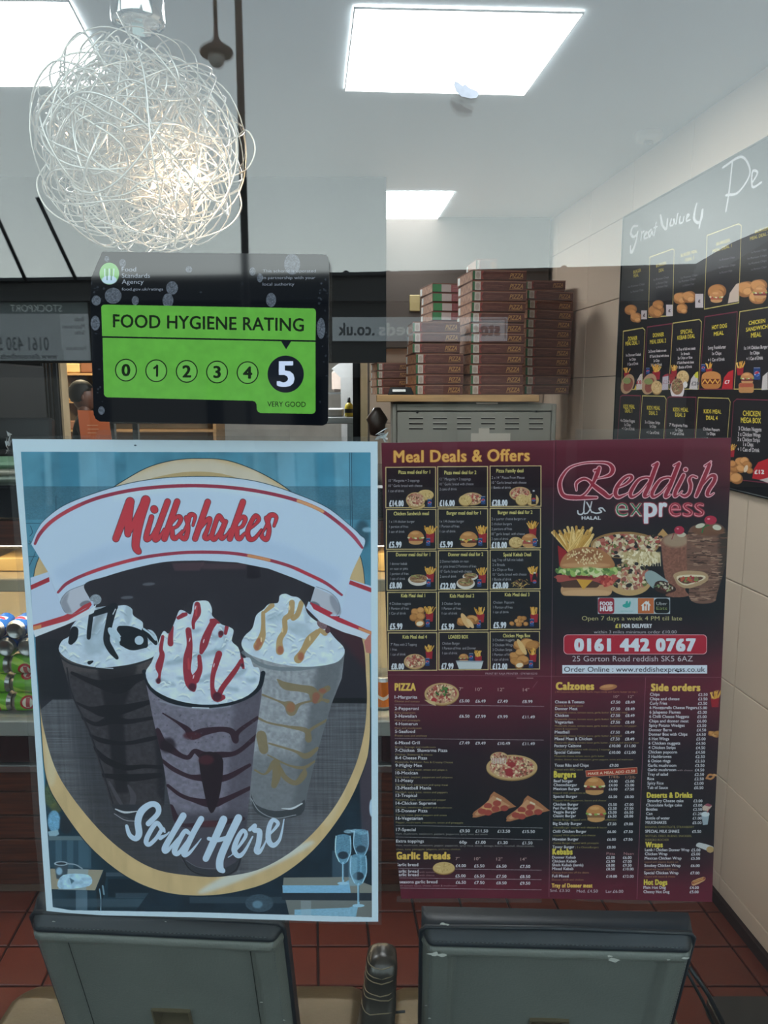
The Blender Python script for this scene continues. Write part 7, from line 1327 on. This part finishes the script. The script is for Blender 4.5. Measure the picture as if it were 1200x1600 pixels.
N = [(tuple(c*s_ for c in p), tuple(c*s_ for c in r)) for p, r in N]
skin_body('clothed_body', N, E_, mat('dark_clothes', '#15171c', .8, var=.2), pp)
M_skin = mat('skin', '#6d4838', .5, var=.06)
b = MB(); b.sphere((0, .01, 1.64*s_), .1*s_, 20, sc=(.78, .95, 1.18)); hv = []
for v in b.v:   # face shaping: brow, nose, chin
    x, y, z = v; z_ = z/s_-1.64
    if y > .05: y += .018*math.exp(-((x/.012)**2)-((z_+.01)/.025)**2)-.006*math.exp(-(((abs(x)-.032)/.014)**2)-((z_-.012)/.012)**2)
    if z_ < -.06: x *= .85
    hv.append((x, y, z))
b.v = hv; b.tube([(0, .0, 1.48*s_), (0, .005, 1.58*s_)], .052*s_, 12); b.build('head', M_skin, pp)
for sx in (-1, 1): MB().sphere((sx*.078*s_, .0, 1.635*s_), .026, 10, sc=(.3, .6, 1)).build('ear', M_skin, pp); MB().sphere((sx*.032*s_, .098*s_, 1.652*s_), .010, 8, sc=(1, .5, .6)).build('eye', mat('eye', '#1a1614', .2), pp)
MB().tube([(-.022, .098*s_, 1.585*s_), (0, .103*s_, 1.583*s_), (.022, .098*s_, 1.585*s_)], .005, 6).build('mouth', mat('lips', '#6e3f38', .5), pp)
b = MB(); b.sphere((0, -.012, 1.672*s_), .106*s_, 20, sc=(.84, .98, 1.02)); b.v = [(x, min(y, .07) if z < 1.70*s_ else y, max(z, 1.60*s_ if y < 0 else 1.69*s_)) for x, y, z in b.v]; b.build('hair', mat('dark_hair', '#0e0c0c', .6, bump=.6, bs=80), pp)
for sx in (-1, 1):      # hands with separate fingers
    c = Vector((sx*.14*s_, .30*s_, 1.11*s_)); nodes = [(c, (.022, .016)), (c+Vector((0, .045, 0)), (.034, .014)), (c+Vector((0, .075, -.004)), (.034, .012))]; ed = [(0, 1), (1, 2)]
    for k, (dx, L1) in enumerate(((-.027, .060), (-.009, .07), (.009, .066), (.027, .05))): i0 = len(nodes); a = c+Vector((dx, .08, -.004)); nodes += [(a, (.008, .008)), (a+Vector((0, L1*.5, -.006)), (.0078, .0078)), (a+Vector((0, L1, -.028)), (.007, .007))]; ed += [(2, i0), (i0, i0+1), (i0+1, i0+2)]
    i0 = len(nodes); nodes += [(c+Vector((-sx*.035, .03, -.004)), (.01, .01)), (c+Vector((-sx*.055, .06, -.01)), (.009, .009)), (c+Vector((-sx*.058, .085, -.016)), (.0075, .0075))]; ed += [(1, i0), (i0, i0+1), (i0+1, i0+2)]
    skin_body('hand', [(tuple(p), r) for p, r in nodes], ed, M_skin, pp, 1)
# orange delivery sign standing near the till
YO = 2.3; of_ = [(121, 641), (168, 642), (176, 700), (128, 700)]; og = thing('orange_sign', 'orange leaflet stand with pale lines of print at the sticker lower left', 'sign', onY(148, 700, YO)); of_ = [onY(*q, YO)-og.location for q in of_]
MB().prism(of_, (0, .006, 0)).build('card', mat('orange_card', '#b85a2e', .5, var=.04), og)
for py, xa_, xb_ in ((664, 136, 153), (670, 137, 154), (676, 137, 151)): p, q_ = onY(xa_, py, YO-.001)-og.location, onY(xb_, py+.8, YO-.001)-og.location; MB().box(p.x, q_.x, p.y, p.y+.002, q_.z, p.z).build('printed_line', mat('print_pale', '#d0a183', .6), og)
MB().box(-.05, .05, 0, .08, -.18, .0).build('stand', M_black, og)
og_b = onY(148, 700, YO).z-.18
bk = tag(MB().box(-1.15, -.5, 2.22, 2.66, 0, og_b, bev=.01).build('under_counter_fridge', M_steel), 'low stainless fridge unit behind the counter under the orange sign', 'fridge')
# dark tall unit at the far left behind the counter
tu = thing('black_fridge', 'tall black glass-door fridge standing behind the counter at far left', 'fridge', (-2.85, 3.1, 0)); MB().box(0, .85, 0, .6, 0, 1.86, bev=.01).build('body', M_black, tu); dz = MB().box(.04, .81, -.02, .0, .1, 1.8, bev=.005).build('door', M_shopglass, tu); MB().tube([(.76, -.045, .8), (.76, -.045, 1.3)], .01, 8).build('handle', M_steel, tu)
# ---------------------------------------------------------------- chairs with their backs to the window
M_lea = mat('black_leather', '#6f736e', .36, var=.12, vs=5, bump=.35, bs=260, spec=.45); M_lea2 = mat('seat_leather', '#4c3f29', .38, var=.35, vs=4, bump=.3, bs=120, spec=.6); M_piping = mat('leather_edge', '#141d27', .42, var=.2); M_stitch = mat('thread', '#6d7478', .7); M_scuff = mat('scuff', '#d6d6d0', .8); M_slot = mat('handle_brass', '#6b5f48', .45, .3)
def chair(name, TL, TR, y_top, z_top, rec, label, hole_px, scuffs, seat_x):
    """TL, TR: photo pixels of the top corners; the back reclines rec degrees away from the window as it goes down"""
    A_ = onY(*TL, y_top); 
    # right corner on the same height
    a, b_, c = ray(*TR); tt = (A_.z-HC)/c; B_ = Vector((float(a*tt), float(-DC+b_*tt), A_.z))
    if abs(B_.y-y_top) > .12: B_ = onY(*TR, y_top)
    U = (B_-A_); W0 = U.length; U.normalize(); dn = Vector((0, math.sin(rec), -math.cos(rec))); dn = (dn-U*dn.dot(U)).normalized(); Nn = U.cross(dn).normalized()
    if Nn.y > 0: Nn = -Nn
    t = thing(name, label, 'chair', (A_.x+W0/2, A_.y+.3, 0)); O = A_-t.location; H0 = .50; TK = .045
    nu, nv = 96, 110; hu = [(float(hole_px[0]), float(hole_px[1])), (float(hole_px[2]), float(hole_px[3]))]
    def uv_of(px, py):
        a, b_, c = ray(px, py); d = Vector((float(a), float(b_), float(c))); C_ = Vector((0, -DC, HC)); k = (A_-C_).dot(Nn)/d.dot(Nn); P_ = C_+d*k-A_; return P_.dot(U), P_.dot(dn)
    (ua, va), (ub, vb) = uv_of(*hu[0]), uv_of(hu[1][0], hu[0][1]); vb = va+.05
    def S(x, a, b): x = min(1, max(0, (x-a)/(b-a))); return x*x*(3-2*x)
    def hgt(u, v):
        du = min(u, W0-u); dv = v; h = 0.
        e = .014; h -= .012*(1-S(du, 0, e))**2; h -= .010*(1-S(dv, 0, e))**2
        m = .052; band = S(du, .006, .022)*(1-S(du, m-.02, m)) if du < m else 0; 
        inner = S(du, m-.012, m)*S(dv, .036, .046)
        h += .011*(1-inner)*S(du, 0, .02)
        h += .012*(S(dv, 0, .018)-1)-.003*math.exp(-((dv-.0195)/.0018)**2)*S(du, .01, .02)   # bevelled strip along the top
        h += .004*S(dv, .020, .027)*(1-S(dv, .030, .040))
        g = min(abs(du-m-.002) if dv > .044 else 9, abs(dv-.0465) if du > m else 9); h -= .0022*math.exp(-(g/.0016)**2)
        h += .0015*math.sin(u*31+1.3)*math.sin(v*23)*inner
        return h
    b = MB(); us = sorted(set([W0*i/nu for i in range(nu+1)]+[ua, ub])); vs_ = sorted(set([H0*(j/nv)**1.0 for j in range(nv+1)]+[va, vb, .0175, .0195, .0215, .036, .041, .045, .0465, .048])); nU, nV = len(us), len(vs_)
    rd = lambda u, v: (u, v)
    V = [O+U*u+dn*v+Nn*hgt(u, v) for v in vs_ for u in us]; Bk = [O+U*u+dn*v-Nn*TK for v in vs_ for u in us]
    Fs = []; hole = lambda i, j: ua-1e-6 <= us[i] and us[i+1] <= ub+1e-6 and va-1e-6 <= vs_[j] and vs_[j+1] <= vb+1e-6
    F1, F2 = [], []
    for j in range(nV-1):
        for i in range(nU-1):
            if hole(i, j): continue
            k = j*nU+i; mi = 1 if vs_[j] < .0192 else 0; F1.append(((k, k+1, k+nU+1, k+nU), mi)); F2.append((k+nU, k+nU+1, k+1, k))
    n0 = len(V)
    b.v = [tuple(p) for p in V+Bk]
    for f, mi in F1: b.f.append(list(f)); b.mi.append(mi); b.smooth.append(True); b.uv.append(None)
    for f in F2: b.f.append([x+n0 for x in f]); b.mi.append(0); b.smooth.append(True); b.uv.append(None)
    rim = [i for i in range(nU)]+[j*nU+nU-1 for j in range(1, nV)]+[(nV-1)*nU+i for i in range(nU-2, -1, -1)]+[j*nU for j in range(nV-2, 0, -1)]
    for x, y in zip(rim, rim[1:]+rim[:1]): b.f.append([y, x, x+n0, y+n0]); b.mi.append(1); b.smooth.append(True); b.uv.append(None)
    br = b.build('backrest', [M_lea, M_piping], t)
    fr = MB(); P = lambda u, v, n: O+U*u+dn*v+Nn*n
    for (u0, u1, v0, v1) in ((ua-.003, ub+.003, va-.003, va), (ua-.003, ub+.003, vb, vb+.003), (ua-.003, ua, va, vb), (ub, ub+.003, va, vb)): fr.add([P(u, v, n) for u in (u0, u1) for v in (v0, v1) for n in (-TK-.002, .004)], [(0, 1, 3, 2), (4, 6, 7, 5), (0, 4, 5, 1), (2, 3, 7, 6), (0, 2, 6, 4), (1, 5, 7, 3)])
    fr.add([P(u, v, -.03) for u, v in ((ua, va), (ub, va), (ub, vb), (ua, vb))], [(0, 1, 2, 3)]); fr.build('handle_slot', M_slot, br)
    fx_ = MB(); pts = [(0.0, H0-.01), (0.0, .012), (.006, .003), (W0/2, -.001), (W0-.006, .003), (W0, .012), (W0, H0-.01)]; fx_.tube([P(u, v, -.012) for u, v in pts], .0042, 6); fx_.build('piping', M_piping, br)
    sb = MB()
    def stitch(u0, v0, u1, v1, st=.0065):
        n = int(math.hypot(u1-u0, v1-v0)/st); d = ((u1-u0)/n, (v1-v0)/n)
        for i in range(n):
            u, v = u0+d[0]*i, v0+d[1]*i; q = [(u, v), (u+d[0]*.55, v+d[1]*.55)]; w = .0006; nx, ny = -d[1]/st*w, d[0]/st*w
            sb.add([P(a_+s*nx, c_+s*ny, hgt(a_, c_)+.0007) for a_, c_ in q for s in (-1, 1)], [(0, 1, 3, 2)])
    stitch(.02, .0105, W0-.02, .0105); stitch(.0135, .02, .0135, H0-.02); stitch(W0-.0135, .02, W0-.0135, H0-.02); sb.build('stitching', M_stitch, br, kind='stuff')
    seam = MB()
    for (u0, v0, u1, v1) in ((.054, .0465, W0-.054, .0465), (.054, .0465, .054, H0-.02), (W0-.054, .0465, W0-.054, H0-.02)):
        n = 60; seam.tube([P(u0+(u1-u0)*i/n, v0+(v1-v0)*i/n, hgt(u0+(u1-u0)*i/n, v0+(v1-v0)*i/n)+.0006) for i in range(n+1)], .0008, 4)
    seam.build('seam', mat('seam_thread', '#0f1112', .8), br)
    for (px, py, s) in scuffs:
        u, v = uv_of(px, py); r = random.Random(int(px)); P_ = [P(u+math.cos(a)*s*.0014*r.uniform(.5, 1.3), v+math.sin(a)*s*.0008*r.uniform(.4, 1.2), hgt(u, v)+.0012) for a in np.linspace(0, 6.28, 11)[:-1]]; MB().add(P_, [list(range(10))]).build('scuff', M_scuff, br)
    # seat cushion and frame
    zS = onY(*(seat_x[2], seat_x[3]), .53).z-.006; xs0, xs1 = atX(seat_x[0], .58)*1.0, atX(seat_x[1], .58)*1.0; 
    a, b_, c = ray(seat_x[0], seat_x[3]); k = (zS-HC)/c; xs0 = float(a*k)-t.location.x; a, b_, c = ray(seat_x[1], seat_x[3]); k = (zS-HC)/c; xs1 = float(a*k)-t.location.x
    y0, y1, th = .27-t.location.y, .66-t.location.y, .075; r = .035
    prof = [(y0, zS-th), (y0, zS-.02), (y0+.02, zS), (y1-.14, zS), (y1-.10, zS-.006), (y1-.05, zS-.03), (y1-.015, zS-.055), (y1, zS-th)]; prof = [tuple(q) for q in spline(prof, 4)]
    cs = MB(); xsn = [(xs0, -.022), (xs0+.008, -.009), (xs0+.025, -.001), (xs0+.05, 0), (xs1-.05, 0), (xs1-.025, -.001), (xs1-.008, -.009), (xs1, -.022)]; V = [(x, y, max(z+dz, zS-th)) for x, dz in xsn for y, z in prof]; m = len(prof)
    cs.add(V, [(i*m+j, (i+1)*m+j, (i+1)*m+(j+1) % m, i*m+(j+1) % m) for i in range(len(xsn)-1) for j in range(m)]+[list(range(m))[::-1], [(len(xsn)-1)*m+j for j in range(m)]], 0, True); cs.build('seat', M_lea2, t)
    zf = zS-th; xm0, xm1 = max(xs0+.05, -.22), min(xs1-.05, .22)
    MB().box(xm0, xm1, y0+.02, y1-.03, zf-.03, zf, bev=.004).build('seat_frame', M_dark, t)
    for x in (xm0+.02, xm1-.02):
        for y, yy in ((y0+.04, y0-.02), (y1-.06, y1)): MB().tube([(x, y, zf-.02), (x, yy, .004)], [.014, .011], 8).build('leg', M_dark, t)
        q1 = O+U*(W0*.5+(x/abs(x) if x else 1)*.15)+dn*(H0-.02)-Nn*(TK*.5); MB().tube([q1, (q1.x, y0+.05, zf-.015)], .012, 8).build('back_support', M_dark, t)
    return t
chair('chair', (41, 1434), (440, 1452), .165, None, math.radians(17.6), 'black leather high-backed chair at left, its back to the window under the milkshake poster', (240, 1577, 294, 1600), ((84, 1440, 2), (411, 1556, 2), (445, 1586, 2), (257, 1446, 1.5)), (8, 566, 300, 1566))
chair('chair', (659, 1457), (1090, 1468), .165, None, math.radians(17.6), 'black leather high-backed chair at right with worn white patches along its top edge', (830, 1593, 886, 1600), ((678, 1475, 7), (688, 1477, 6), (955, 1484, 7), (949, 1480, 4), (692, 1453, 4), (699, 1454, 3), (1066, 1483, 4), (671, 1581, 2), (666, 1566, 2), (1040, 1484, 2)), (614, 1052, 700, 1568))
# worn padded armrest between the seats
ya = .22; T0 = onY(597, 1484, ya); ar = thing('armrest', 'cracked black padded armrest standing between the two chairs', 'armrest', (T0.x-.012, ya, 0)); zt_ = T0.z
def ring(z, w, d, x=0): return [(x+w*math.copysign(abs(math.cos(a))**.6, math.cos(a)), d*math.copysign(abs(math.sin(a))**.6, math.sin(a)), z) for a in np.linspace(0, 2*math.pi, 20, endpoint=False)]
rgs = [(zt_, .004, .01, .012), (zt_-.003, .017, .02, .012), (zt_-.012, .024, .03, .012), (zt_-.03, .026, .035, .011), (zt_-.05, .0245, .035, .009), (zt_-.055, .027, .037, .009), (zt_-.08, .026, .036, .007), (zt_-.083, .0285, .038, .007), (zt_-.12, .029, .04, .004), (zt_-.17, .034, .044, 0), (zt_-.26, .036, .046, -.004), (zt_-.30, .03, .04, -.004)]
b = MB(); V = []; [V.extend(ring(*q)) for q in rgs]; m = len(rgs); b.add(V, [(i*20+k, i*20+(k+1) % 20, (i+1)*20+(k+1) % 20, (i+1)*20+k) for i in range(m-1) for k in range(20)]+[list(range(20)), [(m-1)*20+k for k in range(20)][::-1]], 0, True); b.build('pad', mat('worn_pad', '#2b2620', .3, var=.5, vs=14, bump=.5, bs=60, spec=.7), ar)
b = MB()
for z, w_, d_, x_ in ((zt_-.010, .0235, .029, .012), (zt_-.024, .0255, .033, .0115), (zt_-.031, .0262, .0352, .011), (zt_-.052, .0262, .0366, .009), (zt_-.060, .0272, .0372, .009), (zt_-.084, .0286, .0382, .007)): b.tube([(x, y, z+.002*math.sin(x*160+z*900)) for x, y, _ in ring(0, w_, d_, x_)[10:18]], [.0002]+[.0009]*6+[.0002], 5)
b.build('cracked_wrap', mat('crack_pale', '#7d6e55', .4), ar)
b = MB(); b.tube([(.034, -.03, zt_-.12), (.04, -.036, zt_-.15), (.04, -.036, zt_-.2), (.03, -.034, zt_-.235)], [.006, .013, .013, .006], 8); b.tube([(-.03, -.02, zt_-.13), (-.04, -.03, zt_-.17), (-.042, -.03, zt_-.26)], [.004, .010, .010], 8); b.build('bracket', mat('bracket_bronze', '#5f5340', .35, .6), ar)
MB().tube([(0, 0, .012), (0, 0, zt_-.28)], .016, 10).build('post', M_dark, ar); MB().lathe([(0, .012), (.08, .012), (.09, 0), (0, 0)], n=20).build('foot', M_dark, ar); MB().tube([(.03, 0, zt_-.115), (.05, 0, zt_-.113)], .0022, 6).build('bolt', M_dark, ar)
# low black bench at the lower right
zb_ = .45; q0 = onZ(1095, 1552, zb_); bn = thing('low_bench', 'low black bench by the side wall at lower right', 'bench', (q0.x+.13, .40, 0)); xr_ = wall_x(.55)-.03-bn.location.x
MB().box(-.12, xr_, -.22, q0.y-.40, zb_-.05, zb_, bev=.008).build('top', mat('bench_black', '#1a1816', .4, var=.3), bn)
for x in (-.09, xr_-.03):
    for y in (-.19, q0.y-.43): MB().box(x-.015, x+.015, y-.015, y+.015, 0, zb_-.05).build('leg', M_dark, bn)
r0, r1 = onY(1076, 1508, .27), onY(1150, 1620, .22)
b = MB(); b.tube([onY(1078, 1512, .30)-bn.location, onY(1108, 1556, .30)-bn.location, onY(1150, 1640, .30)-bn.location], .004, 8); b.tube([onY(1070, 1512, .32)-bn.location, onY(1096, 1560, .32)-bn.location, onY(1134, 1640, .32)-bn.location], .003, 8); b.build('back_rail', M_dark, bn)
